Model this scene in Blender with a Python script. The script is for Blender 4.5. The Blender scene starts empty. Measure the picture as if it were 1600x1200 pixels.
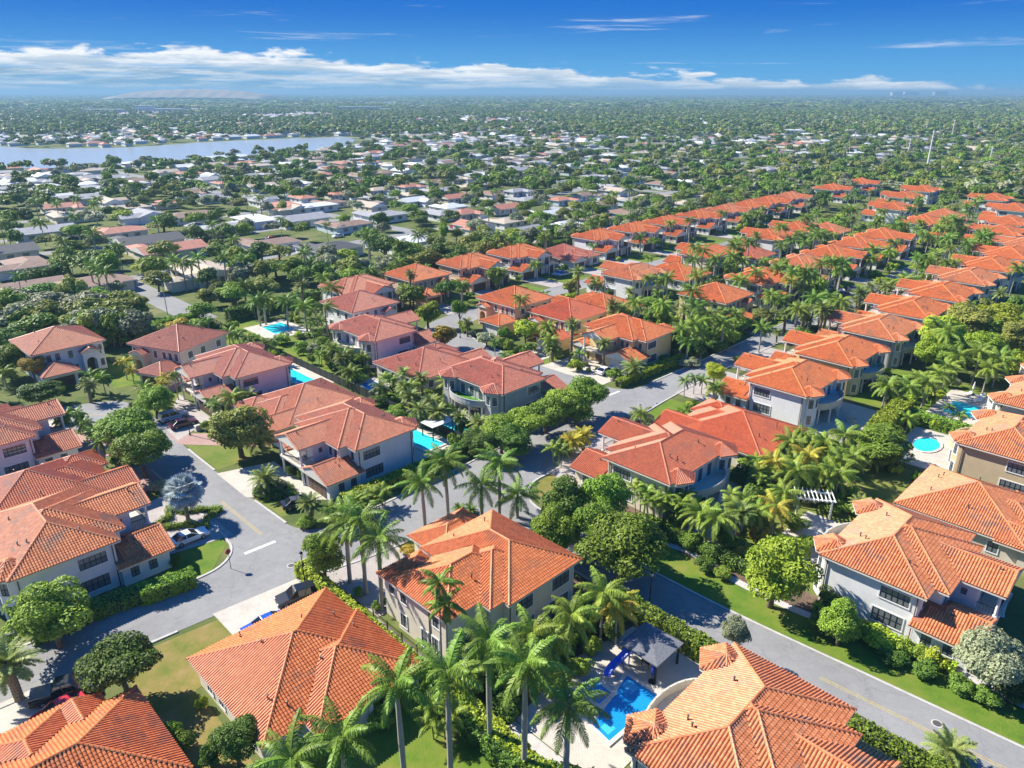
import bpy, bmesh, math, random
import numpy as np
from mathutils import Vector, Matrix

scene = bpy.context.scene
R = math.radians
# ------------------------------------------------------------------ camera
FPX, HORIZON, CAMH = 1150.0, 143.0, 55.0
PITCH = math.atan((600 - HORIZON) / FPX)
cam_data = bpy.data.cameras.new('camera')
cam_data.sensor_fit = 'HORIZONTAL'; cam_data.sensor_width = 36.0
cam_data.lens = 36.0 * FPX / 1600.0
cam_data.clip_start = 0.5; cam_data.clip_end = 60000
cam = bpy.data.objects.new('camera', cam_data)
scene.collection.objects.link(cam)
cam.location = (0, 0, CAMH); cam.rotation_euler = (R(90) - PITCH, 0, 0)
scene.camera = cam
# ------------------------------------------------------------------ light
SUN_AZ, SUN_EL = R(155), R(40)          # direction towards the sun (math angle from +X), elevation
SUN_STRENGTH, SKY_STRENGTH, EXPOSURE = 3.05, 0.15, 1.78
sd = bpy.data.lights.new('sun', 'SUN'); sd.energy = SUN_STRENGTH; sd.angle = R(0.55); sd.color = (1.0, 0.95, 0.86)
sun = bpy.data.objects.new('sun', sd); scene.collection.objects.link(sun)
to_sun = Vector((math.cos(SUN_AZ) * math.cos(SUN_EL), math.sin(SUN_AZ) * math.cos(SUN_EL), math.sin(SUN_EL)))
sun.rotation_euler = to_sun.to_track_quat('Z', 'Y').to_euler()
sun.location = to_sun * 300
scene.view_settings.view_transform = 'Standard'; scene.view_settings.look = 'None'
scene.view_settings.exposure = EXPOSURE; scene.view_settings.gamma = 1.0
scene.view_settings.use_curve_mapping = False
scene.render.engine = 'CYCLES'
scene.cycles.max_bounces = 6; scene.cycles.diffuse_bounces = 3; scene.cycles.glossy_bounces = 2
scene.cycles.transmission_bounces = 3; scene.cycles.transparent_max_bounces = 4; scene.cycles.volume_bounces = 0
scene.cycles.use_denoising = True
world = bpy.data.worlds.new('World'); scene.world = world; world.use_nodes = True
def build_world():
    nt = world.node_tree; N = nt.nodes; L = nt.links; N.clear()
    def node(t, **k):
        n = N.new(t)
        for a, b in k.items(): setattr(n, a, b)
        return n
    def math_(op, a, b=None, c=None, clamp=False):
        n = node('ShaderNodeMath', operation=op); n.use_clamp = clamp
        for i, x in enumerate((a, b, c)):
            if x is None: continue
            if isinstance(x, (int, float)): n.inputs[i].default_value = x
            else: L.new(x, n.inputs[i])
        return n.outputs[0]
    out = node('ShaderNodeOutputWorld'); bg = node('ShaderNodeBackground'); L.new(bg.outputs[0], out.inputs[0])
    sky = node('ShaderNodeTexSky', sky_type='NISHITA'); sky.sun_disc = False
    sky.sun_elevation = SUN_EL; sky.sun_rotation = R(90) - SUN_AZ
    sky.altitude = 60; sky.air_density = 0.75; sky.dust_density = 0.0; sky.ozone_density = 5.0
    tc = node('ShaderNodeTexCoord'); sep = node('ShaderNodeSeparateXYZ'); L.new(tc.outputs['Generated'], sep.inputs[0])
    X, Y, Z = sep.outputs
    az = math_('ARCTAN2', X, Y)
    el = math_('ARCSINE', Z)
    # clear winter air: deep blue, paler towards the horizon
    grad = node('ShaderNodeMix', data_type='RGBA'); grad.inputs[6].default_value = (0.17, 0.76, 1.48, 1); grad.inputs[7].default_value = (0.002, 0.30, 1.20, 1)
    gm_ = node('ShaderNodeMapRange', interpolation_type='SMOOTHSTEP'); L.new(el, gm_.inputs[0]); gm_.inputs[1].default_value = 0.005; gm_.inputs[2].default_value = 0.105
    L.new(gm_.outputs[0], grad.inputs[0])
    ns = node('ShaderNodeMix', data_type='RGBA', blend_type='ADD'); ns.inputs[0].default_value = 0.012; L.new(grad.outputs[2], ns.inputs[6]); L.new(sky.outputs[0], ns.inputs[7])
    # deeper blue overhead than at the horizon is left to the sky model; clouds are a far bank
    def noise(sx, sy, oz, scale, detail, rough=0.55, dist=0.0):
        cb = node('ShaderNodeCombineXYZ')
        L.new(math_('MULTIPLY', az, sx), cb.inputs[0]); L.new(math_('MULTIPLY', el, sy), cb.inputs[1]); cb.inputs[2].default_value = oz
        n = node('ShaderNodeTexNoise'); n.inputs['Scale'].default_value = scale; n.inputs['Detail'].default_value = detail
        n.inputs['Roughness'].default_value = rough; n.inputs['Distortion'].default_value = dist
        L.new(cb.outputs[0], n.inputs['Vector']); return n.outputs['Fac']
    def ramp(x, a, b):
        m = node('ShaderNodeMapRange', interpolation_type='SMOOTHSTEP'); L.new(x, m.inputs[0])
        m.inputs[1].default_value = a; m.inputs[2].default_value = b; return m.outputs[0]
    big = noise(3.0, 14, 3.1, 1.0, 2)
    mid = noise(14.0, 62, 7.7, 1.5, 8, 0.58, 0.2)
    # height of the bank's top edge varies along the horizon
    top = math_('MULTIPLY_ADD', big, 0.036, 0.011)          # radians
    azc = math_('MINIMUM', math_('MAXIMUM', az, -0.7), 0.7)
    top = math_('ADD', top, math_('MULTIPLY', azc, -0.034))
    under = math_('SUBTRACT', top, el)
    bank = ramp(math_('ADD', under, math_('MULTIPLY_ADD', mid, 0.050, -0.025)), -0.002, 0.006)
    holes = ramp(noise(5.0, 110, 1.3, 1.5, 6, 0.6), 0.36, 0.58)
    bank = math_('MULTIPLY', bank, math_('MAXIMUM', math_('MULTIPLY_ADD', holes, 0.55, 0.42), ramp(under, 0.022, 0.008)))
    wis = ramp(noise(2.2, 34, 11.4, 2.1, 8, 0.65, 0.6), 0.575, 0.80)
    wis = math_('MULTIPLY', wis, 0.65)
    cover = math_('MAXIMUM', bank, wis, clamp=True)
    lit = ramp(noise(9.0, 95, 7.72, 1.5, 7, 0.6, 0.2), 0.42, 0.62)
    edge = ramp(under, 0.026, 0.0)                 # upper rim of the bank is whiter, its base greyer
    lit = math_('MULTIPLY_ADD', lit, 0.55, math_('MULTIPLY', edge, 0.62), clamp=True)
    mix = node('ShaderNodeMix', data_type='RGBA')
    mix.inputs[6].default_value = (0.52, 0.88, 1.22, 1); mix.inputs[7].default_value = (1.9, 1.95, 2.02, 1)
    L.new(lit, mix.inputs[0])
    fin = node('ShaderNodeMix', data_type='RGBA')
    L.new(cover, fin.inputs[0]); L.new(ns.outputs[2], fin.inputs[6]); L.new(mix.outputs[2], fin.inputs[7])
    L.new(fin.outputs[2], bg.inputs[0]); bg.inputs[1].default_value = SKY_STRENGTH
build_world()

# ------------------------------------------------------------------ helpers
C = scene.collection
SQ = math.sqrt(0.5)
def ground(u, v, z=0.0):
    """world point at height z seen at photograph position (u, v) of 1600 x 1200"""
    c, s = math.cos(PITCH), math.sin(PITCH)
    d = (u - 800, FPX * c + (600 - v) * s, (600 - v) * c - FPX * s)
    t = (CAMH - z) / -d[2]
    return Vector((d[0] * t, d[1] * t, z))
def height_at(u, v, vt):
    g = ground(u, v); c, s = math.cos(PITCH), math.sin(PITCH)
    return CAMH + g.y * ((600 - vt) * c - FPX * s) / (FPX * c + (600 - vt) * s)
def street(p, q, z=0.0):                     # street grid of the estate, turned 45 degrees
    return Vector(((p - q) * SQ, (p + q) * SQ, z))
def tag(o, label=None, cat=None, group=None, kind=None):
    if label: o['label'] = label
    if cat: o['category'] = cat
    if group: o['group'] = group
    if kind: o['kind'] = kind
    return o
def link(o, parent=None, mat4=None):
    C.objects.link(o)
    if parent is not None: o.parent = parent
    if mat4 is not None: o.matrix_local = mat4
    return o
def empty(name, loc=(0, 0, 0), rz=0.0, scale=(1, 1, 1)):
    o = bpy.data.objects.new(name, None); o.empty_display_size = 0.5
    C.objects.link(o); o.location = loc; o.rotation_euler = (0, 0, rz); o.scale = scale
    return o
def arrays_mesh(name, V, Q, uv=None, mats=(), mi=None, smooth=False):
    """mesh from numpy verts (n,3) and faces (m,3 or 4)"""
    V = np.asarray(V, dtype=np.float32); Q = np.asarray(Q, dtype=np.int32)
    me = bpy.data.meshes.new(name); k = Q.shape[1]
    me.vertices.add(len(V)); me.vertices.foreach_set('co', V.ravel())
    me.loops.add(Q.size); me.loops.foreach_set('vertex_index', Q.ravel())
    me.polygons.add(len(Q)); me.polygons.foreach_set('loop_start', np.arange(0, Q.size, k, dtype=np.int32))
    if uv is not None:
        l = me.uv_layers.new(name='UVMap'); l.data.foreach_set('uv', np.asarray(uv, dtype=np.float32).ravel())
    for m in mats: me.materials.append(m)
    if mi is not None: me.polygons.foreach_set('material_index', np.asarray(mi, dtype=np.int32))
    me.polygons.foreach_set('use_smooth', np.full(len(Q), bool(smooth)))
    me.update(calc_edges=True); me.validate()
    return me
class MB:
    """collects boxes, prisms and tubes into one mesh"""
    def __init__(s): s.v = []; s.f = []; s.m = []
    def add(s, vs, fs, m=0):
        b = len(s.v); s.v += [tuple(v) for v in vs]
        for f in fs: s.f.append(tuple(i + b for i in f)); s.m.append(m)
    def box(s, a, b, m=0):
        x0, y0, z0 = a; x1, y1, z1 = b
        s.add([(x0,y0,z0),(x1,y0,z0),(x1,y1,z0),(x0,y1,z0),(x0,y0,z1),(x1,y0,z1),(x1,y1,z1),(x0,y1,z1)],
              [(0,3,2,1),(4,5,6,7),(0,1,5,4),(1,2,6,5),(2,3,7,6),(3,0,4,7)], m)
    def obox(s, c, ax, hx, hy, z0, z1, m=0):
        """box turned about z: centre c, x axis angle ax"""
        ca, sa = math.cos(ax), math.sin(ax); P = []
        for z in (z0, z1):
            for sx, sy in ((-1,-1),(1,-1),(1,1),(-1,1)):
                P.append((c[0] + ca*hx*sx - sa*hy*sy, c[1] + sa*hx*sx + ca*hy*sy, z))
        s.add(P, [(0,3,2,1),(4,5,6,7),(0,1,5,4),(1,2,6,5),(2,3,7,6),(3,0,4,7)], m)
    def prism(s, poly, z0, z1, m=0, top=True, bottom=True):
        n = len(poly); P = [(x, y, z0) for x, y in poly] + [(x, y, z1) for x, y in poly]
        F = [(i, (i+1) % n, n + (i+1) % n, n + i) for i in range(n)]
        if top: F.append(tuple(range(n, 2*n)))
        if bottom: F.append(tuple(reversed(range(n))))
        s.add(P, F, m)
    def tube(s, pts, rad, n=8, m=0, cap=True):
        pts = [Vector(p) for p in pts]; k = len(pts)
        rad = rad if isinstance(rad, (list, tuple)) else [rad] * k
        P = []; up = Vector((0, 0, 1))
        for i, p in enumerate(pts):
            d = (pts[min(i+1, k-1)] - pts[max(i-1, 0)]).normalized()
            a = d.cross(up if abs(d.z) < 0.95 else Vector((1, 0, 0))).normalized(); b = d.cross(a)
            for j in range(n):
                t = 2*math.pi*j/n; P.append(p + (a*math.cos(t) + b*math.sin(t)) * rad[i])
        F = [(i*n+j, i*n+(j+1) % n, (i+1)*n+(j+1) % n, (i+1)*n+j) for i in range(k-1) for j in range(n)]
        if cap: F += [tuple(reversed(range(n))), tuple(range((k-1)*n, k*n))]
        s.add(P, F, m)
    def lathe(s, prof, n=12, m=0, c=(0, 0)):
        k = len(prof); P = []
        for r, z in prof:
            for j in range(n):
                t = 2*math.pi*j/n; P.append((c[0] + r*math.cos(t), c[1] + r*math.sin(t), z))
        F = [(i*n+j, i*n+(j+1) % n, (i+1)*n+(j+1) % n, (i+1)*n+j) for i in range(k-1) for j in range(n)]
        F += [tuple(reversed(range(n))), tuple(range((k-1)*n, k*n))]
        s.add(P, F, m)
    def mesh(s, name, mats, smooth=False):
        me = bpy.data.meshes.new(name); me.from_pydata(s.v, [], s.f)
        for m in (mats if isinstance(mats, (list, tuple)) else [mats]): me.materials.append(m)
        me.polygons.foreach_set('material_index', s.m)
        if smooth: me.polygons.foreach_set('use_smooth', [True] * len(me.polygons))
        me.update(); return me
    def build(s, name, mats, parent=None, smooth=False, mat4=None):
        o = bpy.data.objects.new(name, s.mesh(name, mats, smooth)); return link(o, parent, mat4)
def structure(name, me):
    o = bpy.data.objects.new(name, me); C.objects.link(o); o['kind'] = 'structure'; return o
# ------------------------------------------------------------------ materials
def new_mat(name):
    m = bpy.data.materials.new(name); m.use_nodes = True
    nt = m.node_tree; b = nt.nodes['Principled BSDF']; return m, nt, b
def rgba(c): return (c[0], c[1], c[2], 1.0)
def plain(name, c, rough=0.6, metal=0.0, var=0.12, scale=3.0, bump=0.0, bscale=30.0, spec=0.5, c2=None, detail=4, coords='Object'):
    m, nt, b = new_mat(name); N, L = nt.nodes, nt.links
    b.inputs['Roughness'].default_value = rough; b.inputs['Metallic'].default_value = metal
    b.inputs['Specular IOR Level'].default_value = spec
    if var or c2:
        tc = N.new('ShaderNodeTexCoord'); n = N.new('ShaderNodeTexNoise'); L.new(tc.outputs[coords], n.inputs['Vector'])
        n.inputs['Scale'].default_value = scale; n.inputs['Detail'].default_value = detail; n.inputs['Roughness'].default_value = 0.65
        r = N.new('ShaderNodeValToRGB'); L.new(n.outputs['Fac'], r.inputs[0])
        r.color_ramp.elements[0].position = 0.33; r.color_ramp.elements[1].position = 0.68
        a = c2 if c2 else tuple(x * (1 - var) for x in c)
        r.color_ramp.elements[0].color = rgba(a); r.color_ramp.elements[1].color = rgba(tuple(min(1, x * (1 + var * 0.6)) for x in c))
        L.new(r.outputs[0], b.inputs['Base Color'])
        if bump:
            n2 = N.new('ShaderNodeTexNoise'); n2.inputs['Scale'].default_value = bscale; n2.inputs['Detail'].default_value = 3
            L.new(tc.outputs[coords], n2.inputs['Vector'])
            bp = N.new('ShaderNodeBump'); bp.inputs['Strength'].default_value = bump; bp.inputs['Distance'].default_value = 0.05
            L.new(n2.outputs['Fac'], bp.inputs['Height']); L.new(bp.outputs[0], b.inputs['Normal'])
    else: b.inputs['Base Color'].default_value = rgba(c)
    return m
def tile_mat(name, c1, c2, stain, stain_amt):
    """clay roof tiles: every tile carries one UV point, so each gets its own tone"""
    m, nt, b = new_mat(name); N, L = nt.nodes, nt.links
    uv = N.new('ShaderNodeUVMap'); wn = N.new('ShaderNodeTexWhiteNoise'); wn.noise_dimensions = '2D'
    L.new(uv.outputs[0], wn.inputs['Vector'])
    mx = N.new('ShaderNodeMix'); mx.data_type = 'RGBA'; L.new(wn.outputs['Value'], mx.inputs[0])
    mx.inputs[6].default_value = rgba(c1); mx.inputs[7].default_value = rgba(c2)
    mp = N.new('ShaderNodeVectorMath'); mp.operation = 'MULTIPLY'; L.new(uv.outputs[0], mp.inputs[0]); mp.inputs[1].default_value = (0.075, 0.16, 1)
    oi = N.new('ShaderNodeObjectInfo'); sc = N.new('ShaderNodeMath'); sc.operation = 'MULTIPLY'; sc.inputs[1].default_value = 57.0
    L.new(oi.outputs['Random'], sc.inputs[0])
    av = N.new('ShaderNodeVectorMath'); av.operation = 'ADD'; L.new(mp.outputs[0], av.inputs[0]); L.new(sc.outputs[0], av.inputs[1])
    n = N.new('ShaderNodeTexNoise'); n.inputs['Scale'].default_value = 1.0; n.inputs['Detail'].default_value = 5; n.inputs['Roughness'].default_value = 0.75
    L.new(av.outputs[0], n.inputs['Vector'])
    rp = N.new('ShaderNodeMapRange'); L.new(n.outputs['Fac'], rp.inputs[0]); rp.inputs[1].default_value = 0.53; rp.inputs[2].default_value = 0.66
    rp.inputs[4].default_value = stain_amt
    m2 = N.new('ShaderNodeMix'); m2.data_type = 'RGBA'; L.new(rp.outputs[0], m2.inputs[0]); L.new(mx.outputs[2], m2.inputs[6]); m2.inputs[7].default_value = rgba(stain)
    L.new(m2.outputs[2], b.inputs['Base Color'])
    b.inputs['Roughness'].default_value = 0.5; b.inputs['Specular IOR Level'].default_value = 0.35
    return m
DECK = None
TILE = {
 'orange': tile_mat('tile_orange', (0.53, 0.135, 0.038), (0.70, 0.235, 0.078), (0.25, 0.12, 0.075), 0.6),
 'clay':   tile_mat('tile_clay', (0.50, 0.155, 0.054), (0.70, 0.275, 0.118), (0.27, 0.17, 0.12), 0.85),
 'red':    tile_mat('tile_red', (0.50, 0.105, 0.040), (0.63, 0.165, 0.068), (0.25, 0.10, 0.07), 0.40),
 'rust':   tile_mat('tile_rust', (0.44, 0.115, 0.055), (0.56, 0.175, 0.080), (0.23, 0.13, 0.10), 0.60),
 'pink':   tile_mat('tile_pink', (0.40, 0.120, 0.070), (0.56, 0.200, 0.120), (0.30, 0.16, 0.13), 0.50),
 'salmon': tile_mat('tile_salmon', (0.44, 0.140, 0.070), (0.63, 0.235, 0.120), (0.33, 0.18, 0.13), 0.50),
}
WALL = {k: plain('stucco_' + k, c, 0.85, var=0.07, scale=0.7, bump=0.15, bscale=25) for k, c in {
 'white': (0.76, 0.75, 0.73), 'cream': (0.70, 0.63, 0.50), 'tan': (0.52, 0.41, 0.25), 'yellow': (0.74, 0.58, 0.28), 'grey': (0.42, 0.42, 0.41),
 'pinkwhite': (0.74, 0.66, 0.64), 'peach': (0.70, 0.46, 0.30), 'beige': (0.62, 0.55, 0.43), 'blue': (0.55, 0.63, 0.68)}.items()}
DECK = plain('roof_deck', (0.36, 0.12, 0.055), 0.8, var=0.15)
TRIM = plain('trim_white', (0.78, 0.77, 0.74), 0.6, var=0.05)
SOFFIT = plain('fascia_cream', (0.70, 0.66, 0.58), 0.6, var=0.05)
DARKTRIM = plain('gutter_brown', (0.10, 0.07, 0.055), 0.5, var=0.1)
IRON = plain('dark_iron', (0.025, 0.025, 0.028), 0.45, metal=0.6, var=0.0)
STONE = plain('balcony_stone', (0.55, 0.50, 0.42), 0.8, var=0.12)
WOOD = plain('garage_wood', (0.10, 0.055, 0.035), 0.5, var=0.25, scale=8)
GARAGEW = plain('garage_white', (0.66, 0.64, 0.60), 0.5, var=0.05)
def glass_mat(name, c, rough=0.06):
    m, nt, b = new_mat(name); b.inputs['Base Color'].default_value = rgba(c); b.inputs['Roughness'].default_value = rough
    b.inputs['Specular IOR Level'].default_value = 0.7; return m
GLASS = glass_mat('window_glass', (0.15, 0.17, 0.185)); CARGLASS = glass_mat('car_glass', (0.012, 0.014, 0.018), 0.03)
def leaf_mat(name, c1, c2, trans=0.22, rough=0.5, hue=0.0):
    m, nt, b = new_mat(name); N, L = nt.nodes, nt.links
    g = N.new('ShaderNodeNewGeometry'); oi = N.new('ShaderNodeObjectInfo')
    mx = N.new('ShaderNodeMix'); mx.data_type = 'RGBA'; L.new(g.outputs['Random Per Island'], mx.inputs[0])
    mx.inputs[6].default_value = rgba(c1); mx.inputs[7].default_value = rgba(c2)
    hs = N.new('ShaderNodeHueSaturation'); L.new(mx.outputs[2], hs.inputs['Color'])
    a = N.new('ShaderNodeMapRange'); L.new(oi.outputs['Random'], a.inputs[0]); a.inputs[3].default_value = 0.70; a.inputs[4].default_value = 1.30
    L.new(a.outputs[0], hs.inputs['Value'])
    mm = N.new('ShaderNodeMath'); mm.operation = 'MULTIPLY'; mm.inputs[1].default_value = 7.13; L.new(oi.outputs['Random'], mm.inputs[0])
    fr = N.new('ShaderNodeMath'); fr.operation = 'FRACT'; L.new(mm.outputs[0], fr.inputs[0])
    h = N.new('ShaderNodeMapRange'); L.new(fr.outputs[0], h.inputs[0]); h.inputs[3].default_value = 0.483 + hue; h.inputs[4].default_value = 0.513 + hue
    L.new(h.outputs[0], hs.inputs['Hue'])
    L.new(hs.outputs[0], b.inputs['Base Color']); b.inputs['Roughness'].default_value = rough; b.inputs['Specular IOR Level'].default_value = 0.18
    tr = N.new('ShaderNodeBsdfTranslucent'); L.new(hs.outputs[0], tr.inputs[0])
    ms = N.new('ShaderNodeMixShader'); ms.inputs[0].default_value = trans
    L.new(b.outputs[0], ms.inputs[1]); L.new(tr.outputs[0], ms.inputs[2])
    L.new(ms.outputs[0], N['Material Output'].inputs[0]); return m
LEAF = {
 'green': leaf_mat('leaf_green', (0.132, 0.230, 0.023), (0.276, 0.391, 0.046)),
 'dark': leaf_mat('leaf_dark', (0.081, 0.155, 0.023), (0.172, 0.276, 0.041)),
 'olive': leaf_mat('leaf_olive', (0.184, 0.218, 0.041), (0.333, 0.356, 0.071)),
 'lime': leaf_mat('leaf_lime', (0.247, 0.356, 0.025), (0.448, 0.540, 0.052)),
 'grey': leaf_mat('leaf_grey', (0.230, 0.259, 0.138), (0.368, 0.385, 0.218)),
 'amber': leaf_mat('leaf_amber', (0.356, 0.253, 0.030), (0.494, 0.391, 0.052)),
 'royal': leaf_mat('frond_royal', (0.121, 0.218, 0.030), (0.230, 0.356, 0.052), 0.2, 0.45),
 'coco': leaf_mat('frond_coco', (0.149, 0.241, 0.030), (0.299, 0.385, 0.055), 0.22, 0.45),
 'date': leaf_mat('frond_date', (0.172, 0.236, 0.057), (0.310, 0.362, 0.098), 0.2, 0.5),
 'gold': leaf_mat('frond_gold', (0.380, 0.356, 0.041), (0.575, 0.494, 0.069), 0.25, 0.5),
 'silver': leaf_mat('frond_silver', (0.46, 0.53, 0.52), (0.60, 0.65, 0.64), 0.2, 0.5),
 'far': leaf_mat('leaf_far', (0.121, 0.178, 0.037), (0.241, 0.299, 0.071), 0.2),
}
BARK = plain('bark', (0.16, 0.12, 0.085), 0.9, var=0.35, scale=6, bump=0.5, bscale=20)
PALMBARK = plain('palm_bark', (0.36, 0.33, 0.28), 0.85, var=0.18, scale=4, bump=0.2)
ROUGHBARK = plain('rough_palm_bark', (0.20, 0.155, 0.105), 0.9, var=0.3, scale=9, bump=0.6)
SHAFT = plain('crownshaft', (0.13, 0.22, 0.05), 0.45, var=0.1)
def asphalt_mat():
    m, nt, b = new_mat('asphalt'); N, L = nt.nodes, nt.links; tc = N.new('ShaderNodeTexCoord')
    def nz(scale, detail, rough=0.6, stretch=None):
        n = N.new('ShaderNodeTexNoise'); n.inputs['Scale'].default_value = scale; n.inputs['Detail'].default_value = detail; n.inputs['Roughness'].default_value = rough; L.new(tc.outputs['Object'], n.inputs['Vector']); return n.outputs['Fac']
    def mr(x, a, c, lo, hi):
        r = N.new('ShaderNodeMapRange'); L.new(x, r.inputs[0]); r.inputs[1].default_value = a; r.inputs[2].default_value = c; r.inputs[3].default_value = lo; r.inputs[4].default_value = hi; return r.outputs[0]
    def mul(x, y):
        k = N.new('ShaderNodeMath'); k.operation = 'MULTIPLY'; L.new(x, k.inputs[0]); L.new(y, k.inputs[1]); return k.outputs[0]
    v = mul(mul(mr(nz(0.09, 5), 0.3, 0.7, 0.84, 1.12), mr(nz(0.9, 8, 0.75), 0.3, 0.7, 0.88, 1.08)), mr(nz(14, 3), 0.3, 0.7, 0.90, 1.08))
    w = N.new('ShaderNodeTexVoronoi'); w.feature = 'DISTANCE_TO_EDGE'; w.inputs['Scale'].default_value = 0.16; dv = N.new('ShaderNodeVectorMath'); dv.operation = 'ADD'; sc = N.new('ShaderNodeVectorMath'); sc.operation = 'SCALE'; sc.inputs[3].default_value = 2.5
    n3 = N.new('ShaderNodeTexNoise'); n3.inputs['Scale'].default_value = 0.8; n3.inputs['Detail'].default_value = 5; L.new(tc.outputs['Object'], n3.inputs['Vector']); L.new(n3.outputs['Color'], sc.inputs[0]); L.new(tc.outputs['Object'], dv.inputs[0]); L.new(sc.outputs[0], dv.inputs[1]); L.new(dv.outputs[0], w.inputs['Vector'])
    v = mul(v, mr(w.outputs['Distance'], 0.0, 0.012, 0.80, 1.0))
    c = N.new('ShaderNodeMix'); c.data_type = 'RGBA'; c.blend_type = 'MULTIPLY'; c.inputs[0].default_value = 1.0; c.inputs[6].default_value = (0.250, 0.246, 0.238, 1); L.new(v, c.inputs[7]); L.new(c.outputs[2], b.inputs['Base Color']); b.inputs['Roughness'].default_value = 0.9; b.inputs['Specular IOR Level'].default_value = 0.25
    return m
ASPHALT = asphalt_mat()
KERB = plain('kerb_concrete', (0.44, 0.42, 0.38), 0.85, var=0.14, scale=1.5)
CONC = plain('concrete', (0.47, 0.44, 0.40), 0.85, var=0.15, scale=0.8, bump=0.1)
def paver_mat(name, c1, c2, mortar, sc):
    m, nt, b = new_mat(name); N, L = nt.nodes, nt.links
    tc = N.new('ShaderNodeTexCoord'); mp = N.new('ShaderNodeMapping'); mp.inputs['Rotation'].default_value = (0, 0, R(45)); mp.inputs['Scale'].default_value = (sc, sc, sc)
    L.new(tc.outputs['Object'], mp.inputs[0])
    br = N.new('ShaderNodeTexBrick'); L.new(mp.outputs[0], br.inputs['Vector']); br.inputs['Color1'].default_value = rgba(c1); br.inputs['Color2'].default_value = rgba(c2)
    br.inputs['Mortar'].default_value = rgba(mortar); br.inputs['Mortar Size'].default_value = 0.02; br.inputs['Scale'].default_value = 1.0
    n = N.new('ShaderNodeTexNoise'); n.inputs['Scale'].default_value = 0.5; n.inputs['Detail'].default_value = 6; L.new(tc.outputs['Object'], n.inputs['Vector'])
    mx = N.new('ShaderNodeMix'); mx.data_type = 'RGBA'; mx.blend_type = 'MULTIPLY'; mx.inputs[0].default_value = 0.6
    rp = N.new('ShaderNodeMapRange'); L.new(n.outputs['Fac'], rp.inputs[0]); rp.inputs[1].default_value = 0.3; rp.inputs[2].default_value = 0.7; rp.inputs[3].default_value = 0.7
    L.new(br.outputs['Color'], mx.inputs[6]); L.new(rp.outputs[0], mx.inputs[7]); L.new(mx.outputs[2], b.inputs['Base Color']); b.inputs['Roughness'].default_value = 0.85
    return m
PAVER = paver_mat('pavers_grey', (0.46, 0.40, 0.36), (0.38, 0.34, 0.31), (0.26, 0.23, 0.21), 2.2)
PAVERPINK = paver_mat('pavers_pink', (0.46, 0.27, 0.22), (0.38, 0.23, 0.19), (0.25, 0.17, 0.14), 2.2)
PAVERPALE = paver_mat('pavers_pale', (0.58, 0.53, 0.44), (0.52, 0.47, 0.39), (0.36, 0.32, 0.27), 1.4)
def grass_mat(name, cols, scale=0.12):
    m, nt, b = new_mat(name); N, L = nt.nodes, nt.links
    tc = N.new('ShaderNodeTexCoord'); n = N.new('ShaderNodeTexNoise'); n.inputs['Scale'].default_value = scale; n.inputs['Detail'].default_value = 9; n.inputs['Roughness'].default_value = 0.7
    L.new(tc.outputs['Object'], n.inputs['Vector']); r = N.new('ShaderNodeValToRGB'); L.new(n.outputs['Fac'], r.inputs[0])
    e = r.color_ramp.elements; e[0].position = 0.30; e[1].position = 0.72; e[0].color = rgba(cols[0]); e[1].color = rgba(cols[-1])
    for i, c in enumerate(cols[1:-1]):
        x = e.new(0.30 + 0.42 * (i + 1) / (len(cols) - 1)); x.color = rgba(c)
    L.new(r.outputs[0], b.inputs['Base Color']); b.inputs['Roughness'].default_value = 0.9; b.inputs['Specular IOR Level'].default_value = 0.15
    n2 = N.new('ShaderNodeTexNoise'); n2.inputs['Scale'].default_value = 6; n2.inputs['Detail'].default_value = 4; L.new(tc.outputs['Object'], n2.inputs['Vector'])
    bp = N.new('ShaderNodeBump'); bp.inputs['Strength'].default_value = 0.5; bp.inputs['Distance'].default_value = 0.08; L.new(n2.outputs['Fac'], bp.inputs['Height']); L.new(bp.outputs[0], b.inputs['Normal'])
    return m
GRASS = {'base': grass_mat('ground_cover', [(0.05, 0.070, 0.022), (0.085, 0.115, 0.028), (0.13, 0.145, 0.045), (0.23, 0.19, 0.11)], 0.09),
 'bright': grass_mat('lawn_bright', [(0.065, 0.125, 0.014), (0.105, 0.175, 0.018), (0.160, 0.190, 0.028), (0.235, 0.190, 0.060)], 0.24),
 'dry': grass_mat('lawn_dry', [(0.10, 0.14, 0.022), (0.17, 0.165, 0.035), (0.25, 0.185, 0.065), (0.30, 0.21, 0.095)], 0.3),
 'mixed': grass_mat('lawn_mixed', [(0.085, 0.145, 0.020), (0.150, 0.180, 0.035), (0.23, 0.19, 0.065)], 0.2),
 'turf': grass_mat('artificial_turf', [(0.07, 0.18, 0.02), (0.09, 0.22, 0.025)], 0.6)}
MULCH = plain('mulch', (0.13, 0.085, 0.055), 0.95, var=0.35, scale=1.2, bump=0.3)
YELLOW = plain('road_paint_yellow', (0.42, 0.33, 0.13), 0.8, var=0.25, scale=4)
WHITEPAINT = plain('road_paint_white', (0.62, 0.61, 0.58), 0.8, var=0.2, scale=4)
def water_mat(name, c, rough=0.04, bump=0.15, scale=2.0):
    m, nt, b = new_mat(name); N, L = nt.nodes, nt.links
    b.inputs['Base Color'].default_value = rgba(c); b.inputs['Roughness'].default_value = rough; b.inputs['IOR'].default_value = 1.33
    tc = N.new('ShaderNodeTexCoord'); n = N.new('ShaderNodeTexNoise'); n.inputs['Scale'].default_value = scale; n.inputs['Detail'].default_value = 3
    L.new(tc.outputs['Object'], n.inputs['Vector']); bp = N.new('ShaderNodeBump'); bp.inputs['Strength'].default_value = bump; bp.inputs['Distance'].default_value = 0.1
    L.new(n.outputs['Fac'], bp.inputs['Height']); L.new(bp.outputs[0], b.inputs['Normal']); return m
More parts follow.
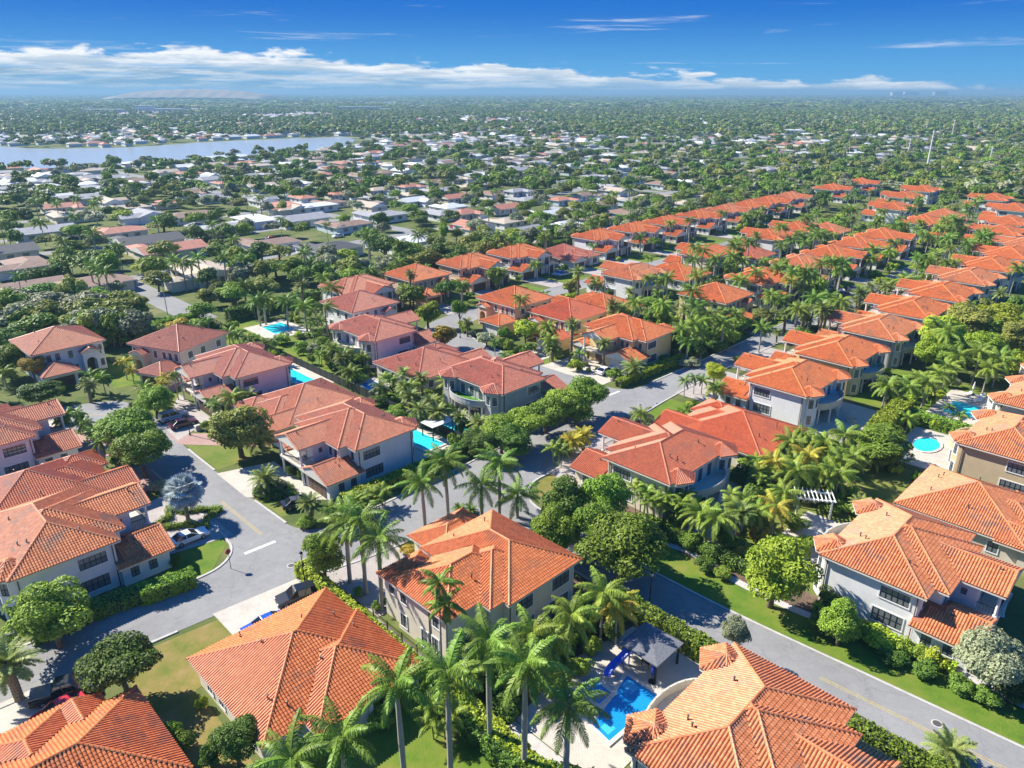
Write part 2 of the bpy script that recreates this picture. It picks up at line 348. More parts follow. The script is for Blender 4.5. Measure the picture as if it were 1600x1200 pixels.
POOLW = water_mat('pool_water_turquoise', (0.03, 0.52, 0.58)); POOLB = water_mat('pool_water_blue', (0.012, 0.24, 0.56)); POOLS = water_mat('pool_water_shallow', (0.06, 0.42, 0.72)); LAKEW = water_mat('lake_water', (0.34, 0.39, 0.42), 0.22, 0.03, 0.3)
# ------------------------------------------------------------------ roofs of barrel tiles
PITCH_R = 0.42
class Block:
    """convex roof block: footprint polygon (ccw), eave height, slope edges; height = z + pitch * least distance to a sloped edge"""
    def __init__(s, poly, z, pitch=PITCH_R, sloped=None, fac=None, caps=None):
        s.poly = [Vector((a, b, 0)) for a, b in poly]; s.z = z; s.pitch = pitch
        n = len(poly); s.sl = sloped or [True] * n
        s.lines = []
        for i in range(n):
            a, b = s.poly[i], s.poly[(i+1) % n]; d = (b - a).normalized(); s.lines.append((a.x, a.y, -d.y, d.x, s.sl[i]))
        s.fac = fac; s.caps = caps or []
    def height(s, x, y):
        inside = np.ones(np.shape(x), bool); h = np.full(np.shape(x), 1e9)
        for ax, ay, nx, ny, sl in s.lines:
            d = (x - ax) * nx + (y - ay) * ny
            inside &= d > -1e-4
            if sl: h = np.minimum(h, d)
        return np.where(inside, s.z + s.pitch * h, -1e9)
def hip(x0, x1, y0, y1, z, pitch=PITCH_R):
    w, d = x1 - x0, y1 - y0; e = z
    if w >= d:
        r = d / 2; zr = z + pitch * r; a = Vector((x0 + r, y0 + r, zr)); b = Vector((x1 - r, y0 + r, zr))
    else:
        r = w / 2; zr = z + pitch * r; a = Vector((x0 + r, y0 + r, zr)); b = Vector((x0 + r, y1 - r, zr))
    c = [Vector((x0, y0, e)), Vector((x1, y0, e)), Vector((x1, y1, e)), Vector((x0, y1, e))]
    if w >= d: fac = [[c[0], c[1], b, a], [c[1], c[2], b], [c[2], c[3], a, b], [c[3], c[0], a]]; caps = [(c[0], a), (c[1], b), (c[2], b), (c[3], a), (a, b)]
    else: fac = [[c[0], c[1], a], [c[1], c[2], b, a], [c[2], c[3], b], [c[3], c[0], a, b]]; caps = [(c[0], a), (c[1], a), (c[2], b), (c[3], b), (a, b)]
    return Block([(x0, y0), (x1, y0), (x1, y1), (x0, y1)], z, pitch, None, fac, caps)
def gable(x0, x1, y0, y1, z, pitch=PITCH_R, along='y'):
    if along == 'y':
        r = (x1 - x0) / 2; zr = z + pitch * r; a = Vector((x0 + r, y0, zr)); b = Vector((x0 + r, y1, zr)); sl = [False, True, False, True]
    else:
        r = (y1 - y0) / 2; zr = z + pitch * r; a = Vector((x0, y0 + r, zr)); b = Vector((x1, y0 + r, zr)); sl = [True, False, True, False]
    c = [Vector((x0, y0, z)), Vector((x1, y0, z)), Vector((x1, y1, z)), Vector((x0, y1, z))]
    if along == 'y': fac = [[c[1], c[2], b, a], [c[3], c[0], a, b]]; caps = [(a, b), (c[2], b), (c[3], b)]
    else: fac = [[c[0], c[1], b, a], [c[2], c[3], a, b]]; caps = [(a, b)]
    return Block([(x0, y0), (x1, y0), (x1, y1), (x0, y1)], z, pitch, sl, fac, caps)
def ngon(cx, cy, r, z, pitch=0.5, n=8, rot=22.5):
    P = [(cx + r * math.cos(R(rot + 360 * i / n)), cy + r * math.sin(R(rot + 360 * i / n))) for i in range(n)]
    ap = r * math.cos(math.pi / n); top = Vector((cx, cy, z + pitch * ap)); c = [Vector((a, b, z)) for a, b in P]
    return Block(P, z, pitch, None, [[c[i], c[(i+1) % n], top] for i in range(n)], [(c[i], top) for i in range(n)])
PROF_U = np.array([0.0, 0.16, 0.38, 0.66, 0.88]); PROF_H = np.array([0.0, 0.085, 0.135, 0.135, 0.085])
COLW, COURSE = 0.30, 0.37
def facet_tiles(poly, rng):
    p0, p1 = poly[0], poly[1]; s = (p1 - p0).normalized(); n = (p1 - p0).cross(poly[2] - p0).normalized()
    if n.z < 0: n = -n
    t = n.cross(s)
    if t.z < 0: t = -t
    P2 = [((q - p0).dot(s), (q - p0).dot(t)) for q in poly]
    smin = min(a for a, b in P2); smax = max(a for a, b in P2); tmax = max(b for a, b in P2)
    if smax - smin < 0.3 or tmax < 0.2: return None
    nc = max(1, round((smax - smin) / COLW)); w = (smax - smin) / nc
    S = np.concatenate([(np.arange(nc)[:, None] * w + PROF_U[None, :] * w).ravel(), [nc * w]]) + smin
    Hh = np.concatenate([np.tile(PROF_H, nc), [0.0]])
    hi = np.full(len(S), -1e9); lo = np.full(len(S), 1e9)
    for i in range(len(P2)):
        (a0, b0), (a1, b1) = P2[i], P2[(i+1) % len(P2)]
        if abs(a1 - a0) < 1e-5: 
            k = np.abs(S - a0) < 1e-4
            hi[k] = np.maximum(hi[k], max(b0, b1)); lo[k] = np.minimum(lo[k], min(b0, b1)); continue
        f = (S - a0) / (a1 - a0); k = (f > -1e-6) & (f < 1 + 1e-6); y = b0 + f * (b1 - b0)
        hi[k] = np.maximum(hi[k], y[k]); lo[k] = np.minimum(lo[k], y[k])
    K = int(math.ceil(tmax / COURSE)); J = len(S)
    kk = np.arange(K) * COURSE
    T = np.stack([np.tile(kk, (J, 1)), np.tile(kk + COURSE, (J, 1))], axis=2)       # J,K,2
    T = np.clip(T, lo[:, None, None], hi[:, None, None])
    lift = np.array([0.032, 0.004])
    Hf = np.minimum(Hh[:, None, None], 0.2) + lift[None, None, :]
    s_, t_, n_, o_ = (np.array(x) for x in (s, t, n, p0))
    V = o_ + S[:, None, None, None] * s_ + T[..., None] * t_ + Hf[..., None] * n_
    idx = np.arange(J * K * 2).reshape(J, K, 2)
    col = np.minimum(np.arange(J - 1) // 5, nc - 1)
    a = np.stack([idx[:-1, :, 0], idx[1:, :, 0], idx[1:, :, 1], idx[:-1, :, 1]], axis=-1)
    ok = (T[:-1, :, 1] - T[:-1, :, 0] > 1e-4) | (T[1:, :, 1] - T[1:, :, 0] > 1e-4)
    b = np.stack([idx[:-1, :-1, 1], idx[1:, :-1, 1], idx[1:, 1:, 0], idx[:-1, 1:, 0]], axis=-1)
    okb = ok[:, 1:]
    ua = np.stack([np.broadcast_to(col[:, None], (J-1, K)), np.broadcast_to(np.arange(K)[None], (J-1, K))], axis=-1) + 0.5
    ub = ua[:, 1:]
    # butt ends along the eave
    V2 = o_ + S[:, None] * s_ + (T[:, 0, 0])[:, None] * t_ - 0.05 * n_
    e0 = J * K * 2 + np.arange(J)
    e = np.stack([e0[:-1], e0[1:], idx[1:, 0, 0], idx[:-1, 0, 0]], axis=-1)
    oke = ok[:, 0]
    Vall = np.concatenate([V.reshape(-1, 3), V2]); Q = np.concatenate([a[ok], b[okb], e[oke]])
    off = np.array([rng.randint(0, 400), rng.randint(0, 400)])
    U = np.concatenate([ua[ok], ub[okb], ua[:, 0][oke]]) + off
    return Vall, Q, U
def roof_meshes(blocks, flip, rng, mat_keys):
    """(tile mesh, cap mesh, deck mesh) of a roof made of several blocks; what lies under another block is left out"""
    def hidden(i, c, lowtol=0.03):
        k = np.zeros(len(c), bool)
        for j, b in enumerate(blocks):
            if j == i: continue
            h = b.height(c[:, 0], c[:, 1])
            k |= h > c[:, 2] + (lowtol if j > i else -0.12)
        return k
    Vs, Qs, Us, base = [], [], [], 0
    for i, b in enumerate(blocks):
        for f in b.fac:
            r = facet_tiles(f, rng)
            if r is None: continue
            V, Q, U = r; c = V[Q].mean(axis=1)
            keep = ~hidden(i, c - np.array([0, 0, 0.06]))
            Q = Q[keep]; U = U[keep]
            if not len(Q): continue
            used, inv = np.unique(Q, return_inverse=True)
            Vs.append(V[used]); Qs.append(inv.reshape(Q.shape) + base); Us.append(U); base += len(used)
    V = np.concatenate(Vs); Q = np.concatenate(Qs); U = np.concatenate(Us)
    if flip: V = V * np.array([-1, 1, 1]); Q = Q[:, ::-1]
    tiles = arrays_mesh('roof_tiles', V, Q, np.repeat(U[:, None, :], 4, axis=1), mat_keys['tile'])
    # ridge and hip caps
    Vs, Qs, Us, base = [], [], [], 0
    arc = [(-1.0, -0.25), (-0.75, 0.45), (0, 0.85), (0.75, 0.45), (1.0, -0.25)]
    for i, b in enumerate(blocks):
        for a, e in b.caps:
            Ld = (e - a).length; n = max(1, round(Ld / 0.42)); d = (e - a) / Ld
            side = d.cross(Vector((0, 0, 1))).normalized(); up = side.cross(d)
            for k in range(n):
                q0 = a + d * (Ld * k / n); q1 = a + d * (Ld * (k + 1) / n + 0.03); mid = (q0 + q1) / 2
                if hidden(i, np.array([[mid.x, mid.y, mid.z + 0.05]]), 0.0)[0]: continue
                cr = 0.165 if len(b.poly) == 4 else 0.10
                vs = [q0 + side * x * cr + up * (y * cr + 0.08) for x, y in arc] + [q1 + side * x * cr * .82 + up * (y * cr * .82 + 0.08) for x, y in arc]
                Vs += [tuple(v) for v in vs]
                for j in range(4): Qs.append((base + j, base + j + 1, base + j + 6, base + j + 5)); Us.append((k + .5 + 31 * i, i + 900.5))
                Qs.append((base, base + 4, base + 3, base + 1)); Us.append((k + .5 + 31 * i, i + 900.5))
                base += 10
    V = np.array(Vs); Q = np.array(Qs)
    if flip: V = V * np.array([-1, 1, 1]); Q = Q[:, ::-1]
    caps = arrays_mesh('ridge_tiles', V, Q, np.repeat(np.array(Us)[:, None, :], 4, axis=1), mat_keys['tile'])
    # deck with fascia and soffit
    mb = MB()
    for i, b in enumerate(blocks):
        dz = Vector((0, 0, -0.02 - 0.006 * i))
        for f in b.fac: mb.add([p + dz for p in f], [tuple(range(len(f)))], 0)
        P = b.poly; n = len(P); zs = b.z - 0.22 - 0.004 * i; zt = b.z - 0.03 - 0.006 * i
        mb.add([(p.x, p.y, zs) for p in P] + [(p.x, p.y, zt) for p in P],
               [(k, (k+1) % n, n + (k+1) % n, n + k) for k in range(n)] + [tuple(reversed(range(n)))], 1)
        for k in range(n):
            if not b.sl[k]:                                   # gable end: triangle in wall colour, set in
                a, e = P[k], P[(k+1) % n]; m = (a + e) / 2; top = b.z + b.pitch * (e - a).length / 2
                mb.add([(a.x, a.y, zt), (e.x, e.y, zt), (m.x, m.y, top - 0.04)], [(0, 1, 2)], 1)
    if flip: mb.v = [(-x, y, z) for x, y, z in mb.v]; mb.f = [tuple(reversed(f)) for f in mb.f]
    deck = mb.mesh('roof', [DECK, mat_keys['fascia']])
    return tiles, caps, deck
# ------------------------------------------------------------------ house models
class Model:
    def __init__(s, flip): s.flip = flip; s.parts = []; s.rng = random.Random(5)
    def X(s, x): return -x if s.flip else x
    def part(s, name, me, parent=-1, mat4=None, role=None, kind=None):
        s.parts.append([name, me, parent, mat4, role, kind]); return len(s.parts) - 1
    def mb(s, name, mb, mats, role=None, smooth=False, parent=-1):
        if s.flip: mb.v = [(-x, y, z) for x, y, z in mb.v]; mb.f = [tuple(reversed(f)) for f in mb.f]
        return s.part(name, mb.mesh(name, mats, smooth), parent, None, role)
    def roof(s, blocks):
        t, c, d = roof_meshes(blocks, s.flip, s.rng, {'tile': [TILE['orange']], 'fascia': SOFFIT})
        r = s.part('roof', d, role='roof'); s.part('roof_tiles', t, r, role='tile', kind='stuff'); s.part('ridge_tiles', c, r, role='tile', kind='stuff')
        s.roofpart = r
    def vents(s, pts):
        for x, y, z in pts:
            mb = MB(); mb.tube([(x, y, z - 0.3), (x, y, z + 0.35)], 0.07, 8); mb.lathe([(0.12, z + 0.35), (0.12, z + 0.42), (0.02, z + 0.46)], 8, 0, (x, y))
            s.mb('vent_pipe', mb, VENT, parent=s.roofpart)
    def window(s, x, y, z0, z1, w, ang, n=3, trim=True, door=False):
        """window centred at (x, y) on a wall whose outward normal has angle ang (degrees, before mirroring)"""
        key = (round(w, 2), round(z1 - z0, 2), n, trim); h = z1 - z0
        if key not in WINDOWS:
            f = MB(); t = 0.14 if trim else 0.06
            f.box((-w/2 - t, -0.05, -t), (w/2 + t, 0.09, 0)); f.box((-w/2 - t, -0.05, h), (w/2 + t, 0.07, h + t))
            f.box((-w/2 - t, -0.05, 0), (-w/2, 0.07, h)); f.box((w/2, -0.05, 0), (w/2 + t, 0.07, h))
            p = MB(); p.box((-w/2 + 0.002, -0.04, 0.002), (w/2 - 0.002, 0.012, h - 0.002))
            g = MB(); b = 0.035
            for i in range(n + 1):
                xx = -w/2 + w * i / n; g.box((max(-w/2, xx - b), 0.0, 0), (min(w/2, xx + b), 0.045, h))
            for zz in (0, h/2 - b, h - 2*b): g.box((-w/2, 0.001, zz), (w/2, 0.041, zz + 2*b))
            WINDOWS[key] = (f.mesh('window', TRIM), p.mesh('pane', GLASS), g.mesh('mullion', IRON))
        f, p, g = WINDOWS[key]
        a = R(ang)
        if s.flip: a = math.pi - a
        M = Matrix.Translation((s.X(x), y, z0)) @ Matrix.Rotation(a - math.pi/2, 4, 'Z')
        i = s.part('window', f, -1, M, role='trim'); s.part('pane', p, i); s.part('mullion', g, i)
    def garage_door(s, x, y, w, h, ang, dark=True):
        key = (w, h)
        if key not in GDOORS:
            d = MB(); d.box((-w/2, -0.1, 0.02), (w/2, 0.02, h))
            for k in range(4):
                for j in range(4):
                    d.box((-w/2 + 0.06 + j*w/4, 0.02, 0.08 + k*h/4), (-w/2 - 0.06 + (j+1)*w/4, 0.05, h/4 - 0.04 + k*h/4))
            GDOORS[key] = d
        a = R(ang); a = math.pi - a if s.flip else a
        me = GDOORS[key].mesh('garage_door', WOOD if dark else GARAGEW)
        s.part('garage_door', me, -1, Matrix.Translation((s.X(x), y, 0)) @ Matrix.Rotation(a - math.pi/2, 4, 'Z'), role='garage')
WINDOWS, GDOORS = {}, {}
VENT = plain('vent_metal', (0.12, 0.11, 0.10), 0.5, metal=0.3, var=0.1)
def model_T(flip):
    """two storeys, stepped hip roof, front balcony under a gable, two garages, rear bays with a bowed balcony"""
    m = Model(flip); ze = 6.2; zg = 2.85; W = 17.2
    B = [hip(0, W, 0, 11.4, ze), hip(2.4, 14.8, 0.02, 12.8, ze), gable(6.1, 13.1, 6.0, 17.1, ze), gable(-0.7, 7.1, 10.4, 16.9, zg), gable(12.4, 17.7, 10.2, 15.4, zg),
         ngon(2.9, 0.75, 2.65, ze + 0.03, 0.46, 6, 30), ngon(14.3, 0.75, 2.65, ze + 0.03, 0.46, 6, 30)]
    m.roof(B)
    w = MB()
    body = [(0.6, 0.6), (16.6, 0.6), (16.6, 10.8), (14.2, 10.8), (14.2, 12.2), (12.5, 12.2), (12.5, 14.6), (6.7, 14.6), (6.7, 12.2), (3.0, 12.2), (3.0, 10.8), (0.6, 10.8)]
    w.prism(body, 0, ze + 0.1)
    w.prism([(-0.1, 10.85), (6.45, 10.85), (6.45, 16.3), (-0.1, 16.3)], 0, zg + 0.05)
    w.add([(-0.1, 16.28, zg), (6.5, 16.28, zg), (3.2, 16.28, zg + 1.35)], [(0, 1, 2)])
    w.prism([(13.0, 10.85), (17.1, 10.85), (17.1, 14.8), (13.0, 14.8)], 0, zg + 0.05)
    w.add([(13.0, 14.78, zg), (17.1, 14.78, zg), (15.05, 14.78, zg + 0.85)], [(0, 1, 2)])
    for cx in (2.9, 14.3):
        w.prism([(cx + 1.75 * math.cos(R(22.5 + 45*i)), 0.9 + 1.75 * math.sin(R(22.5 + 45*i))) for i in range(8)], 0, ze + 0.05)
    m.mb('wall', w, WALL['white'], role='wall')
    # front balcony: slab, columns, rail
    b = MB(); b.box((6.5, 14.6, 2.85), (12.7, 16.9, 3.12)); m.mb('balcony_floor', b, STONE, role='trim')
    for cx in (6.8, 12.4):
        for z0, z1 in ((0, 2.85), (3.12, ze - 0.2)):
            c = MB(); c.lathe([(0.26, z0), (0.26, z0 + 0.15), (0.18, z0 + 0.2), (0.17, z1 - 0.2), (0.25, z1 - 0.15), (0.25, z1)], 10, 0, (cx, 16.55)); m.mb('column', c, TRIM, role='trim', smooth=False)
    r = MB(); r.box((7.0, 16.52, 4.05), (12.2, 16.58, 4.12))
    for i in range(18): r.box((7.05 + i * 0.3, 16.535, 3.12), (7.08 + i * 0.3, 16.565, 4.06))
    for sx in (6.78, 12.38):
        r.box((sx, 14.6, 4.05), (sx + 0.06, 16.4, 4.12))
        for i in range(6): r.box((sx + 0.015, 14.7 + i * 0.3, 3.12), (sx + 0.045, 14.73 + i * 0.3, 4.06))
    m.mb('railing', r, IRON)
    d = MB(); d.box((8.6, 14.55, 3.14), (10.6, 14.66, 5.4)); m.mb('balcony_door', d, GLASS)
    d = MB(); d.box((8.5, 14.55, 0.02), (10.7, 14.7, 2.5)); m.mb('front_door', d, WOOD)
    # rear bowed balcony
    P = [(4.4, 0.62)] + [(8.6 + 4.9 * math.cos(R(a)), 0.2 + 2.7 * math.sin(R(a))) for a in range(180 + 12, 360 - 11, 12)] + [(12.8, 0.62)]
    b = MB(); b.prism(P, 2.85, 3.15); m.mb('rear_balcony', b, STONE, role='trim')
    b = MB(); arc = P[1:-1]
    for i in range(len(arc) - 1):
        a, e = Vector((*arc[i], 0)), Vector((*arc[i+1], 0)); c = (a + e) / 2; b.obox(c, math.atan2(e.y - a.y, e.x - a.x), (e - a).length / 2 + 0.01, 0.05, 3.15, 4.05)
        b.obox(c, math.atan2(e.y - a.y, e.x - a.x), (e - a).length / 2 + 0.02, 0.09, 4.05, 4.14)
    m.mb('balcony_parapet', b, STONE, role='parapet')
    for a in (205, 245, 295, 335):
        c = MB(); c.lathe([(0.22, 0), (0.17, 0.2), (0.16, 2.6), (0.22, 2.85)], 8, 0, (8.6 + 4.5 * math.cos(R(a)), 0.2 + 2.3 * math.sin(R(a)))); m.mb('column', c, TRIM, role='trim')
    # windows
    m.window(0.6, 8.3, 3.9, 5.35, 3.0, 180, 5); m.window(0.6, 8.0, 0.8, 2.4, 3.2, 180, 5)
    m.window(16.6, 7.5, 3.9, 5.3, 1.8, 0, 3); m.window(16.6, 4.0, 0.8, 2.3, 1.8, 0, 3)
    for x in (6.2, 8.6, 11.0): m.window(x, 0.6, 3.3, 5.3, 1.2, 270, 2)
    m.window(8.6, 0.6, 0.1, 2.4, 5.5, 270, 6)
    for cx in (2.9, 14.3):
        for a in (225, 270, 315):
            rr = 1.75 * math.cos(R(22.5)); m.window(cx + rr * math.cos(R(a)), 0.9 + rr * math.sin(R(a)), 3.7, 5.3, 0.85, a, 2)
            if a != 270: m.window(cx + rr * math.cos(R(a)), 0.9 + rr * math.sin(R(a)), 0.7, 2.3, 0.85, a, 2)
    m.window(1.8, 10.8, 4.0, 5.3, 0.8, 90, 2); m.window(4.1, 12.2, 4.0, 5.4, 0.8, 90, 2); m.window(5.5, 12.2, 4.0, 5.4, 0.8, 90, 2); m.window(13.4, 12.2, 4.0, 5.4, 0.8, 90, 2)
    m.window(6.7, 13.3, 4.4, 5.2, 0.6, 180, 1, trim=False); m.window(15.4, 10.8, 4.0, 5.3, 0.9, 90, 2)
    m.window(-0.1, 12.2, 0.9, 2.2, 1.0, 180, 2); m.window(-0.1, 14.3, 0.9, 2.2, 1.0, 180, 2)
    m.garage_door(3.2, 16.3, 4.9, 2.3, 90); m.garage_door(15.05, 14.8, 2.7, 2.3, 90)
    # downpipes
    for x, y in ((0.55, 0.9), (0.55, 10.5)):
        d = MB(); d.box((x - 0.1, y - 0.05, 0.1), (x - 0.005, y + 0.05, ze - 0.05)); m.mb('downpipe', d, DARKTRIM, role='pipe')
    m.vents([(4.5, 3.2, 7.7), (5.2, 2.4, 7.4), (11.5, 3.0, 7.6), (3.4, 8.3, 7.5), (9.0, 15.6, 7.5), (2.2, 13.5, 4.1)])
    return m
def model_S(flip):
    """one storey under a large hip roof with stepped front wings"""
    m = Model(flip); z = 3.1; W = 15.2
    B = [hip(0, W, 0, 15.4, z), hip(3.2, 12.4, 4, 17.0, z), gable(-0.4, 6.4, 12, 19.4, z - 0.15), hip(9.0, 15.6, 11, 18.2, z - 0.1)]
    m.roof(B)
    w = MB(); w.prism([(0.6, 0.6), (14.6, 0.6), (14.6, 14.8), (11.8, 14.8), (11.8, 16.4), (3.8, 16.4), (3.8, 14.8), (0.6, 14.8)], 0, z + 0.1)
    w.prism([(0.2, 14.85), (5.8, 14.85), (5.8, 18.8), (0.2, 18.8)], 0, z - 0.1); w.add([(0.2, 18.78, z - 0.15), (5.8, 18.78, z - 0.15), (3.0, 18.78, z + 1.0)], [(0, 1, 2)])
    w.prism([(9.6, 14.85), (15.0, 14.85), (15.0, 17.6), (9.6, 17.6)], 0, z - 0.02)
    m.mb('wall', w, WALL['cream'], role='wall')
    for y in (3.5, 8.0, 12.0): m.window(0.6, y, 0.8, 2.3, 1.2, 180, 2); m.window(14.6, y, 0.8, 2.3, 1.2, 0, 2)
    m.window(3.5, 0.6, 0.1, 2.4, 2.6, 270, 3); m.window(8.0, 0.6, 0.1, 2.4, 2.8, 270, 3); m.window(12.0, 0.6, 0.8, 2.3, 1.8, 270, 3)
    m.window(12.3, 17.6, 0.6, 2.3, 2.2, 90, 3)
    d = MB(); d.box((7.0, 16.35, 0.02), (8.6, 16.5, 2.5)); m.mb('front_door', d, WOOD)
    m.garage_door(3.0, 18.8, 4.6, 2.2, 90)
    m.vents([(4.5, 3.0, 4.6), (9.5, 2.5, 4.4), (10.3, 2.9, 4.6), (3.0, 8.0, 4.6), (12.0, 7.0, 4.7)])
    return m
def model_V(flip):
    """two storeys under one plain hip, arched entry under a small gable, hipped garage in front"""
    m = Model(flip); z = 6.2; W = 14.2; D = 14.3
    B = [hip(0, W, 0, D, z), gable(8.6, 12.2, D - 3, D + 1.5, 4.9, along='y'), hip(-0.2, 6.8, D - 2.4, D + 5.6, 2.9)]
    m.roof(B)
    w = MB(); w.prism([(0.6, 0.6), (13.6, 0.6), (13.6, D - 0.6), (0.6, D - 0.6)], 0, z + 0.1)
    w.prism([(0.4, D - 0.55), (6.2, D - 0.55), (6.2, D + 5.0), (0.4, D + 5.0)], 0, 2.95)
    # arched entry: piers, arch
    cx = 10.4
    pts = [(cx - 1.5, 0), (cx - 1.0, 0), (cx - 1.0, 2.6)] + [(cx - 1.0 * math.cos(R(a)), 2.6 + 1.0 * math.sin(R(a))) for a in range(15, 180, 15)] + [(cx + 1.0, 2.6), (cx + 1.0, 0), (cx + 1.5, 0), (cx + 1.5, 4.9), (cx, 5.5), (cx - 1.5, 4.9)]
    n = len(pts); y0, y1 = D + 0.75, D + 1.15
    F = [(i, (i+1) % n, n + (i+1) % n, n + i) for i in range(n)]
    w.add([(x, y0, zz) for x, zz in pts] + [(x, y1, zz) for x, zz in pts], F + [tuple(range(n)), tuple(reversed(range(n, 2*n)))])
    w.box((cx - 1.5, D - 0.6, 0), (cx - 1.25, D + 0.75, 4.9)); w.box((cx + 1.25, D - 0.6, 0), (cx + 1.5, D + 0.75, 4.9))
    m.mb('wall', w, WALL['white'], role='wall')
    d = MB(); d.box((cx - 0.9, D - 0.65, 0.02), (cx + 0.9, D - 0.52, 3.0)); m.mb('front_door', d, WOOD)
    for x in (1.6, 3.2, 4.8, 7.2): m.window(x, D - 0.6, 3.9, 5.4, 0.9, 90, 2)
    m.window(12.9, D - 0.6, 0.8, 2.3, 0.8, 90, 2); m.window(7.6, D - 0.6, 0.8, 2.3, 1.2, 90, 2); m.window(12.9, D - 0.6, 4.2, 5.4, 0.8, 90, 2)
    for y in (3.0, 7.5, 11.0): m.window(0.6, y, 3.9, 5.3, 1.3, 180, 2); m.window(13.6, y, 3.9, 5.3, 1.3, 0, 2); m.window(13.6, y, 0.8, 2.3, 1.3, 0, 2)
    m.window(0.6, 4.0, 0.8, 2.3, 1.6, 180, 3)
    for x in (3.0, 7.0, 11.0): m.window(x, 0.6, 3.9, 5.3, 1.5, 270, 3); m.window(x, 0.6, 0.2, 2.4, 2.2, 270, 3)
    m.garage_door(3.3, D + 5.0, 4.6, 2.2, 90)
    m.vents([(4.0, 4.0, 7.9), (10.0, 3.0, 7.5), (8.0, 11.5, 7.4), (3.0, 10.0, 7.4)])
    return m
MODELS = {}
def place_model(key, name, loc, rot, label, group=None, tile='orange', wall='white', dark_garage=True, fn=None, cat='house'):
    if key not in MODELS: MODELS[key] = fn()
    m = MODELS[key]; root = empty(name, loc, rot); tag(root, label, cat, group)
    objs = []
    for nm, me, par, M, role, kind in m.parts:
        o = bpy.data.objects.new(nm, me); C.objects.link(o)
        o.parent = root if par < 0 else objs[par]
        if M is not None: o.matrix_local = M
        if kind: o['kind'] = kind
        ov = None
        if role == 'tile': ov = TILE[tile]
        elif role == 'wall': ov = WALL[wall]
        elif role == 'garage': ov = WOOD if dark_garage else GARAGEW
        elif role == 'parapet': ov = WALL[wall] if wall in ('grey', 'tan', 'yellow') else STONE
        if ov is not None and len(o.material_slots): o.material_slots[0].link = 'OBJECT'; o.material_slots[0].material = ov
        objs.append(o)
    return root
FACE = {'q+': (45, False), 'q-': (225, True), 'p+': (315, True), 'p-': (135, False)}
def estate_house(kind, p, q, face, label, group=None, turn=0, **k):
    """anchor (p, q) = corner of the rear eave on the low side of the street grid"""
    rot, fl = FACE[face]; fn = {'T': model_T, 'S': model_S, 'V': model_V}[kind]
    nm = {'T': 'balcony_house', 'S': 'single_storey_house', 'V': 'arched_entry_house'}[kind]
    return place_model(kind + str(fl), nm, street(p, q), R(rot + turn), label, group, fn=lambda: fn(fl), **k)
# ------------------------------------------------------------------ plants
def leaf_cloud(seed, shape, n, leaf, aspect=1.9, z0=0.28, clumps=18, shell=0.75):
    """crown of separate leaf faces on clumps; crown radius 1, height 1 (z), built at its true aspect"""
    g = np.random.default_rng(seed)
    zc, hz = (1 + z0) / 2 * aspect, (1 - z0) / 2 * aspect
    cs = []
    while len(cs) < clumps:
        d = g.normal(size=3); d /= np.linalg.norm(d)
        if shape == 'spread' and d[2] < -0.35: continue
        rr = g.uniform(0.35, 0.78) if len(cs) > 3 else g.uniform(0, 0.3)
        w = {'round': 1.0, 'spread': 1.0, 'tall': 0.85}[shape]
        cs.append((d * rr * np.array([w, w, hz]) + np.array([0, 0, zc]), g.uniform(0.24, 0.42) * (0.9 if shape == 'tall' else 1)))
    per = np.array([c[1]**2 for c in cs]); per = per / per.sum()
    idx = g.choice(len(cs), n, p=per)
    cen = np.array([c[0] for c in cs])[idx]; rad = np.array([c[1] for c in cs])[idx]
    d = g.normal(size=(n, 3)); d[:, 2] = np.where(d[:, 2] < -0.2, -d[:, 2] * 0.6, d[:, 2]); d /= np.linalg.norm(d, axis=1)[:, None]
    r = g.uniform(shell, 1.08, n) ** 0.7
    pos = cen + d * (rad * r)[:, None] * np.array([1.1, 1.1, 0.9])
    nrm = d + g.normal(size=(n, 3)) * 0.42 + np.array([0, 0, 0.35]); nrm /= np.linalg.norm(nrm, axis=1)[:, None]
    t = np.cross(nrm, g.normal(size=(n, 3))); t /= np.linalg.norm(t, axis=1)[:, None]; b = np.cross(nrm, t)
    s = leaf * g.uniform(0.65, 1.35, n)
    V = np.stack([pos - t * s[:, None], pos - b * (s * 0.55)[:, None] + nrm * (s * 0.12)[:, None], pos + t * s[:, None], pos + b * (s * 0.55)[:, None] + nrm * (s * 0.12)[:, None]], axis=1)
    V[..., 2] /= aspect
    V[..., 2] = np.maximum(V[..., 2], 0.004)
    return V.reshape(-1, 3), np.arange(n * 4).reshape(n, 4), cs
def trunk_mesh(seed, cs, aspect=1.9, thick=0.075, n_l=7):
    g = random.Random(seed); mb = MB(); top = Vector((g.uniform(-.06, .06), g.uniform(-.06, .06), 0.36 * aspect))
    mb.tube([(0, 0, -0.02), (top.x * .3, top.y * .3, top.z * .4), top], [thick * 1.25, thick, thick * 0.85], 8)
    for c, r in cs[:n_l]:
        e = Vector(c); mid = top.lerp(e, 0.5) + Vector((0, 0, -0.05)); mb.tube([top - Vector((0, 0, 0.04)), mid, e], [thick * 0.6, thick * 0.4, thick * 0.12], 6)
    mb.v = [(x, y, z / aspect) for x, y, z in mb.v]
    return mb.mesh('trunk', BARK, True)
TREES = {}
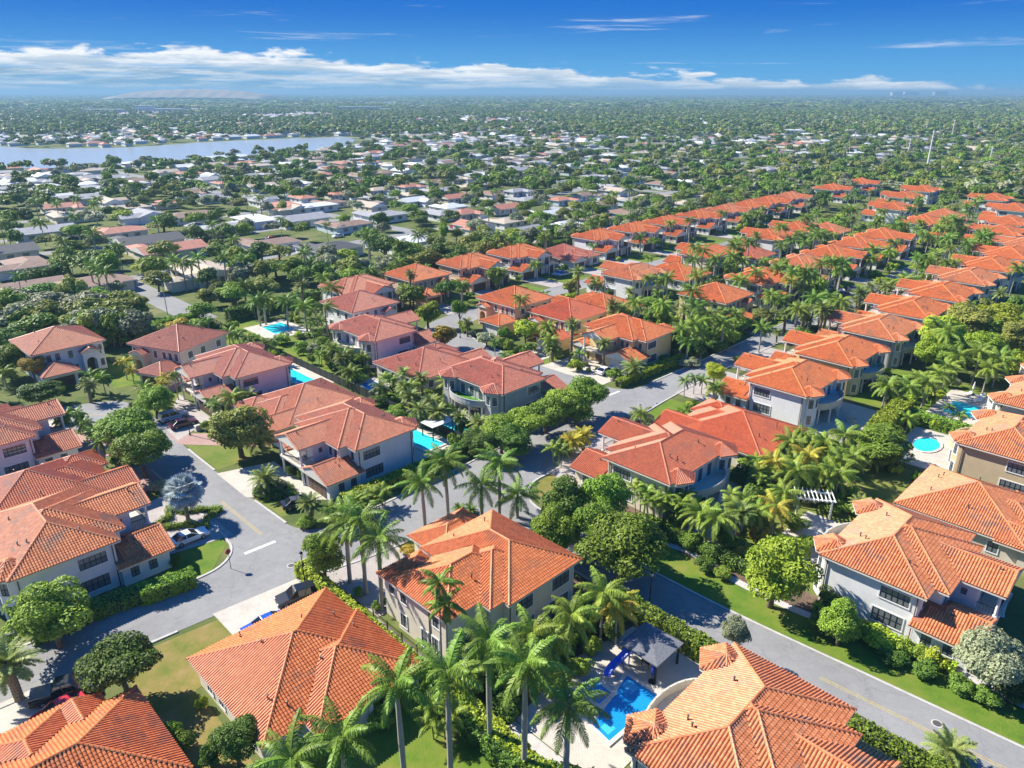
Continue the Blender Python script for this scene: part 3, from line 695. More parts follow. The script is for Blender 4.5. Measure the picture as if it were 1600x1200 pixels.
def tree_proto(lod, var):
    k = (lod, var)
    if k not in TREES:
        shape = ('round', 'spread', 'round', 'tall', 'spread')[var % 5]
        n, leaf, cl = {'near': (13000, 0.047, 40), 'mid': (2600, 0.095, 28), 'far': (420, 0.21, 16), 'tiny': (70, 0.42, 9), 'bush': (2600, 0.085, 20), 'smallbush': (900, 0.13, 14)}[lod]
        z0 = 0.0 if 'bush' in lod else (0.26, 0.33, 0.22, 0.2, 0.3)[var % 5]
        V, Q, cs = leaf_cloud(100 + var * 7 + len(lod), shape, n, leaf, 1.9 if 'bush' not in lod else 1.2, z0, cl)
        TREES[k] = (arrays_mesh('crown', V, Q, mats=[LEAF['green']]), trunk_mesh(var, cs, 1.9 if 'bush' not in lod else 1.2, thick=0.05 if 'bush' in lod else 0.075))
    return TREES[k]
VR = random.Random(77)
def tree(loc, rad, h, leaf='green', lod='near', label='', group=None, name='broadleaf_tree', cat='tree', var=None):
    var = VR.randrange(5) if var is None else var
    cm, tm = tree_proto(lod, var); root = empty(name, (loc[0], loc[1], 0), VR.uniform(0, 6.28), (rad, rad, h)); tag(root, label, cat, group)
    t = link(bpy.data.objects.new('trunk' if 'bush' not in lod else 'stem', tm), root)
    c = link(bpy.data.objects.new('crown' if 'bush' not in lod else 'foliage', cm), root)
    c.material_slots[0].link = 'OBJECT'; c.material_slots[0].material = LEAF[leaf]
    return root
def frond_geo(L=3.2, a0=55, a1=-45, n=26, ll=0.75, wd=0.085, hang=0.5, seed=0, fold=0.25):
    """feather leaf along +x: rachis strip and tapering leaflets on both sides"""
    g = random.Random(seed); V, Q = [], []
    pts = []; p = Vector((0, 0, 0)); m = 14
    for i in range(m + 1):
        a = R(a0 + (a1 - a0) * (i / m) ** 0.9); pts.append(p.copy()); p = p + Vector((math.cos(a), 0, math.sin(a))) * (L / m)
    for i in range(m):
        w0, w1 = 0.05 * (1 - i / m) + 0.012, 0.05 * (1 - (i + 1) / m) + 0.012
        b = len(V); V += [pts[i] + Vector((0, -w0, 0.02)), pts[i] + Vector((0, w0, 0.02)), pts[i+1] + Vector((0, w1, 0.02)), pts[i+1] + Vector((0, -w1, 0.02))]; Q.append((b, b+1, b+2, b+3))
    for k in range(n):
        f = 0.14 + 0.86 * k / (n - 1); x = f * m; i = min(int(x), m - 1); q = pts[i].lerp(pts[i+1], x - i); d = (pts[i+1] - pts[i]).normalized()
        l = ll * (math.sin(math.pi * min(1, 0.18 + f * 0.8)) ** 0.6) * g.uniform(0.85, 1.1)
        for sgn in (-1, 1):
            up = g.uniform(-fold, fold)
            out = (Vector((0, sgn, 0)) * 0.85 + d * 0.5 + Vector((0, 0, up - hang * 0.35))).normalized()
            mid = q + out * l * 0.5; tip = q + (out + Vector((0, 0, -hang * 0.55))).normalized() * l
            w = d * wd
            b = len(V); V += [q - w * 0.5, q + w * 0.5, mid + w * 0.62, mid - w * 0.62]; Q.append((b, b+1, b+2, b+3))
            b = len(V); V += [mid - w * 0.62, mid + w * 0.62, tip + w * 0.08, tip - w * 0.08]; Q.append((b, b+1, b+2, b+3))
    return np.array([tuple(v) for v in V]), np.array(Q)
def fan_geo(L=1.5, stalk=1.3, el=35, seed=0, n=18):
    g = random.Random(seed); V, Q = [], []; d = Vector((math.cos(R(el)), 0, math.sin(R(el)))); s = Vector((0, 1, 0)); nrm = d.cross(s)
    o = d * stalk; V += [Vector((0, -.04, 0)), Vector((0, .04, 0)), o + s * .03, o - s * .03]; Q.append((0, 1, 2, 3))
    for k in range(n):
        a = R(-115 + 230 * k / (n - 1)); e = (d * math.cos(a) + s * math.sin(a)); side = (s * math.cos(a) - d * math.sin(a)); l = L * g.uniform(0.85, 1.05)
        dr = Vector((0, 0, -0.16 * l)); b = len(V)
        V += [o, o + e * l * .55 + side * .15 + nrm * .05, o + e * l + dr, o + e * l * .55 - side * .15 - nrm * .05]; Q.append((b, b+1, b+2, b+3))
    return np.array([tuple(v) for v in V]), np.array(Q)
PALM = {  # fronds: (count, elevation range, args), trunk radius
 'royal': dict(leaf='royal', n=18, L=3.9, ll=0.92, hang=0.95, wd=0.07, rings=((64, 0, 5), (32, -38, 6), (0, -72, 7)), trunk=0.24, bark=PALMBARK, shaft=1.5),
 'coco': dict(leaf='coco', n=18, L=3.6, ll=0.85, hang=1.0, wd=0.068, rings=((65, -15, 5), (32, -55, 7), (-5, -80, 6)), trunk=0.15, bark=PALMBARK, shaft=0.3),
 'queen': dict(leaf='royal', n=12, L=2.5, ll=0.6, hang=1.0, wd=0.06, rings=((60, -20, 4), (28, -50, 4), (0, -75, 4)), trunk=0.12, bark=PALMBARK, shaft=0.7),
 'date': dict(leaf='date', n=40, L=2.6, ll=0.50, hang=0.15, wd=0.055, rings=((70, 20, 8), (45, -15, 11), (18, -40, 11), (-10, -60, 10)), trunk=0.32, bark=ROUGHBARK, shaft=0.0),
 'areca': dict(leaf='coco', n=9, L=2.0, ll=0.5, hang=0.5, wd=0.06, rings=((70, 0, 4), (40, -40, 5)), trunk=0.07, bark=SHAFT, shaft=0.4),
 'cycad': dict(leaf='dark', n=22, L=1.2, ll=0.28, hang=0.1, wd=0.05, rings=((60, 10, 8), (30, -20, 8), (5, -35, 6)), trunk=0.18, bark=ROUGHBARK, shaft=0.0),
}
_pc = {}
def palm_parts(kind):
    if kind in _pc: return _pc[kind]
    P = PALM[kind]; fr = []
    for i, (a0, a1, c) in enumerate(P['rings']):
        V, Q = frond_geo(P['L'] * (0.92, 1.0, 0.97, 0.85)[i], a0, a1, 36 if P['L'] > 2.3 else 22, P['ll'], P['wd'], P['hang'], i + 3)
        fr.append((V, Q, arrays_mesh('frond', V, Q, mats=[LEAF[P['leaf']]]), c))
    mb = MB(); r = P['trunk']
    if kind == 'royal': prof = [(r * 1.35, -0.003), (r * 1.1, 0.06), (r * 1.0, 0.25), (r * 1.1, 0.5), (r * 0.95, 0.75), (r * 0.75, 1.0)]
    elif kind in ('date', 'cycad'): prof = [(r * 1.2, -0.01)] + [(r * (1.0 if k % 2 else 1.16), 0.04 + 0.94 * k / 22) for k in range(23)]
    else: prof = [(r * 1.4, -0.003), (r * 1.0, 0.08), (r * 0.85, 0.5), (r * 0.75, 1.0)]
    mb.lathe(prof, 10); tm = mb.mesh('trunk', P['bark'], kind not in ('date', 'cycad'))
    sm = None
    if P['shaft']:
        s = MB(); s.lathe([(r * 0.8, -0.15), (r * 0.85, 0.2), (r * 0.62, P['shaft'] * 0.7), (r * 0.3, P['shaft'])], 10); sm = s.mesh('crownshaft', SHAFT, True)
    # joined crowns for palms too small in the picture to show single fronds
    crowns = []
    for v in range(3):
        g = random.Random(v * 13 + 5); Vs, Qs, b = [], [], 0
        for i, (V, Q, me, c) in enumerate(fr):
            for k in range(c):
                a = 2 * math.pi * k / c + g.uniform(-.25, .25) + i * 0.5; s = g.uniform(0.86, 1.1); t = g.uniform(-0.14, 0.14)
                ct, st = math.cos(t), math.sin(t); W = V * s
                W = np.stack([W[:, 0] * ct - W[:, 2] * st, W[:, 1], W[:, 0] * st + W[:, 2] * ct], axis=1)
                W = np.stack([W[:, 0] * math.cos(a) - W[:, 1] * math.sin(a), W[:, 0] * math.sin(a) + W[:, 1] * math.cos(a), W[:, 2]], axis=1)
                Vs.append(W); Qs.append(Q + b); b += len(W)
        crowns.append(arrays_mesh('crown', np.concatenate(Vs), np.concatenate(Qs), mats=[LEAF[P['leaf']]]))
    _pc[kind] = (fr, tm, sm, crowns); return _pc[kind]
def palm(kind, loc, h, label, group=None, detail=False, scale=1.0, leaf=None, lean=0.0, name=None, cat='palm'):
    fr, tm, sm, crowns = palm_parts(kind); P = PALM[kind]
    root = empty(name or {'royal': 'royal_palm', 'coco': 'coconut_palm', 'queen': 'queen_palm', 'date': 'date_palm', 'areca': 'areca_palm', 'cycad': 'cycad'}[kind], (loc[0], loc[1], 0), VR.uniform(0, 6.28))
    root.rotation_euler = (VR.uniform(-lean, lean), VR.uniform(-lean, lean), root.rotation_euler.z); tag(root, label, cat, group)
    t = link(bpy.data.objects.new('trunk', tm), root); t.scale = (scale, scale, h)
    z = h
    if sm: s = link(bpy.data.objects.new('crownshaft', sm), root); s.location = (0, 0, h); s.scale = (scale,) * 3; z = h + P['shaft'] * 0.8 * scale
    if detail:
        for i, (V, Q, me, c) in enumerate(fr):
            for k in range(c):
                f = link(bpy.data.objects.new('frond', me), root); f.location = (0, 0, z); f.scale = (scale * VR.uniform(0.88, 1.1),) * 3
                f.rotation_euler = (VR.uniform(-.2, .2), VR.uniform(-.14, .14), 2 * math.pi * k / c + VR.uniform(-.25, .25) + i * 0.5)
                if leaf: f.material_slots[0].link = 'OBJECT'; f.material_slots[0].material = LEAF[leaf]
    else:
        c = link(bpy.data.objects.new('crown', VR.choice(crowns)), root); c.location = (0, 0, z); c.scale = (scale,) * 3
        if leaf: c.material_slots[0].link = 'OBJECT'; c.material_slots[0].material = LEAF[leaf]
    return root
def palm_clump(loc, h, n, label, group=None, leaf=None, spread=0.8, kind='areca'):
    """several slender stems from one root: one plant"""
    fr, tm, sm, crowns = palm_parts(kind); root = empty('clumping_palm', (loc[0], loc[1], 0), VR.uniform(0, 6.28)); tag(root, label, 'palm', group)
    for i in range(n):
        a = 2 * math.pi * i / n + VR.uniform(-.4, .4); r = spread * VR.uniform(0.2, 1); hh = h * VR.uniform(0.65, 1.05); ti = VR.uniform(0.05, 0.16)
        M = Matrix.Translation((r * math.cos(a), r * math.sin(a), -0.05)) @ Matrix.Rotation(a, 4, 'Z') @ Matrix.Rotation(ti, 4, 'Y')
        t = link(bpy.data.objects.new('trunk', tm), root, M @ Matrix.Diagonal((1, 1, hh, 1)))
        c = link(bpy.data.objects.new('crown', crowns[i % 3]), root, M @ Matrix.Translation((0, 0, hh)))
        if leaf: c.material_slots[0].link = 'OBJECT'; c.material_slots[0].material = LEAF[leaf]
    return root
def bismarck(loc, h, label):
    root = empty('fan_palm', (loc[0], loc[1], 0)); tag(root, label, 'palm')
    mb = MB(); mb.lathe([(0.36, -0.05), (0.28, 0.3), (0.22, h * 0.6), (0.26, h)], 12); mb.build('trunk', ROUGHBARK, root, True)
    ms = []
    for i, el in enumerate((75, 45, 15, -15, -40)):
        V, Q = fan_geo(1.45, 1.5, el, i); ms.append(arrays_mesh('fan_leaf', V, Q, mats=[LEAF['silver']]))
    for i, c in enumerate((4, 8, 9, 8, 6)):
        for k in range(c):
            f = link(bpy.data.objects.new('fan_leaf', ms[i]), root); f.location = (0, 0, h + 0.1); f.rotation_euler = (VR.uniform(-.3, .3), 0, 2 * math.pi * k / c + i * .4 + VR.uniform(-.2, .2))
    return root
def hedge(path, width, h, label, group=None, leaf='green', density=70, size=0.15, name='hedge', cat='hedge'):
    """clipped hedge along a path of world points: dark core plus a skin of leaf faces"""
    g = np.random.default_rng(len(path) * 31 + int(abs(path[0][0]) * 10)); mb = MB(); Vs = []
    P = [Vector((p[0], p[1], 0)) for p in path]
    for a, b in zip(P[:-1], P[1:]):
        d = b - a; L = d.length; ang = math.atan2(d.y, d.x); c = (a + b) / 2
        mb.obox(c, ang, L / 2 + width * 0.2, width / 2 - 0.1, 0, h - 0.12)
        n = int((2 * h + width) * L * density); ca, sa = math.cos(ang), math.sin(ang)
        per = g.uniform(0, 2 * h + width, n); x = g.uniform(-L/2 - width * 0.35, L/2 + width * 0.35, n)
        y = np.where(per < h, -width/2, np.where(per < h + width, per - h - width/2, width/2)); z = np.where(per < h, per, np.where(per < h + width, h, per - h - width))
        bumpy = 0.10 * np.sin(x * 2.1 + y) + 0.07 * np.sin(x * 5.3)
        nrm = np.stack([g.normal(size=n) * .6, np.where(per < h, -1, np.where(per < h + width, 0, 1)) + g.normal(size=n) * .6, np.where((per >= h) & (per < h + width), 1, 0.2) + g.normal(size=n) * .6], axis=1)
        jit = g.normal(size=(n, 3)) * 0.07
        pos = np.stack([x, y + np.sign(y) * bumpy * (np.abs(y) > width/2 - .01), np.maximum(z, 0.05) + bumpy * (z >= h)], axis=1) + jit
        nrm /= np.linalg.norm(nrm, axis=1)[:, None]; t = np.cross(nrm, g.normal(size=(n, 3))); t /= np.linalg.norm(t, axis=1)[:, None]; bb = np.cross(nrm, t)
        s = size * g.uniform(0.7, 1.4, n)
        W = np.stack([pos - t * s[:, None], pos - bb * (s * .55)[:, None], pos + t * s[:, None], pos + bb * (s * .55)[:, None]], axis=1)
        W = np.stack([W[..., 0] * ca - W[..., 1] * sa + c.x, W[..., 0] * sa + W[..., 1] * ca + c.y, np.maximum(W[..., 2], 0.01)], axis=-1); Vs.append(W.reshape(-1, 3))
    o0 = P[0]; root = empty(name, (o0.x, o0.y, 0)); tag(root, label, cat, group)
    mb.v = [(x - o0.x, y - o0.y, z) for x, y, z in mb.v]; mb.build('branches', HEDGECORE, root)
    V = np.concatenate(Vs) - np.array([o0.x, o0.y, 0]); me = arrays_mesh('foliage', V, np.arange(len(V)).reshape(-1, 4), mats=[LEAF[leaf]])
    link(bpy.data.objects.new('foliage', me), root)
    return root
HEDGECORE = plain('hedge_core', (0.030, 0.045, 0.015), 0.95, var=0.3)
# ------------------------------------------------------------------ ground, streets, lawns
def sheet(name, pts, z, mat, holes=None):
    """flat polygon from street-grid points"""
    bm = bmesh.new(); vs = [bm.verts.new(street(p, q, z)) for p, q in pts]; f = bm.faces.new(vs); f.normal_update()
    if f.normal.z < 0: f.normal_flip()
    bmesh.ops.triangulate(bm, faces=[f]); bm.normal_update()
    for f in bm.faces:
        if f.normal.z < 0: f.normal_flip()
    me = bpy.data.meshes.new(name); bm.to_mesh(me); bm.free(); me.materials.append(mat); return structure(name, me)
def smooth_line(pts, n=6):
    """Catmull-Rom through the points"""
    P = [Vector((a, b, 0)) for a, b in pts]; P = [2*P[0] - P[1]] + P + [2*P[-1] - P[-2]]; out = []
    for i in range(1, len(P) - 2):
        for k in range(n):
            t = k / n; a, b, c, d = P[i-1:i+3]
            v = 0.5 * ((2*b) + (c - a)*t + (2*a - 5*b + 4*c - d)*t*t + (3*b - a - 3*c + d)*t**3); out.append((v.x, v.y))
    out.append((P[-2].x, P[-2].y)); return out
def ribbon(name, left, right, z, mat):
    mb = MB(); n = len(left)
    mb.add([street(*p, z) for p in left] + [street(*p, z) for p in right], [(i, n + i, n + i + 1, i + 1) for i in range(n - 1)])
    me = mb.mesh(name, mat)
    if me.polygons and me.polygons[0].normal.z < 0: me.flip_normals()
    return structure(name, me)
def offset_line(pts, d):
    out = []
    for i, (a, b) in enumerate(pts):
        p, n = pts[max(0, i-1)], pts[min(len(pts)-1, i+1)]; dx, dy = n[0]-p[0], n[1]-p[1]; l = math.hypot(dx, dy) or 1
        out.append((a - dy/l*d, b + dx/l*d))
    return out
def kerb(pts, w=0.32, h=0.13, name='kerb'):
    pts = list(pts); a = offset_line(pts, -w/2); b = offset_line(pts, w/2); mb = MB(); n = len(pts)
    V = [street(*p, 0.0) for p in a] + [street(*p, h) for p in a] + [street(*p, h) for p in b] + [street(*p, 0.0) for p in b]
    F = []
    for i in range(n - 1):
        for r in range(3): F.append((r*n + i, r*n + i + 1, (r+1)*n + i + 1, (r+1)*n + i))
    mb.add(V, F); return structure(name, mb.mesh(name, KERB))
gm = MB(); gs = 30000
gm.add([(-gs, -2000, 0), (gs, -2000, 0), (gs, gs * 1.3, 0), (-gs, gs * 1.3, 0)], [(0, 1, 2, 3)])
structure('ground', gm.mesh('ground', GRASS['base']))
lo1 = smooth_line([(-60, 76), (-20, 74.5), (20, 71.8), (34, 70.4), (45, 68.2), (62, 67.2), (78, 67.4), (92, 69), (118, 71.3), (160, 72), (240, 72), (330, 72)], 5)
hi1 = smooth_line([(-60, 85), (-20, 83.5), (20, 80.0), (34, 78.6), (45, 78.0), (62, 78.2), (78, 79.2), (92, 79.6), (118, 78.4), (160, 78.4), (240, 79), (330, 79)], 5)
ribbon('road', lo1, hi1, 0.030, ASPHALT)
l2 = [(60.8, 67.5), (59.6, 60), (59.0, 45), (59.2, 30), (59.9, 12), (61.2, -20), (62.5, -60)]; r2 = [(67.8, 67.5), (66.4, 60), (65.9, 45), (65.9, 30), (67.0, 12), (68.8, -20), (70.2, -60)]
ribbon('road', smooth_line(l2), smooth_line(r2), 0.034, ASPHALT)
l3 = smooth_line([(31.8, 77.4), (32.2, 95), (32.2, 115), (31.8, 130), (28, 137), (18, 140.5), (-5, 143), (-40, 146)]); r3 = smooth_line([(39.6, 76.8), (39.2, 95), (39.3, 115), (40.2, 136), (37, 146), (22, 150), (-4, 151), (-40, 154)])
ribbon('road', l3, r3, 0.034, ASPHALT)
l4 = smooth_line([(102.0, 78.5), (102, 100), (102.6, 120), (106, 136), (116, 143.5), (140, 145), (200, 145), (330, 146)]); r4 = smooth_line([(110.2, 78), (110, 100), (110.4, 115), (113, 127), (121, 135.5), (140, 137.5), (200, 137.5), (330, 138.5)])
ribbon('road', l4, r4, 0.034, ASPHALT)
for nm, a, b in (('road', [(40, 243), (700, 243)], [(40, 251), (700, 251)]),):
    ribbon(nm, a, b, 0.03, ASPHALT)
ribbon('road', [(69, 186), (69.5, 243.2)], [(77, 186), (77, 243.2)], 0.034, ASPHALT)
# corner fillets and the kerbs
def fillet(c, r, a0, a1, n=8): return [(c[0] + r * math.cos(R(a0 + (a1 - a0) * i / n)), c[1] + r * math.sin(R(a0 + (a1 - a0) * i / n))) for i in range(n + 1)]
f_a = fillet((52.6, 60.2), 7.0, 90, 0); sheet('road_corner', f_a + [(62, 60.2), (62, 68.5), (52.6, 68.5)], 0.038, ASPHALT)
f_b = fillet((73.4, 60.5), 6.8, 180, 90); sheet('road_corner', f_b + [(73.4, 69), (64, 69), (64, 60.5)], 0.038, ASPHALT)
f_c = fillet((26.6, 84.8), 5.2, 270, 360); sheet('road_corner', f_c + [(33.5, 84.8), (33.5, 78), (26.6, 78)], 0.038, ASPHALT)
f_d = fillet((44.6, 83.2), 5.2, 180, 270); sheet('road_corner', f_d + [(44.6, 77), (38, 77), (38, 83.2)], 0.038, ASPHALT)
f_e = fillet((97.0, 84.6), 5.0, 270, 360); sheet('road_corner', f_e + [(103.5, 84.6), (103.5, 78), (97.0, 78)], 0.038, ASPHALT)
f_f = fillet((115.2, 83.6), 5.0, 180, 270); sheet('road_corner', f_f + [(115.2, 77), (109, 77), (109, 83.6)], 0.038, ASPHALT)
def cut(line, a, b): return [p for p in line if a <= p[0] <= b]
def cutq(line, a, b): return [p for p in line if a <= p[1] <= b]
kerb(cut(lo1, -60, 24)); kerb(cut(lo1, 34, 52) + f_a + cutq(smooth_line(l2), -60, 59.5)); kerb([p for p in reversed(cutq(smooth_line(r2), -60, 60))] + f_b + cut(lo1, 74, 78)); kerb(cut(lo1, 94, 330))
kerb(cut(hi1, -60, 26) + f_c + cutq(l3, 85, 95)); kerb(cutq(l3, 104, 112)); kerb(cut(hi1, 45, 96) + f_e + cutq(l4, 85, 96)); kerb(cutq(r3, 84, 92)[::-1] + f_d[:1]); kerb(cutq(r3, 104, 118)); kerb(cut(hi1, 116, 330)); kerb(cutq(r4, 84, 96)); kerb(cutq(r4, 112, 130))
def dashes(name, line, w, z, mat, on=None):
    a, b = offset_line(line, -w/2), offset_line(line, w/2); return ribbon(name, a, b, z, mat)
mid3 = [((a[0] + b[0]) / 2, (a[1] + b[1]) / 2) for a, b in zip(l3, r3)]; m3 = [p for p in mid3 if 82 < p[1] < 97]
dashes('lane_marking', offset_line(m3, 0.14), 0.12, 0.040, YELLOW); dashes('lane_marking', offset_line(m3, -0.14), 0.12, 0.040, YELLOW)
m3 = [p for p in mid3 if 126 < p[1] < 150 and p[0] > 15]
dashes('lane_marking', offset_line(m3, 0.14), 0.12, 0.040, YELLOW); dashes('lane_marking', offset_line(m3, -0.14), 0.12, 0.040, YELLOW)
mid2 = [((a[0] + b[0]) / 2, (a[1] + b[1]) / 2) for a, b in zip(smooth_line(l2), smooth_line(r2))]
m2 = [p for p in mid2 if -2 < p[1] < 22]; dashes('lane_marking', offset_line(m2, 0.14), 0.12, 0.040, YELLOW); dashes('lane_marking', offset_line(m2, -0.14), 0.12, 0.040, YELLOW)
m2 = [p for p in mid2 if 52 < p[1] < 64]; dashes('lane_marking', m2, 0.12, 0.040, YELLOW)
dashes('stop_line', [(32.0, 80.4), (36.2, 80.2)], 0.55, 0.044, WHITEPAINT); dashes('stop_line', [(106.3, 80.3), (110.1, 80.1)], 0.5, 0.044, WHITEPAINT)
# lawns
LAWNS = [('dry', [(13.4, 45), (17.8, 45), (17.8, 62), (24, 63), (29.5, 64.5), (30, 69.9), (22, 70.8), (13.5, 71.6)]), ('bright', [(18.5, 28), (37, 28), (37, 45.8), (18.5, 45.8)]),
 ('dry', [(44.6, 58), (52, 59), (58.2, 60.3), (57, 64.2), (53, 66.6), (46.5, 67.6), (45, 64)]),
 ('bright', [(23.0, 80.2), (27.2, 79.6), (31.3, 84), (31.7, 87.2), (23.5, 86.5)]), ('mixed', [(-14, 83.4), (22.8, 80.2), (22.8, 82.8), (-14, 84)]),
 ('mixed', [(39.6, 104.8), (46, 104.5), (46, 116), (39.6, 117.6)]), ('mixed', [(39.8, 85), (45.5, 84.5), (46, 92.6), (39.6, 93)]), ('mixed', [(40.2, 127), (47, 128), (49, 144), (42, 146)]),
 ('bright', [(66.3, 60), (66.2, 45), (66.2, 30), (67.3, 12), (69.2, -20), (71, -60), (78, -60), (74.0, -20), (72.5, 8), (71.8, 30), (71.6, 48), (71.2, 59.6)]),
 ('dry', [(69.5, 60.5), (72.5, 60.3), (76, 62), (76, 66.8), (72, 66.6), (69.4, 64)]),
 ('bright', [(54.8, 28), (58.9, 30), (59.6, 12), (61, -20), (54, -20), (54.6, 10)]), ('bright', [(97.5, 63.8), (114, 63.8), (114, 70.8), (97.5, 69.2)]),
 ('bright', [(69, 86), (72.2, 86), (72.2, 140), (69, 140)]), ('bright', [(74.5, 98), (80, 98), (80, 112), (74.5, 112)]), ('bright', [(110.5, 101), (117, 101), (118, 113.4), (110.6, 113.8)]), ('bright', [(55, 146), (72, 140), (72, 185), (60, 182)]),
 ('bright', [(74.5, 128), (82, 130), (82, 178), (74.5, 176)]), ('bright', [(138, 30), (162, 30), (162, 46), (138, 46)]), ('mixed', [(26, 124), (31.6, 124), (30.5, 132), (24, 136)]), ('bright', [(40, 152), (52, 150), (60, 166), (44, 172)]),
 ('mixed', [(76, 26), (116, 26), (116, 45.5), (76, 45.5)]), ('dry', [(111, 240), (190, 240), (190, 241.5), (111, 241.5)]), ('bright', [(128, 205), (146, 205), (146, 228), (128, 228)])]
for k, pts in LAWNS: sheet('lawn', pts, 0.018, GRASS[k])
for pts in ([(80, 50), (74.8, 50), (74.8, 62), (80, 62)], [(71.8, 46), (75.4, 46), (75.4, 24), (71.8, 24)], [(40, 40), (58, 40), (58, 36), (40, 36)], [(54, 58.5), (58, 58.5), (58.6, 45), (55, 44)]): sheet('planting_bed', pts, 0.024, MULCH)
# driveways and terraces
LAWNS2 = []
DRIVES = [(PAVER, [(23.5, 87.3), (33.0, 85.5), (33.0, 103), (23.5, 101.5)]), (PAVERPINK, [(24, 123), (32.4, 121), (32.4, 131), (26, 136)]), (PAVERPINK, [(24, 106), (32.6, 105), (32.6, 114), (24, 118)]),
 (PAVERPALE, [(38.8, 93.6), (46.8, 84.6), (47.2, 101), (38.9, 103.6)]), (PAVERPINK, [(39.0, 117.8), (49, 106.6), (49, 114), (39.2, 123.6)]), (PAVER, [(39.4, 119.4), (47.5, 124.4), (48, 140), (39.9, 127)]),
 (PAVERPALE, [(24.0, 62.5), (36.5, 62.8), (36.5, 70.8), (24.0, 71.9)]), (PAVER, [(36.9, 58.2), (47, 58.2), (46.8, 69), (36.9, 70.6)]),
 (PAVER, [(74.0, 60.5), (93.5, 60.5), (93.5, 70), (76, 68.5)]), (PAVER, [(117, 62), (135, 62), (135, 72.2), (117, 72)]), (PAVER, [(138, 62), (156, 62), (156, 72.6), (138, 72.4)]), 
 (PAVERPALE, [(109.8, 84.5), (121.5, 84.5), (121.5, 100), (109.8, 101)]), (PAVERPALE, [(109.8, 103.2), (119, 103.2), (119, 110), (109.8, 110)]), (PAVER, [(93, 82), (102.3, 84), (102.3, 101), (93, 101)]), (PAVER, [(93, 104), (102.3, 104), (102.3, 122), (93, 122)]),
  (PAVERPINK, [(46, 146), (52, 147), (46, 140), (41, 141)]), (PAVER, [(-6, 100), (0, 100), (0, 60), (-6, 60)]),
 (PAVERPALE, [(0, 63), (9, 63), (9, 73.4), (0, 73.9)]),
 (PAVERPALE, [(37.5, 26.6), (56, 26.6), (56, 37), (47, 38.5), (37.5, 37)]), (CONC, [(33.2, 26.4), (37.4, 26.4), (37.4, 37), (33.2, 37)]), (PAVERPALE, [(118, 24), (134, 24), (134, 33), (118, 33)]), (PAVERPALE, [(139.5, 24), (158, 24), (158, 34), (139.5, 34)]),
 (PAVERPALE, [(80, 27), (93, 27), (93, 34), (80, 34)]), (CONC, [(76, 38), (93, 38), (93, 46), (76, 46)]), (PAVERPALE, [(118, 36), (136, 36), (136, 47), (118, 47)]), (PAVERPALE, [(63, 84.6), (72, 84.6), (72, 100), (63, 100)]), (PAVERPALE, [(64.5, 124), (73, 124), (73, 141), (64.5, 141)]),
 (PAVERPALE, [(74, 86), (82, 86), (82, 96), (74, 96)]), (PAVERPALE, [(74.8, 112.2), (80.5, 112.2), (80.5, 121), (74.8, 121)]), (PAVER, [(35.2, 44.6), (36.8, 44.6), (36.8, 58), (35.2, 58)]), (PAVERPALE, [(77, 158), (88, 158), (88, 172), (77, 172)])]
for p in (160.7, 182.4, 204.2, 227.5, 250.0, 272.5, 296.0): DRIVES += [(PAVER, [(p - .2, 63), (p + 6.6, 63), (p + 6.6, 72.3), (p - .2, 72.3)]), (PAVERPALE, [(p + 12.8, 61.5), (p + 17, 61.5), (p + 17, 72.3), (p + 12.8, 72.3)])]; LAWNS2.append([(p + 6.7, 62), (p + 12.7, 62), (p + 12.7, 71.8), (p + 6.7, 71.8)])
for p in (162, 186, 213, 234, 256, 278, 322): DRIVES.append((PAVER, [(p - .2, 78.6), (p + 6.6, 78.6), (p + 6.6, 85.2), (p - .2, 85.2)])); LAWNS2.append([(p + 6.7, 78.9), (p + 19, 78.9), (p + 19, 85.2), (p + 6.7, 85.2)])
for p in (100, 121, 141, 162, 184, 204, 226, 248, 272, 295, 314): DRIVES.append((PAVER, [(p - .2, 144.6), (p + 6.6, 144.6), (p + 6.6, 157.5), (p - .2, 157.5)])); LAWNS2.append([(p + 6.7, 145.2), (p + 18, 145.2), (p + 18, 156.5), (p + 6.7, 156.5)])
for pts in LAWNS2: sheet('lawn', pts, 0.017, GRASS['bright'])
for i, (m, pts) in enumerate(DRIVES): sheet('terrace' if 17 <= i <= 28 and m is not PAVERPINK else 'driveway', pts, 0.044 + 0.0007 * i, m)
path = smooth_line([(71.4, 52), (71.6, 45), (72.6, 40), (71.4, 34), (71.2, 26), (72.6, 18), (73.8, 10), (73.4, 3), (74.8, -6), (76, -25)])
dashes('footpath', path, 1.1, 0.095, CONC)
# lake
LK = [ground(u, v) for u, v in ((-260, 222), (0, 229), (60, 233), (200, 231), (330, 222), (470, 216), (540, 214), (556, 219), (548, 226), (520, 233), (470, 238), (420, 241), (350, 246), (250, 255), (140, 262), (60, 264), (-40, 262), (-300, 268))]
mb = MB(); mb.add([(p.x, p.y, 0.35) for p in LK], [tuple(reversed(range(len(LK))))]); me = mb.mesh('lake', LAKEW)
if me.polygons[0].normal.z < 0: me.flip_normals()
structure('lake', me)
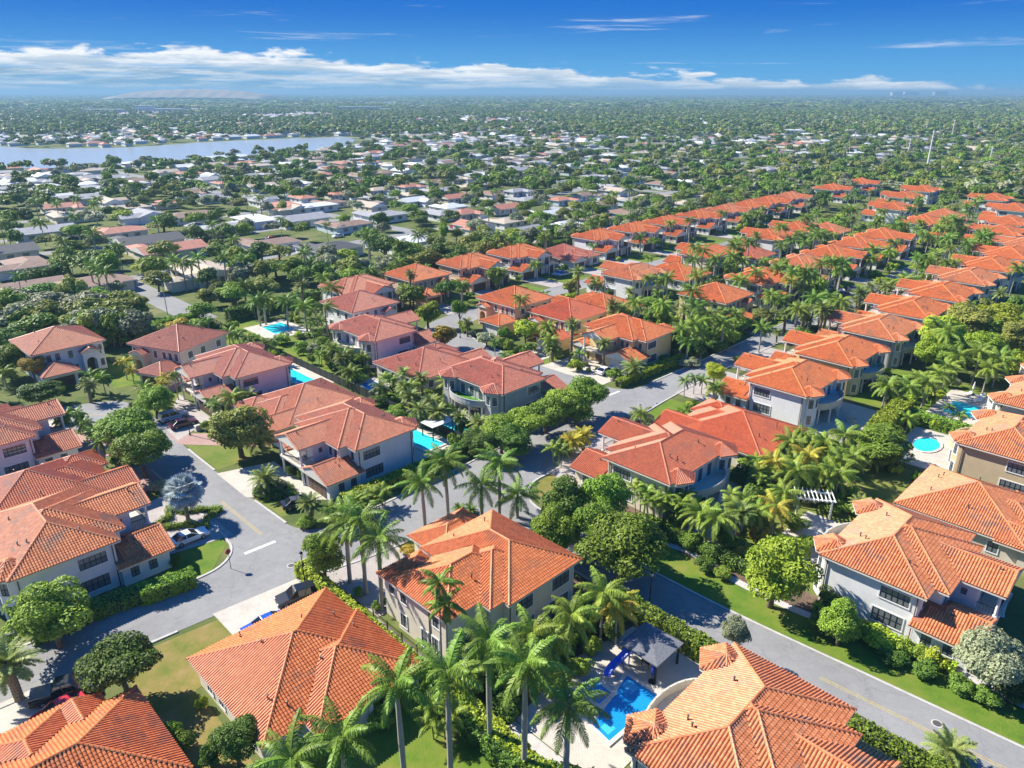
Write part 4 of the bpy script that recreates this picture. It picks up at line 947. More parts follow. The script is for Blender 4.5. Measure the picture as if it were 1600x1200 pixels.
# landfill mound on the horizon
hb = MB(); hp = []; c0, c1 = ground(185, 157), ground(430, 157)
n = 40
for j in range(9):
    for i in range(n + 1):
        x = c0.x + (c1.x - c0.x) * i / n; y = c0.y + (j - 4) * 70; e = max(0, math.sin(math.pi * i / n)) ** 0.35 * max(0, math.cos((j - 4) / 4.3 * math.pi / 2)) ** 0.5
        hp.append((x, y, -1 + 74 * e * (0.92 + 0.08 * math.sin(i * 1.7))))
hb.add(hp, [(j*(n+1)+i, j*(n+1)+i+1, (j+1)*(n+1)+i+1, (j+1)*(n+1)+i) for j in range(8) for i in range(n)])
structure('hill', hb.mesh('hill', plain('landfill_soil', (0.30, 0.23, 0.17), 0.95, var=0.3, scale=0.004), True))
# ------------------------------------------------------------------ houses
ORD = ['first', 'second', 'third', 'fourth', 'fifth', 'sixth', 'seventh', 'eighth', 'ninth', 'tenth', 'eleventh', 'twelfth', 'thirteenth', 'fourteenth', 'fifteenth']
G_A = 'orange tiled balcony houses in the long row backing onto the gardens'
estate_house('T', 75.8, 46.0, 'q+', 'cream balcony house with mottled orange tiles between the clumping palms and the corner lawn', tile='rust', wall='cream')
estate_house('S', 97.2, 43.6, 'q+', 'single-storey house under a wide plain red tiled roof', tile='red', wall='beige')
estate_house('T', 118.0, 46.6, 'q+', 'white balcony house beside the wide red roof, garden fountain behind', tile='orange', wall='white')
estate_house('T', 138.7, 47.0, 'q+', 'yellow balcony house with red-orange tiles next to the house with the fountain', tile='orange', wall='yellow')
for i, p in enumerate((160.7, 182.4, 204.2, 227.5, 250.0, 272.5, 296.0)):
    estate_house('T', p, 47.0, 'q+', 'balcony house in the garden row, %s past the yellow one, orange tiles' % ORD[i], G_A, tile=('clay', 'orange', 'orange', 'clay', 'orange', 'orange', 'clay')[i], wall=('grey', 'white', 'white', 'cream', 'white', 'white', 'cream')[i])
estate_house('T', 37.3, 24.6, 'q-', 'balcony house with worn blotched orange tiles beside the pool with the blue slide', tile='clay', wall='cream')
estate_house('T', 74.4, 25.2, 'q-', 'white balcony house by the roadside lawn, palm shadows across its side wall', tile='clay', wall='white')
estate_house('S', 98.0, 24.8, 'q-', 'single-storey house with orange tiles between the white roadside house and the tan house', tile='clay', wall='beige')
estate_house('T', 117.0, 23.0, 'q-', 'tan balcony house behind the rounded turquoise pool', tile='clay', wall='tan')
estate_house('T', 138.8, 23.2, 'q-', 'cream balcony house beside the rectangular turquoise pool', tile='clay', wall='cream')
for p in (160.5, 182.5): estate_house('T', p, 23.0, 'q-', 'cream balcony house partly hidden past the rectangular turquoise pool', 'houses past the rectangular pool', tile='clay', wall='cream')
estate_house('T', 8.0, 84.2, 'p+', 'white balcony house behind the clipped hedge, white car on its drive', tile='clay', wall='white')
estate_house('S', 8.5, 103.6, 'p+', 'single-storey house with mottled tiles wedged between two white balcony houses', tile='rust', wall='white')
estate_house('T', 9.0, 122.9, 'p+', 'white balcony house with a pink paved drive and slim palms in front', tile='salmon', wall='white')
estate_house('T', 63.2, 84.1, 'p-', 'white balcony house facing the round clipped hedge and the silver palm', tile='salmon', wall='white', dark_garage=True)
estate_house('S', 68.2, 105.5, 'p-', 'single-storey ochre house with salmon tiles behind the street tree', tile='salmon', wall='tan')
estate_house('T', 64.2, 124.3, 'p-', 'pale pink balcony house with two parked cars and a turquoise pool', tile='pink', wall='pinkwhite')
estate_house('V', 64.8, 152.0, 'p-', 'beige arched-entry house beside the green lawn and iron fence', turn=23, tile='pink', wall='beige')
estate_house('V', 29.3, 179.2, 'q-', 'white arched-entry house by the bend of the cul-de-sac', turn=2, tile='salmon', wall='white')
estate_house('T', 82.0, 84.3, 'p+', 'grey balcony house with artificial turf on its bowed balcony', tile='pink', wall='grey')
estate_house('S', 80.5, 106.0, 'p+', 'single-storey house with pinkish tiles next to the grey turf-balcony house', tile='pink', wall='beige')
estate_house('T', 83.2, 124.0, 'p+', 'pale pink balcony house with dusky pink tiles among garden palms', tile='pink', wall='pinkwhite')
estate_house('T', 135.0, 83.8, 'p-', 'yellow balcony house with columns on the corner behind the round date palm', tile='orange', wall='yellow', dark_garage=False)
estate_house('V', 137.2, 103.8, 'p-', 'yellow and white arched-entry house next to the corner house with columns', tile='red', wall='yellow', dark_garage=False)
estate_house('V', 136.8, 121.5, 'p-', 'peach arched-entry house next to the yellow and white one', tile='orange', wall='peach', dark_garage=False)
estate_house('S', 141, 107.5, 'q+', 'single-storey house with plain orange roof behind the peach house', tile='orange', wall='beige')
G_N2 = 'orange tiled houses in the middle block'
for i, (k, p, t, w) in enumerate((('T', 165.5, 'clay', 'white'), ('S', 186, 'orange', 'white'), ('T', 206, 'orange', 'cream'), ('S', 228, 'rust', 'white'), ('T', 249, 'orange', 'white'), ('T', 271, 'orange', 'white'), ('S', 293, 'clay', 'cream'))):
    estate_house(k, p, 118 if k == 'T' else 114, 'q+', '%s house in the middle block among tall palms, %s beyond the peach house' % ('two-storey' if k == 'T' else 'single-storey', ORD[i]), G_N2 + (' two-storey' if k == 'T' else ' single-storey'), tile=t, wall=w)
G_N1 = 'orange tiled houses along the palm street'
for i, (k, p, t, w) in enumerate((('V', 162, 'orange', 'yellow'), ('T', 186, 'orange', 'cream'), ('T', 213, 'clay', 'white'), ('T', 234, 'orange', 'white'), ('T', 256, 'orange', 'white'), ('T', 278, 'orange', 'cream'), ('T', 322, 'orange', 'white'), ('V', 345, 'clay', 'cream'))):
    estate_house(k, p, 101.5, 'q-', '%s facing the palm street, %s past the yellow corner house' % ('balcony house' if k == 'T' else 'arched-entry house', ORD[i]), G_N1 + ' ' + k.lower(), tile=t, wall=w)
G_N3 = 'houses in the back row by the tree belt'
for i, (k, p, t, w) in enumerate((('T', 100, 'salmon', 'white'), ('V', 121, 'orange', 'peach'), ('T', 141, 'orange', 'peach'), ('T', 162, 'orange', 'white'), ('S', 184, 'pink', 'pinkwhite'), ('T', 204, 'orange', 'white'), ('T', 226, 'orange', 'white'), ('T', 248, 'orange', 'cream'), ('T', 272, 'orange', 'white'), ('T', 295, 'clay', 'white'),
                   ('T', 314, 'orange', 'white'), ('T', 334, 'orange', 'cream'), ('T', 356, 'clay', 'white'), ('T', 405, 'orange', 'white'), ('T', 444, 'orange', 'white'))):
    estate_house(k, p, 174, 'q-', '%s in the back row below the tree belt, %s from the palm-ringed pool' % ({'T': 'balcony house', 'S': 'single-storey house', 'V': 'arched-entry house'}[k], ORD[i]), G_N3 + ' ' + k.lower(), tile=t, wall=w)
for p, q in ((355, 112), (398, 122), (432, 124), (318, 60), (388, 72), (420, 88), (345, 64)):
    estate_house('T', p, q, 'q+', 'orange roofed house standing apart towards the far palms', 'outlying houses towards the far palms', tile='orange', wall='white')
estate_house('V', 92, 160, 'q-', 'single pink roofed house behind the garden pool by the tree belt', tile='pink', wall='white')
# ---- custom houses in the foreground
def model_H2():
    m = Model(False); z = 3.2
    m.roof([hip(17.9 - 17.9, 15.6, 0, 15.2, z), hip(4.0, 16.0, -2.1, 9.6, z)])
    w = MB(); w.prism([(0.6, 0.6), (4.6, 0.6), (4.6, -1.5), (9.6, -1.5), (9.6, 0.62), (15.0, 0.62), (15.0, 14.6), (0.6, 14.6)], 0, z + 0.15); m.mb('wall', w, WALL['cream'], role='wall')
    for x in (9.9, 12.6, 15.2):
        c = MB(); c.box((x - 0.2, -1.6, 0), (x + 0.2, -1.2, z)); m.mb('column', c, TRIM)
    for y in (3.5, 6.2, 9.5, 12.0):
        m.window(0.6, y, 0.7, 2.3, 1.1, 180, 2)
    m.window(2.7, 0.6, 0.9, 2.3, 1.6, 270, 2); m.window(11.2, 0.62, 0.1, 2.5, 2.4, 270, 3); m.window(13.6, 0.62, 0.1, 2.5, 1.6, 270, 2)
    m.garage_door(11.0, 14.6, 5.0, 2.3, 90)
    m.vents([(2.6, 3.6, 4.5), (5.2, 9.6, 5.4), (3.6, 2.0, 4.2), (8.3, 4.0, 5.0), (9.8, 10.0, 5.5), (13.6, 6.5, 4.3), (13.0, 9.2, 4.5), (4.8, 13.6, 3.9), (5.0, 14.2, 3.7)])
    return m
place_model('H2', 'single_storey_house', street(17.9, 47.8), R(45), 'single-storey cream house, spotless orange hip roof, beside the dry lawn and hedge', tile='orange', wall='cream', fn=model_H2)
def model_H3():
    m = Model(False); z = 6.2
    m.roof([hip(0, 12.6, 2.6, 12.2, z), hip(4.4, 15.0, 0.9, 11.2, z), hip(6.2, 17.7, 0, 14.6, z), hip(9.4, 18.6, 14.2, 21.4, 3.2), hip(0.5, 6.6, 9.2, 15.2, 5.4)])
    w = MB(); w.prism([(0.6, 3.2), (5.0, 3.2), (5.0, 1.5), (6.8, 1.5), (6.8, 0.6), (17.1, 0.6), (17.1, 14.0), (12.0, 14.0), (12.0, 11.6), (0.6, 11.6)], 0, z + 0.15)
    w.prism([(1.1, 11.65), (6.0, 11.65), (6.0, 14.6), (1.1, 14.6)], 0, 5.35); w.prism([(10.0, 14.05), (18.0, 14.05), (18.0, 20.8), (10.0, 20.8)], 0, 3.3)
    m.mb('wall', w, WALL['cream'], role='wall')
    for y in (5.0, 10.4): m.window(0.6, y, 3.9, 5.3, 1.0, 180, 2)
    m.window(0.6, 5.2, 0.7, 2.4, 1.0, 180, 2); m.window(0.6, 7.0, 0.1, 2.3, 1.0, 180, 1); m.window(0.6, 10.6, 0.7, 2.3, 1.0, 180, 2); m.window(1.1, 13.2, 3.4, 4.8, 1.0, 180, 2)
    m.window(9.0, 0.6, 3.8, 5.4, 2.6, 270, 3); m.window(14.8, 0.6, 3.8, 5.4, 2.8, 270, 4); m.window(9.2, 0.6, 0.1, 2.5, 2.6, 270, 3); m.window(14.4, 0.6, 0.1, 2.5, 3.4, 270, 3); m.window(2.6, 3.2, 0.7, 2.5, 2.4, 270, 3)
    m.window(17.1, 4.0, 3.8, 5.3, 1.6, 0, 2); m.window(17.1, 9.0, 0.8, 2.3, 1.6, 0, 2); m.garage_door(14.0, 20.8, 5.0, 2.3, 90)
    d = MB(); d.box((6.85, 0.55, 0.1), (6.97, 0.6, z - 0.1)); m.mb('downpipe', d, DARKTRIM); d = MB(); d.box((0.5, 6.0, 0.1), (0.598, 6.1, z - 0.1)); m.mb('downpipe', d, DARKTRIM)
    m.vents([(5.6, 5.0, 7.6), (9.5, 12.4, 7.2), (14.0, 12.0, 7.6)])
    return m
place_model('H3', 'courtyard_house', street(37.0, 43.6), R(45), 'two-storey cream house ringed by tall royal palms at the corner lawn', tile='orange', wall='cream', fn=model_H3)
def model_H1():
    m = Model(False); z = 3.2
    m.roof([hip(0, 19.2, 0, 12.6, z), hip(5.8, 14.2, 1.5, 15.0, z), hip(-3, 8.8, 5, 19.2, z), gable(12.0, 16.6, 9, 14.0, z - 0.1)])
    w = MB(); w.prism([(0.6, 0.6), (18.6, 0.6), (18.6, 12.0), (13.6, 12.0), (13.6, 14.4), (8.2, 14.4), (8.2, 18.6), (-2.4, 18.6), (-2.4, 5.6), (0.6, 5.6)], 0, z + 0.1); m.mb('wall', w, WALL['white'], role='wall')
    for y in (3.0, 7.0, 10.0): m.window(18.6, y, 0.7, 2.3, 1.2, 0, 2)
    m.window(12.0, 0.6, 0.7, 2.3, 2.0, 270, 3); m.garage_door(3.0, 18.6, 5.0, 2.3, 90)
    m.vents([(3.4, 13.8, 5.2), (9.0, 5.0, 5.5), (12.4, 4.6, 5.2)])
    return m
place_model('H1', 'single_storey_house', street(-6.2, 50.2), R(45), 'single-storey house with bright orange roof, red car and pickup truck at its front', tile='orange', wall='white', fn=model_H1)
# ------------------------------------------------------------------ pools, street furniture, cars
def pool(name, poly, label, mat=POOLW, group=None):
    P = [street(p, q) for p, q in poly]; c = sum(P, Vector()) / len(P); root = empty(name, (c.x, c.y, 0)); tag(root, label, 'pool', group)
    inn = [(v.x - c.x, v.y - c.y) for v in P]; out = []
    n = len(inn)
    ar = sum(inn[i][0]*inn[(i+1) % n][1] - inn[(i+1) % n][0]*inn[i][1] for i in range(n))
    if ar < 0: inn.reverse()
    for i in range(n):
        a, b, d = Vector((*inn[i-1], 0)), Vector((*inn[i], 0)), Vector((*inn[(i+1) % n], 0)); e1 = (b - a).normalized(); e2 = (d - b).normalized()
        n1 = Vector((e1.y, -e1.x, 0)); n2 = Vector((e2.y, -e2.x, 0)); m = (n1 + n2); k = 0.4 / max(0.5, (m.length**2 / 2)); out.append((b.x + m.x * k, b.y + m.y * k))
    mb = MB(); V = [(x, y, 0.03) for x, y in out] + [(x, y, 0.20) for x, y in out] + [(x, y, 0.20) for x, y in inn] + [(x, y, 0.06) for x, y in inn]
    mb.add(V, [(r*n + i, r*n + (i+1) % n, (r+1)*n + (i+1) % n, (r+1)*n + i) for r in range(3) for i in range(n)]); mb.build('coping', COPING, root)
    w = MB(); w.add([(x, y, 0.15) for x, y in inn], [tuple(range(n))]); w.build('water', mat, root)
    return root
COPING = plain('pool_coping', (0.60, 0.55, 0.46), 0.8, var=0.1)
def px_poly(pts, z=0.0):
    out = []
    for u, v in pts:
        g = ground(u, v, z); out.append(((g.x + g.y) * SQ, (g.y - g.x) * SQ))
    return out
pool('swimming_pool', px_poly([(979, 1057), (1027, 1089), (1001, 1122), (975, 1140), (952, 1160), (925, 1134), (945, 1108), (958, 1090)]), 'deep blue swimming pool with angular outline below the blue slide', POOLB)
pool('spa_pool', px_poly([(931, 1066), (955, 1086), (936, 1103), (905, 1083)]), 'small square blue spa basin beside the slide pool', POOLB).location.z = 0.06
pool('swimming_pool', [(67.0, 126.2), (70.6, 128.0), (70.6, 138.6), (67.0, 136.4)], 'long turquoise pool behind the pale pink house')
pool('swimming_pool', [(66.6, 86.4), (70.4, 86.4), (70.4, 95), (66.6, 95)], 'turquoise pool next to the white sun canopy')
pool('swimming_pool', [(75.6, 113), (78.8, 113), (78.8, 119.2), (75.6, 119.2)], 'small blue pool by the dark fence', POOLB)
pool('swimming_pool', [(74.8, 87), (77.6, 87), (77.6, 95), (74.8, 95)], 'narrow turquoise pool under the garden date palms')
pool('swimming_pool', [(144.2, 27.2), (151.2, 27.2), (151.2, 31.8), (144.2, 31.8)], 'rectangular turquoise pool with sun loungers on its deck')
pool('swimming_pool', [(127.2 + 3.2 * math.cos(R(a)), 29.2 + 1.9 * math.sin(R(a))) for a in range(0, 360, 24)], 'rounded turquoise pool behind the tan house')
pool('swimming_pool', [(80, 161.5), (85.6, 162), (86, 169.4), (80.5, 169)], 'bright pool behind palms near the tree belt')
def ledge(poly, z=0.152):
    P = px_poly(poly); root = [o for o in C.objects if o.get('label', '').startswith('deep blue swimming pool')][0]; w = MB(); c = root.location
    w.add([(v.x - c.x, v.y - c.y, z) for v in (street(p, q) for p, q in P)], [tuple(range(len(P)))]); me = w.mesh('shallow_ledge', POOLS)
    if me.polygons[0].normal.z < 0: me.flip_normals()
    link(bpy.data.objects.new('shallow_ledge', me), root)
ledge([(981, 1063), (1000, 1075), (990, 1084), (971, 1073)], 0.156); ledge([(950, 1150), (962, 1140), (950, 1128), (938, 1138)], 0.154)
def slide():
    g = ground(964, 1064); root = empty('water_slide', (g.x, g.y, 0)); tag(root, 'blue curved water slide standing at the pool edge', 'slide')
    blue = plain('slide_blue', (0.02, 0.10, 0.62), 0.3, var=0.05); pts = []
    for i in range(17):
        t = i / 16; a = R(-70 + 150 * t); pts.append(Vector((1.0 * math.sin(a * 1.2) + 0.2 * t, 0.1 + 2.5 * t, 0.35 + 2.25 * t ** 1.1)))
    mb = MB(); prof = [(-0.42, 0.38), (-0.36, 0.06), (-0.15, -0.02), (0.15, -0.02), (0.36, 0.06), (0.42, 0.38)]; V = []; F = []
    for i, p in enumerate(pts):
        d = (pts[min(i+1, 16)] - pts[max(i-1, 0)]).normalized(); s = d.cross(Vector((0, 0, 1))).normalized()
        V += [p + s * x + Vector((0, 0, y)) for x, y in prof] + [p + s * x * 0.93 + Vector((0, 0, y + 0.04)) for x, y in prof]
    for i in range(16):
        for j in range(5):
            F += [(i*12+j, i*12+j+1, i*12+12+j+1, i*12+12+j), (i*12+6+j, i*12+18+j, i*12+18+j+1, i*12+6+j+1)]
        F += [(i*12, i*12+12, i*12+18, i*12+6), (i*12+5, i*12+11, i*12+23, i*12+17)]
    mb.add(V, F); mb.build('chute', blue, root, True)
    for i in (5, 10, 15):
        c = MB(); c.tube([(pts[i].x, pts[i].y, 0), pts[i] + Vector((0, 0, 0.02))], 0.07, 8); c.build('leg', blue, root)
    e = pts[-1]; l = MB()
    for sx in (-0.4, 0.4): l.tube([(e.x + sx, e.y + 1.2, 0), (e.x + sx, e.y + 0.15, e.z + 0.9)], 0.035, 6)
    for k in range(6): f = (k + 1) / 7; l.box((e.x - 0.4, e.y + 1.2 - 1.05*f*0.75 - 0.1, (e.z) * f), (e.x + 0.4, e.y + 1.2 - 1.05*f*0.75 + 0.1, e.z * f + 0.05))
    l.build('ladder', blue, root); root.rotation_euler.z = R(-8)
slide()
def pavilion():
    c = street(52.5, 32.4); root = empty('pool_pavilion', (c.x, c.y, 0), R(45)); tag(root, 'dark grey square pavilion roof on posts by the slide pool', 'pavilion')
    roofm = plain('shingle_grey', (0.15, 0.155, 0.17), 0.8, var=0.25, scale=4, bump=0.3)
    mb = MB(); h = 2.35; z = 2.7
    mb.add([(-h, -h, z), (h, -h, z), (h, h, z), (-h, h, z), (0, 0, z + 0.4)], [(0, 1, 4), (1, 2, 4), (2, 3, 4), (3, 0, 4)])
    mb.add([(-h, -h, z - 0.15), (h, -h, z - 0.15), (h, h, z - 0.15), (-h, h, z - 0.15), (-h, -h, z), (h, -h, z), (h, h, z), (-h, h, z)], [(0, 1, 5, 4), (1, 2, 6, 5), (2, 3, 7, 6), (3, 0, 4, 7), (0, 3, 2, 1)]); mb.build('roof', roofm, root)
    for sx in (-1, 1):
        for sy in (-1, 1):
            p = MB(); p.box((sx*2.0 - 0.09, sy*2.0 - 0.09, 0), (sx*2.0 + 0.09, sy*2.0 + 0.09, z - 0.1)); p.build('post', IRON, root)
    t = empty('patio_table', (c.x, c.y, 0.05), R(45)); tag(t, 'dark patio table under the grey pavilion', 'table'); mb = MB(); mb.box((-0.9, -0.5, 0.7), (0.9, 0.5, 0.75)); mb.build('table_top', IRON, t)
    for sx in (-.8, .8):
        for sy in (-.4, .4): p = MB(); p.box((sx - .03, sy - .03, 0), (sx + .03, sy + .03, 0.7)); p.build('leg', IRON, t)
pavilion()
def parasol(loc, col, label, closed=True):
    root = empty('parasol', (loc.x, loc.y, 0.04)); tag(root, label, 'parasol'); m = plain('parasol_cloth', col, 0.8, var=0.08)
    b = MB(); b.lathe([(0.42, 0), (0.42, 0.08), (0.1, 0.14), (0.05, 0.3)], 14); b.build('base', IRON, root); p = MB(); p.tube([(0, 0, 0.2), (0, 0, 2.7)], 0.025, 8); p.build('pole', IRON, root)
    c = MB(); c.lathe([(0.16, 0.95), (0.22, 1.2), (0.19, 1.7), (0.11, 2.2), (0.03, 2.62)], 10); c.build('canopy', m, root, True)
parasol(ground(1019, 1066), (0.02, 0.06, 0.42), 'closed blue parasol on a round black base beside the pool'); parasol(ground(1519, 616), (0.66, 0.64, 0.58), 'closed cream parasol by the rectangular pool')
def lounger(loc, rz, label, group):
    root = empty('sun_lounger', (loc.x, loc.y, 0.1), rz); tag(root, label, 'lounger', group); mb = MB(); mb.box((-0.95, -0.33, 0.28), (0.45, 0.33, 0.36)); mb.build('seat', TRIM, root)
    b = MB(); b.add([(0.45, -.33, .28), (0.45, .33, .28), (1.0, .33, .75), (1.0, -.33, .75), (0.45, -.33, .36), (0.45, .33, .36), (0.96, .33, .81), (0.96, -.33, .81)], [(0, 1, 2, 3), (7, 6, 5, 4), (0, 4, 5, 1), (1, 5, 6, 2), (2, 6, 7, 3), (3, 7, 4, 0)]); b.build('backrest', TRIM, root)
    for sx in (-.85, .4):
        for sy in (-.28, .28): l = MB(); l.box((sx - .03, sy - .03, 0), (sx + .03, sy + .03, .29)); l.build('leg', TRIM, root)
for u, v in ((1512, 618), (1530, 622), (1527, 628)): lounger(ground(u, v), R(20), 'pale sun lounger on the deck of the rectangular pool', 'sun loungers by the rectangular pool')
def pergola():
    c = ground(1268, 800); root = empty('pergola', (c.x, c.y, 0), R(-12)); tag(root, 'white garden pergola with slatted top between the palms', 'pergola')
    for sx in (-2.2, 2.2):
        for sy in (-1.1, 1.1): p = MB(); p.box((sx - .11, sy - .11, 0), (sx + .11, sy + .11, 2.5)); p.build('post', TRIM, root)
    for sy in (-1.1, 1.1): b = MB(); b.box((-2.7, sy - .08, 2.5), (2.7, sy + .08, 2.72)); b.build('beam', TRIM, root)
    for i in range(10): b = MB(); b.box((-2.5 + i*.55, -1.7, 2.723), (-2.42 + i*.55, 1.7, 2.9)); b.build('slat', TRIM, root)
pergola()
def canopy():
    c = street(72.0, 90.0); root = empty('sun_canopy', (c.x, c.y, 0), R(45)); tag(root, 'flat white sun canopy on dark posts beside the turquoise pool', 'canopy')
    b = MB(); b.box((-2.4, -1.6, 2.6), (2.4, 1.6, 2.72)); b.build('roof', TRIM, root)
    for sx in (-2.2, 2.2):
        for sy in (-1.4, 1.4): p = MB(); p.box((sx - .07, sy - .07, 0), (sx + .07, sy + .07, 2.6)); p.build('post', IRON, root)
canopy()
def fountain():
    c = ground(1330, 658); root = empty('garden_fountain', (c.x, c.y, 0.03)); tag(root, 'tiered pale garden fountain behind the white balcony house', 'fountain')
    b = MB(); b.lathe([(1.0, 0), (1.05, 0.45), (0.92, 0.45), (0.9, 0.3), (0.1, 0.3)], 16); b.build('basin', STONE, root)
    b = MB(); b.lathe([(0.16, 0.3), (0.12, 1.0), (0.6, 1.15), (0.6, 1.22), (0.1, 1.15), (0.08, 1.7), (0.35, 1.8), (0.35, 1.86), (0.06, 1.8), (0.04, 2.2)], 14); b.build('tiers', STONE, root)
fountain()
def turf():
    m = MODELS['TTrue']; P = [(4.5, 0.58)] + [(8.6 + 4.75 * math.cos(R(a)), 0.2 + 2.55 * math.sin(R(a))) for a in range(192, 349, 12)] + [(12.7, 0.58)]
    b = MB(); b.prism([(-x, y) for x, y in P], 3.152, 3.20); root = [o for o in C.objects if o.get('label', '').startswith('grey balcony house with artificial')][0]
    b.build('turf_mat', GRASS['turf'], root)
turf()
# fences
def fence(a, b, label, mat, h=1.7, step=2.4, group=None, solid=True):
    A, B = street(*a), street(*b); d = B - A; L = d.length; ang = math.atan2(d.y, d.x); root = empty('garden_fence', (A.x, A.y, 0), ang); tag(root, label, 'fence', group); n = max(1, round(L / step))
    pm = MB(); pm.box((-.05, -.05, 0), (.05, .05, h + .08)); pm = pm.mesh('post', mat); l = L / n
    qm = MB()
    if solid: qm.box((.05, -.012, .08), (l - .05, .012, h - .06))
    else:
        for k in range(int(l / 0.16)): qm.box((.08 + k*.16, -.01, .1), (.10 + k*.16, .01, h - .05))
        qm.box((.05, -.02, .15), (l - .05, .02, .2)); qm.box((.05, -.02, h - .12), (l - .05, .02, h - .07))
    qm = qm.mesh('panel', mat)
    for i in range(n + 1):
        o = link(bpy.data.objects.new('post', pm), root); o.location = (i * l, 0, 0)
        if i < n: o = link(bpy.data.objects.new('panel', qm), root); o.location = (i * l, 0, 0)
fence((72.9, 84), (72.9, 146), 'long dark green screened fence between the back gardens', plain('fence_screen', (0.018, 0.024, 0.020), 0.8, var=0.2), 1.8)
fence((72.6, 147), (73.6, 186), 'dark iron railing fence beside the bright lawn', IRON, 1.5, solid=False)
fence((36.2, 45), (36.2, 58), 'dark mesh fence along the hedge beside the cream palm-ringed house', IRON, 1.5, solid=False)
# street lamps
LAMPG = plain('lamp_glass', (0.75, 0.75, 0.70), 0.3, var=0)
def lamp(loc, label, group=None, h=4.4):
    root = empty('street_lamp', (loc.x, loc.y, 0)); tag(root, label, 'street lamp', group)
    p = MB(); p.lathe([(0.17, 0), (0.16, 0.35), (0.08, 0.5), (0.06, h - 0.5), (0.05, h - 0.15), (0.12, h - 0.1), (0.12, h)], 10); p.build('pole', IRON, root)
    g = MB(); g.lathe([(0.13, h), (0.21, h + 0.12), (0.2, h + 0.42), (0.1, h + 0.5)], 12); g.build('lantern', LAMPG, root); c = MB(); c.lathe([(0.23, h + 0.46), (0.12, h + 0.62), (0.03, h + 0.72)], 12); c.build('cap', IRON, root)
for (u, v), lb in (((477, 918), 'black street lamp at the street corner beside the parked black SUV'), ((1014, 950), 'black street lamp at the road verge above the grey pavilion'), ((297, 680), 'black street lamp on the lawn beside the parked purple car'), ((719, 528), 'black street lamp beside the curving side street'), ((1432, 430), 'black street lamp far along the palm street')):
    lamp(ground(u, v), lb)
def tall_lamp(loc, label):
    root = empty('road_lamp', (loc.x, loc.y, 0), R(150)); tag(root, label, 'street lamp'); p = MB(); p.tube([(0, 0, 0), (0, 0, 8.5), (0.3, 0, 9.2), (1.6, 0, 9.5)], [0.12, 0.09, 0.07, 0.05], 8); p.build('pole', CONC, root)
    h = MB(); h.box((1.5, -.15, 9.42), (2.2, .15, 9.58)); h.build('lamp_head', TRIM, root)
tall_lamp(ground(262, 492), 'tall concrete road lamp at the entrance road by the tree belt')
# power line
POLEC = plain('spun_concrete', (0.62, 0.60, 0.56), 0.8, var=0.06)
def power_pole(loc, h, label, group):
    root = empty('power_pole', (loc.x, loc.y, 0), R(8)); tag(root, label, 'power pole', group)
    p = MB(); p.tube([(0, 0, 0), (0, 0, h)], [0.72, 0.42], 10); p.build('pole', POLEC, root)
    for z in (h - 1.5, h - 4.5, h - 7.5): a = MB(); a.box((-.12, -2.2, z), (.12, 2.2, z + .22)); a.build('cross_arm', CONC, root)
    return root
PP = [(1447, 268, 203), (1418, 246, 216), (1545, 259, 229), (1437, 250, 234), (1335, 222, 205), (1300, 208, 190), (1258, 207, 191), (1366, 204, 189), (1206, 209, 198), (1188, 208, 194), (1138, 199, 188), (1487, 214, 187), (1526, 212, 194), (1555, 210, 196), (1562, 202, 192), (1446, 209, 189), (1473, 217, 208)]
for i, (u, v, vt) in enumerate(PP):
    power_pole(ground(u, v), height_at(u, v, vt), 'tallest concrete power pole rising from the grey roof with parked cars' if i == 0 else 'concrete power pole standing above the distant trees', None if i == 0 else 'power poles above the distant trees')
def wires(seq, label, group):
    root = None; mb = MB()
    for (u0, v0, t0), (u1, v1, t1) in zip(seq[:-1], seq[1:]):
        a, b = ground(u0, v0), ground(u1, v1); ha, hb_ = height_at(u0, v0, t0), height_at(u1, v1, t1)
        for dz in (1.4, 4.4, 7.4):
            for s in (-2, 2):
                A, B = a + Vector((0, s, ha - dz)), b + Vector((0, s, hb_ - dz)); pts = [A.lerp(B, k / 10) - Vector((0, 0, 5.0 * 4 * (k/10) * (1 - k/10))) for k in range(11)]; mb.tube(pts, 0.05, 4, cap=False)
    o = mb.build('power_lines', IRON); tag(o, label, 'power lines', group)
wires([(1300, 208, 190), (1335, 222, 205), (1418, 246, 216), (1545, 259, 229), (1700, 275, 235)], 'sagging power lines strung between the distant concrete poles', None)
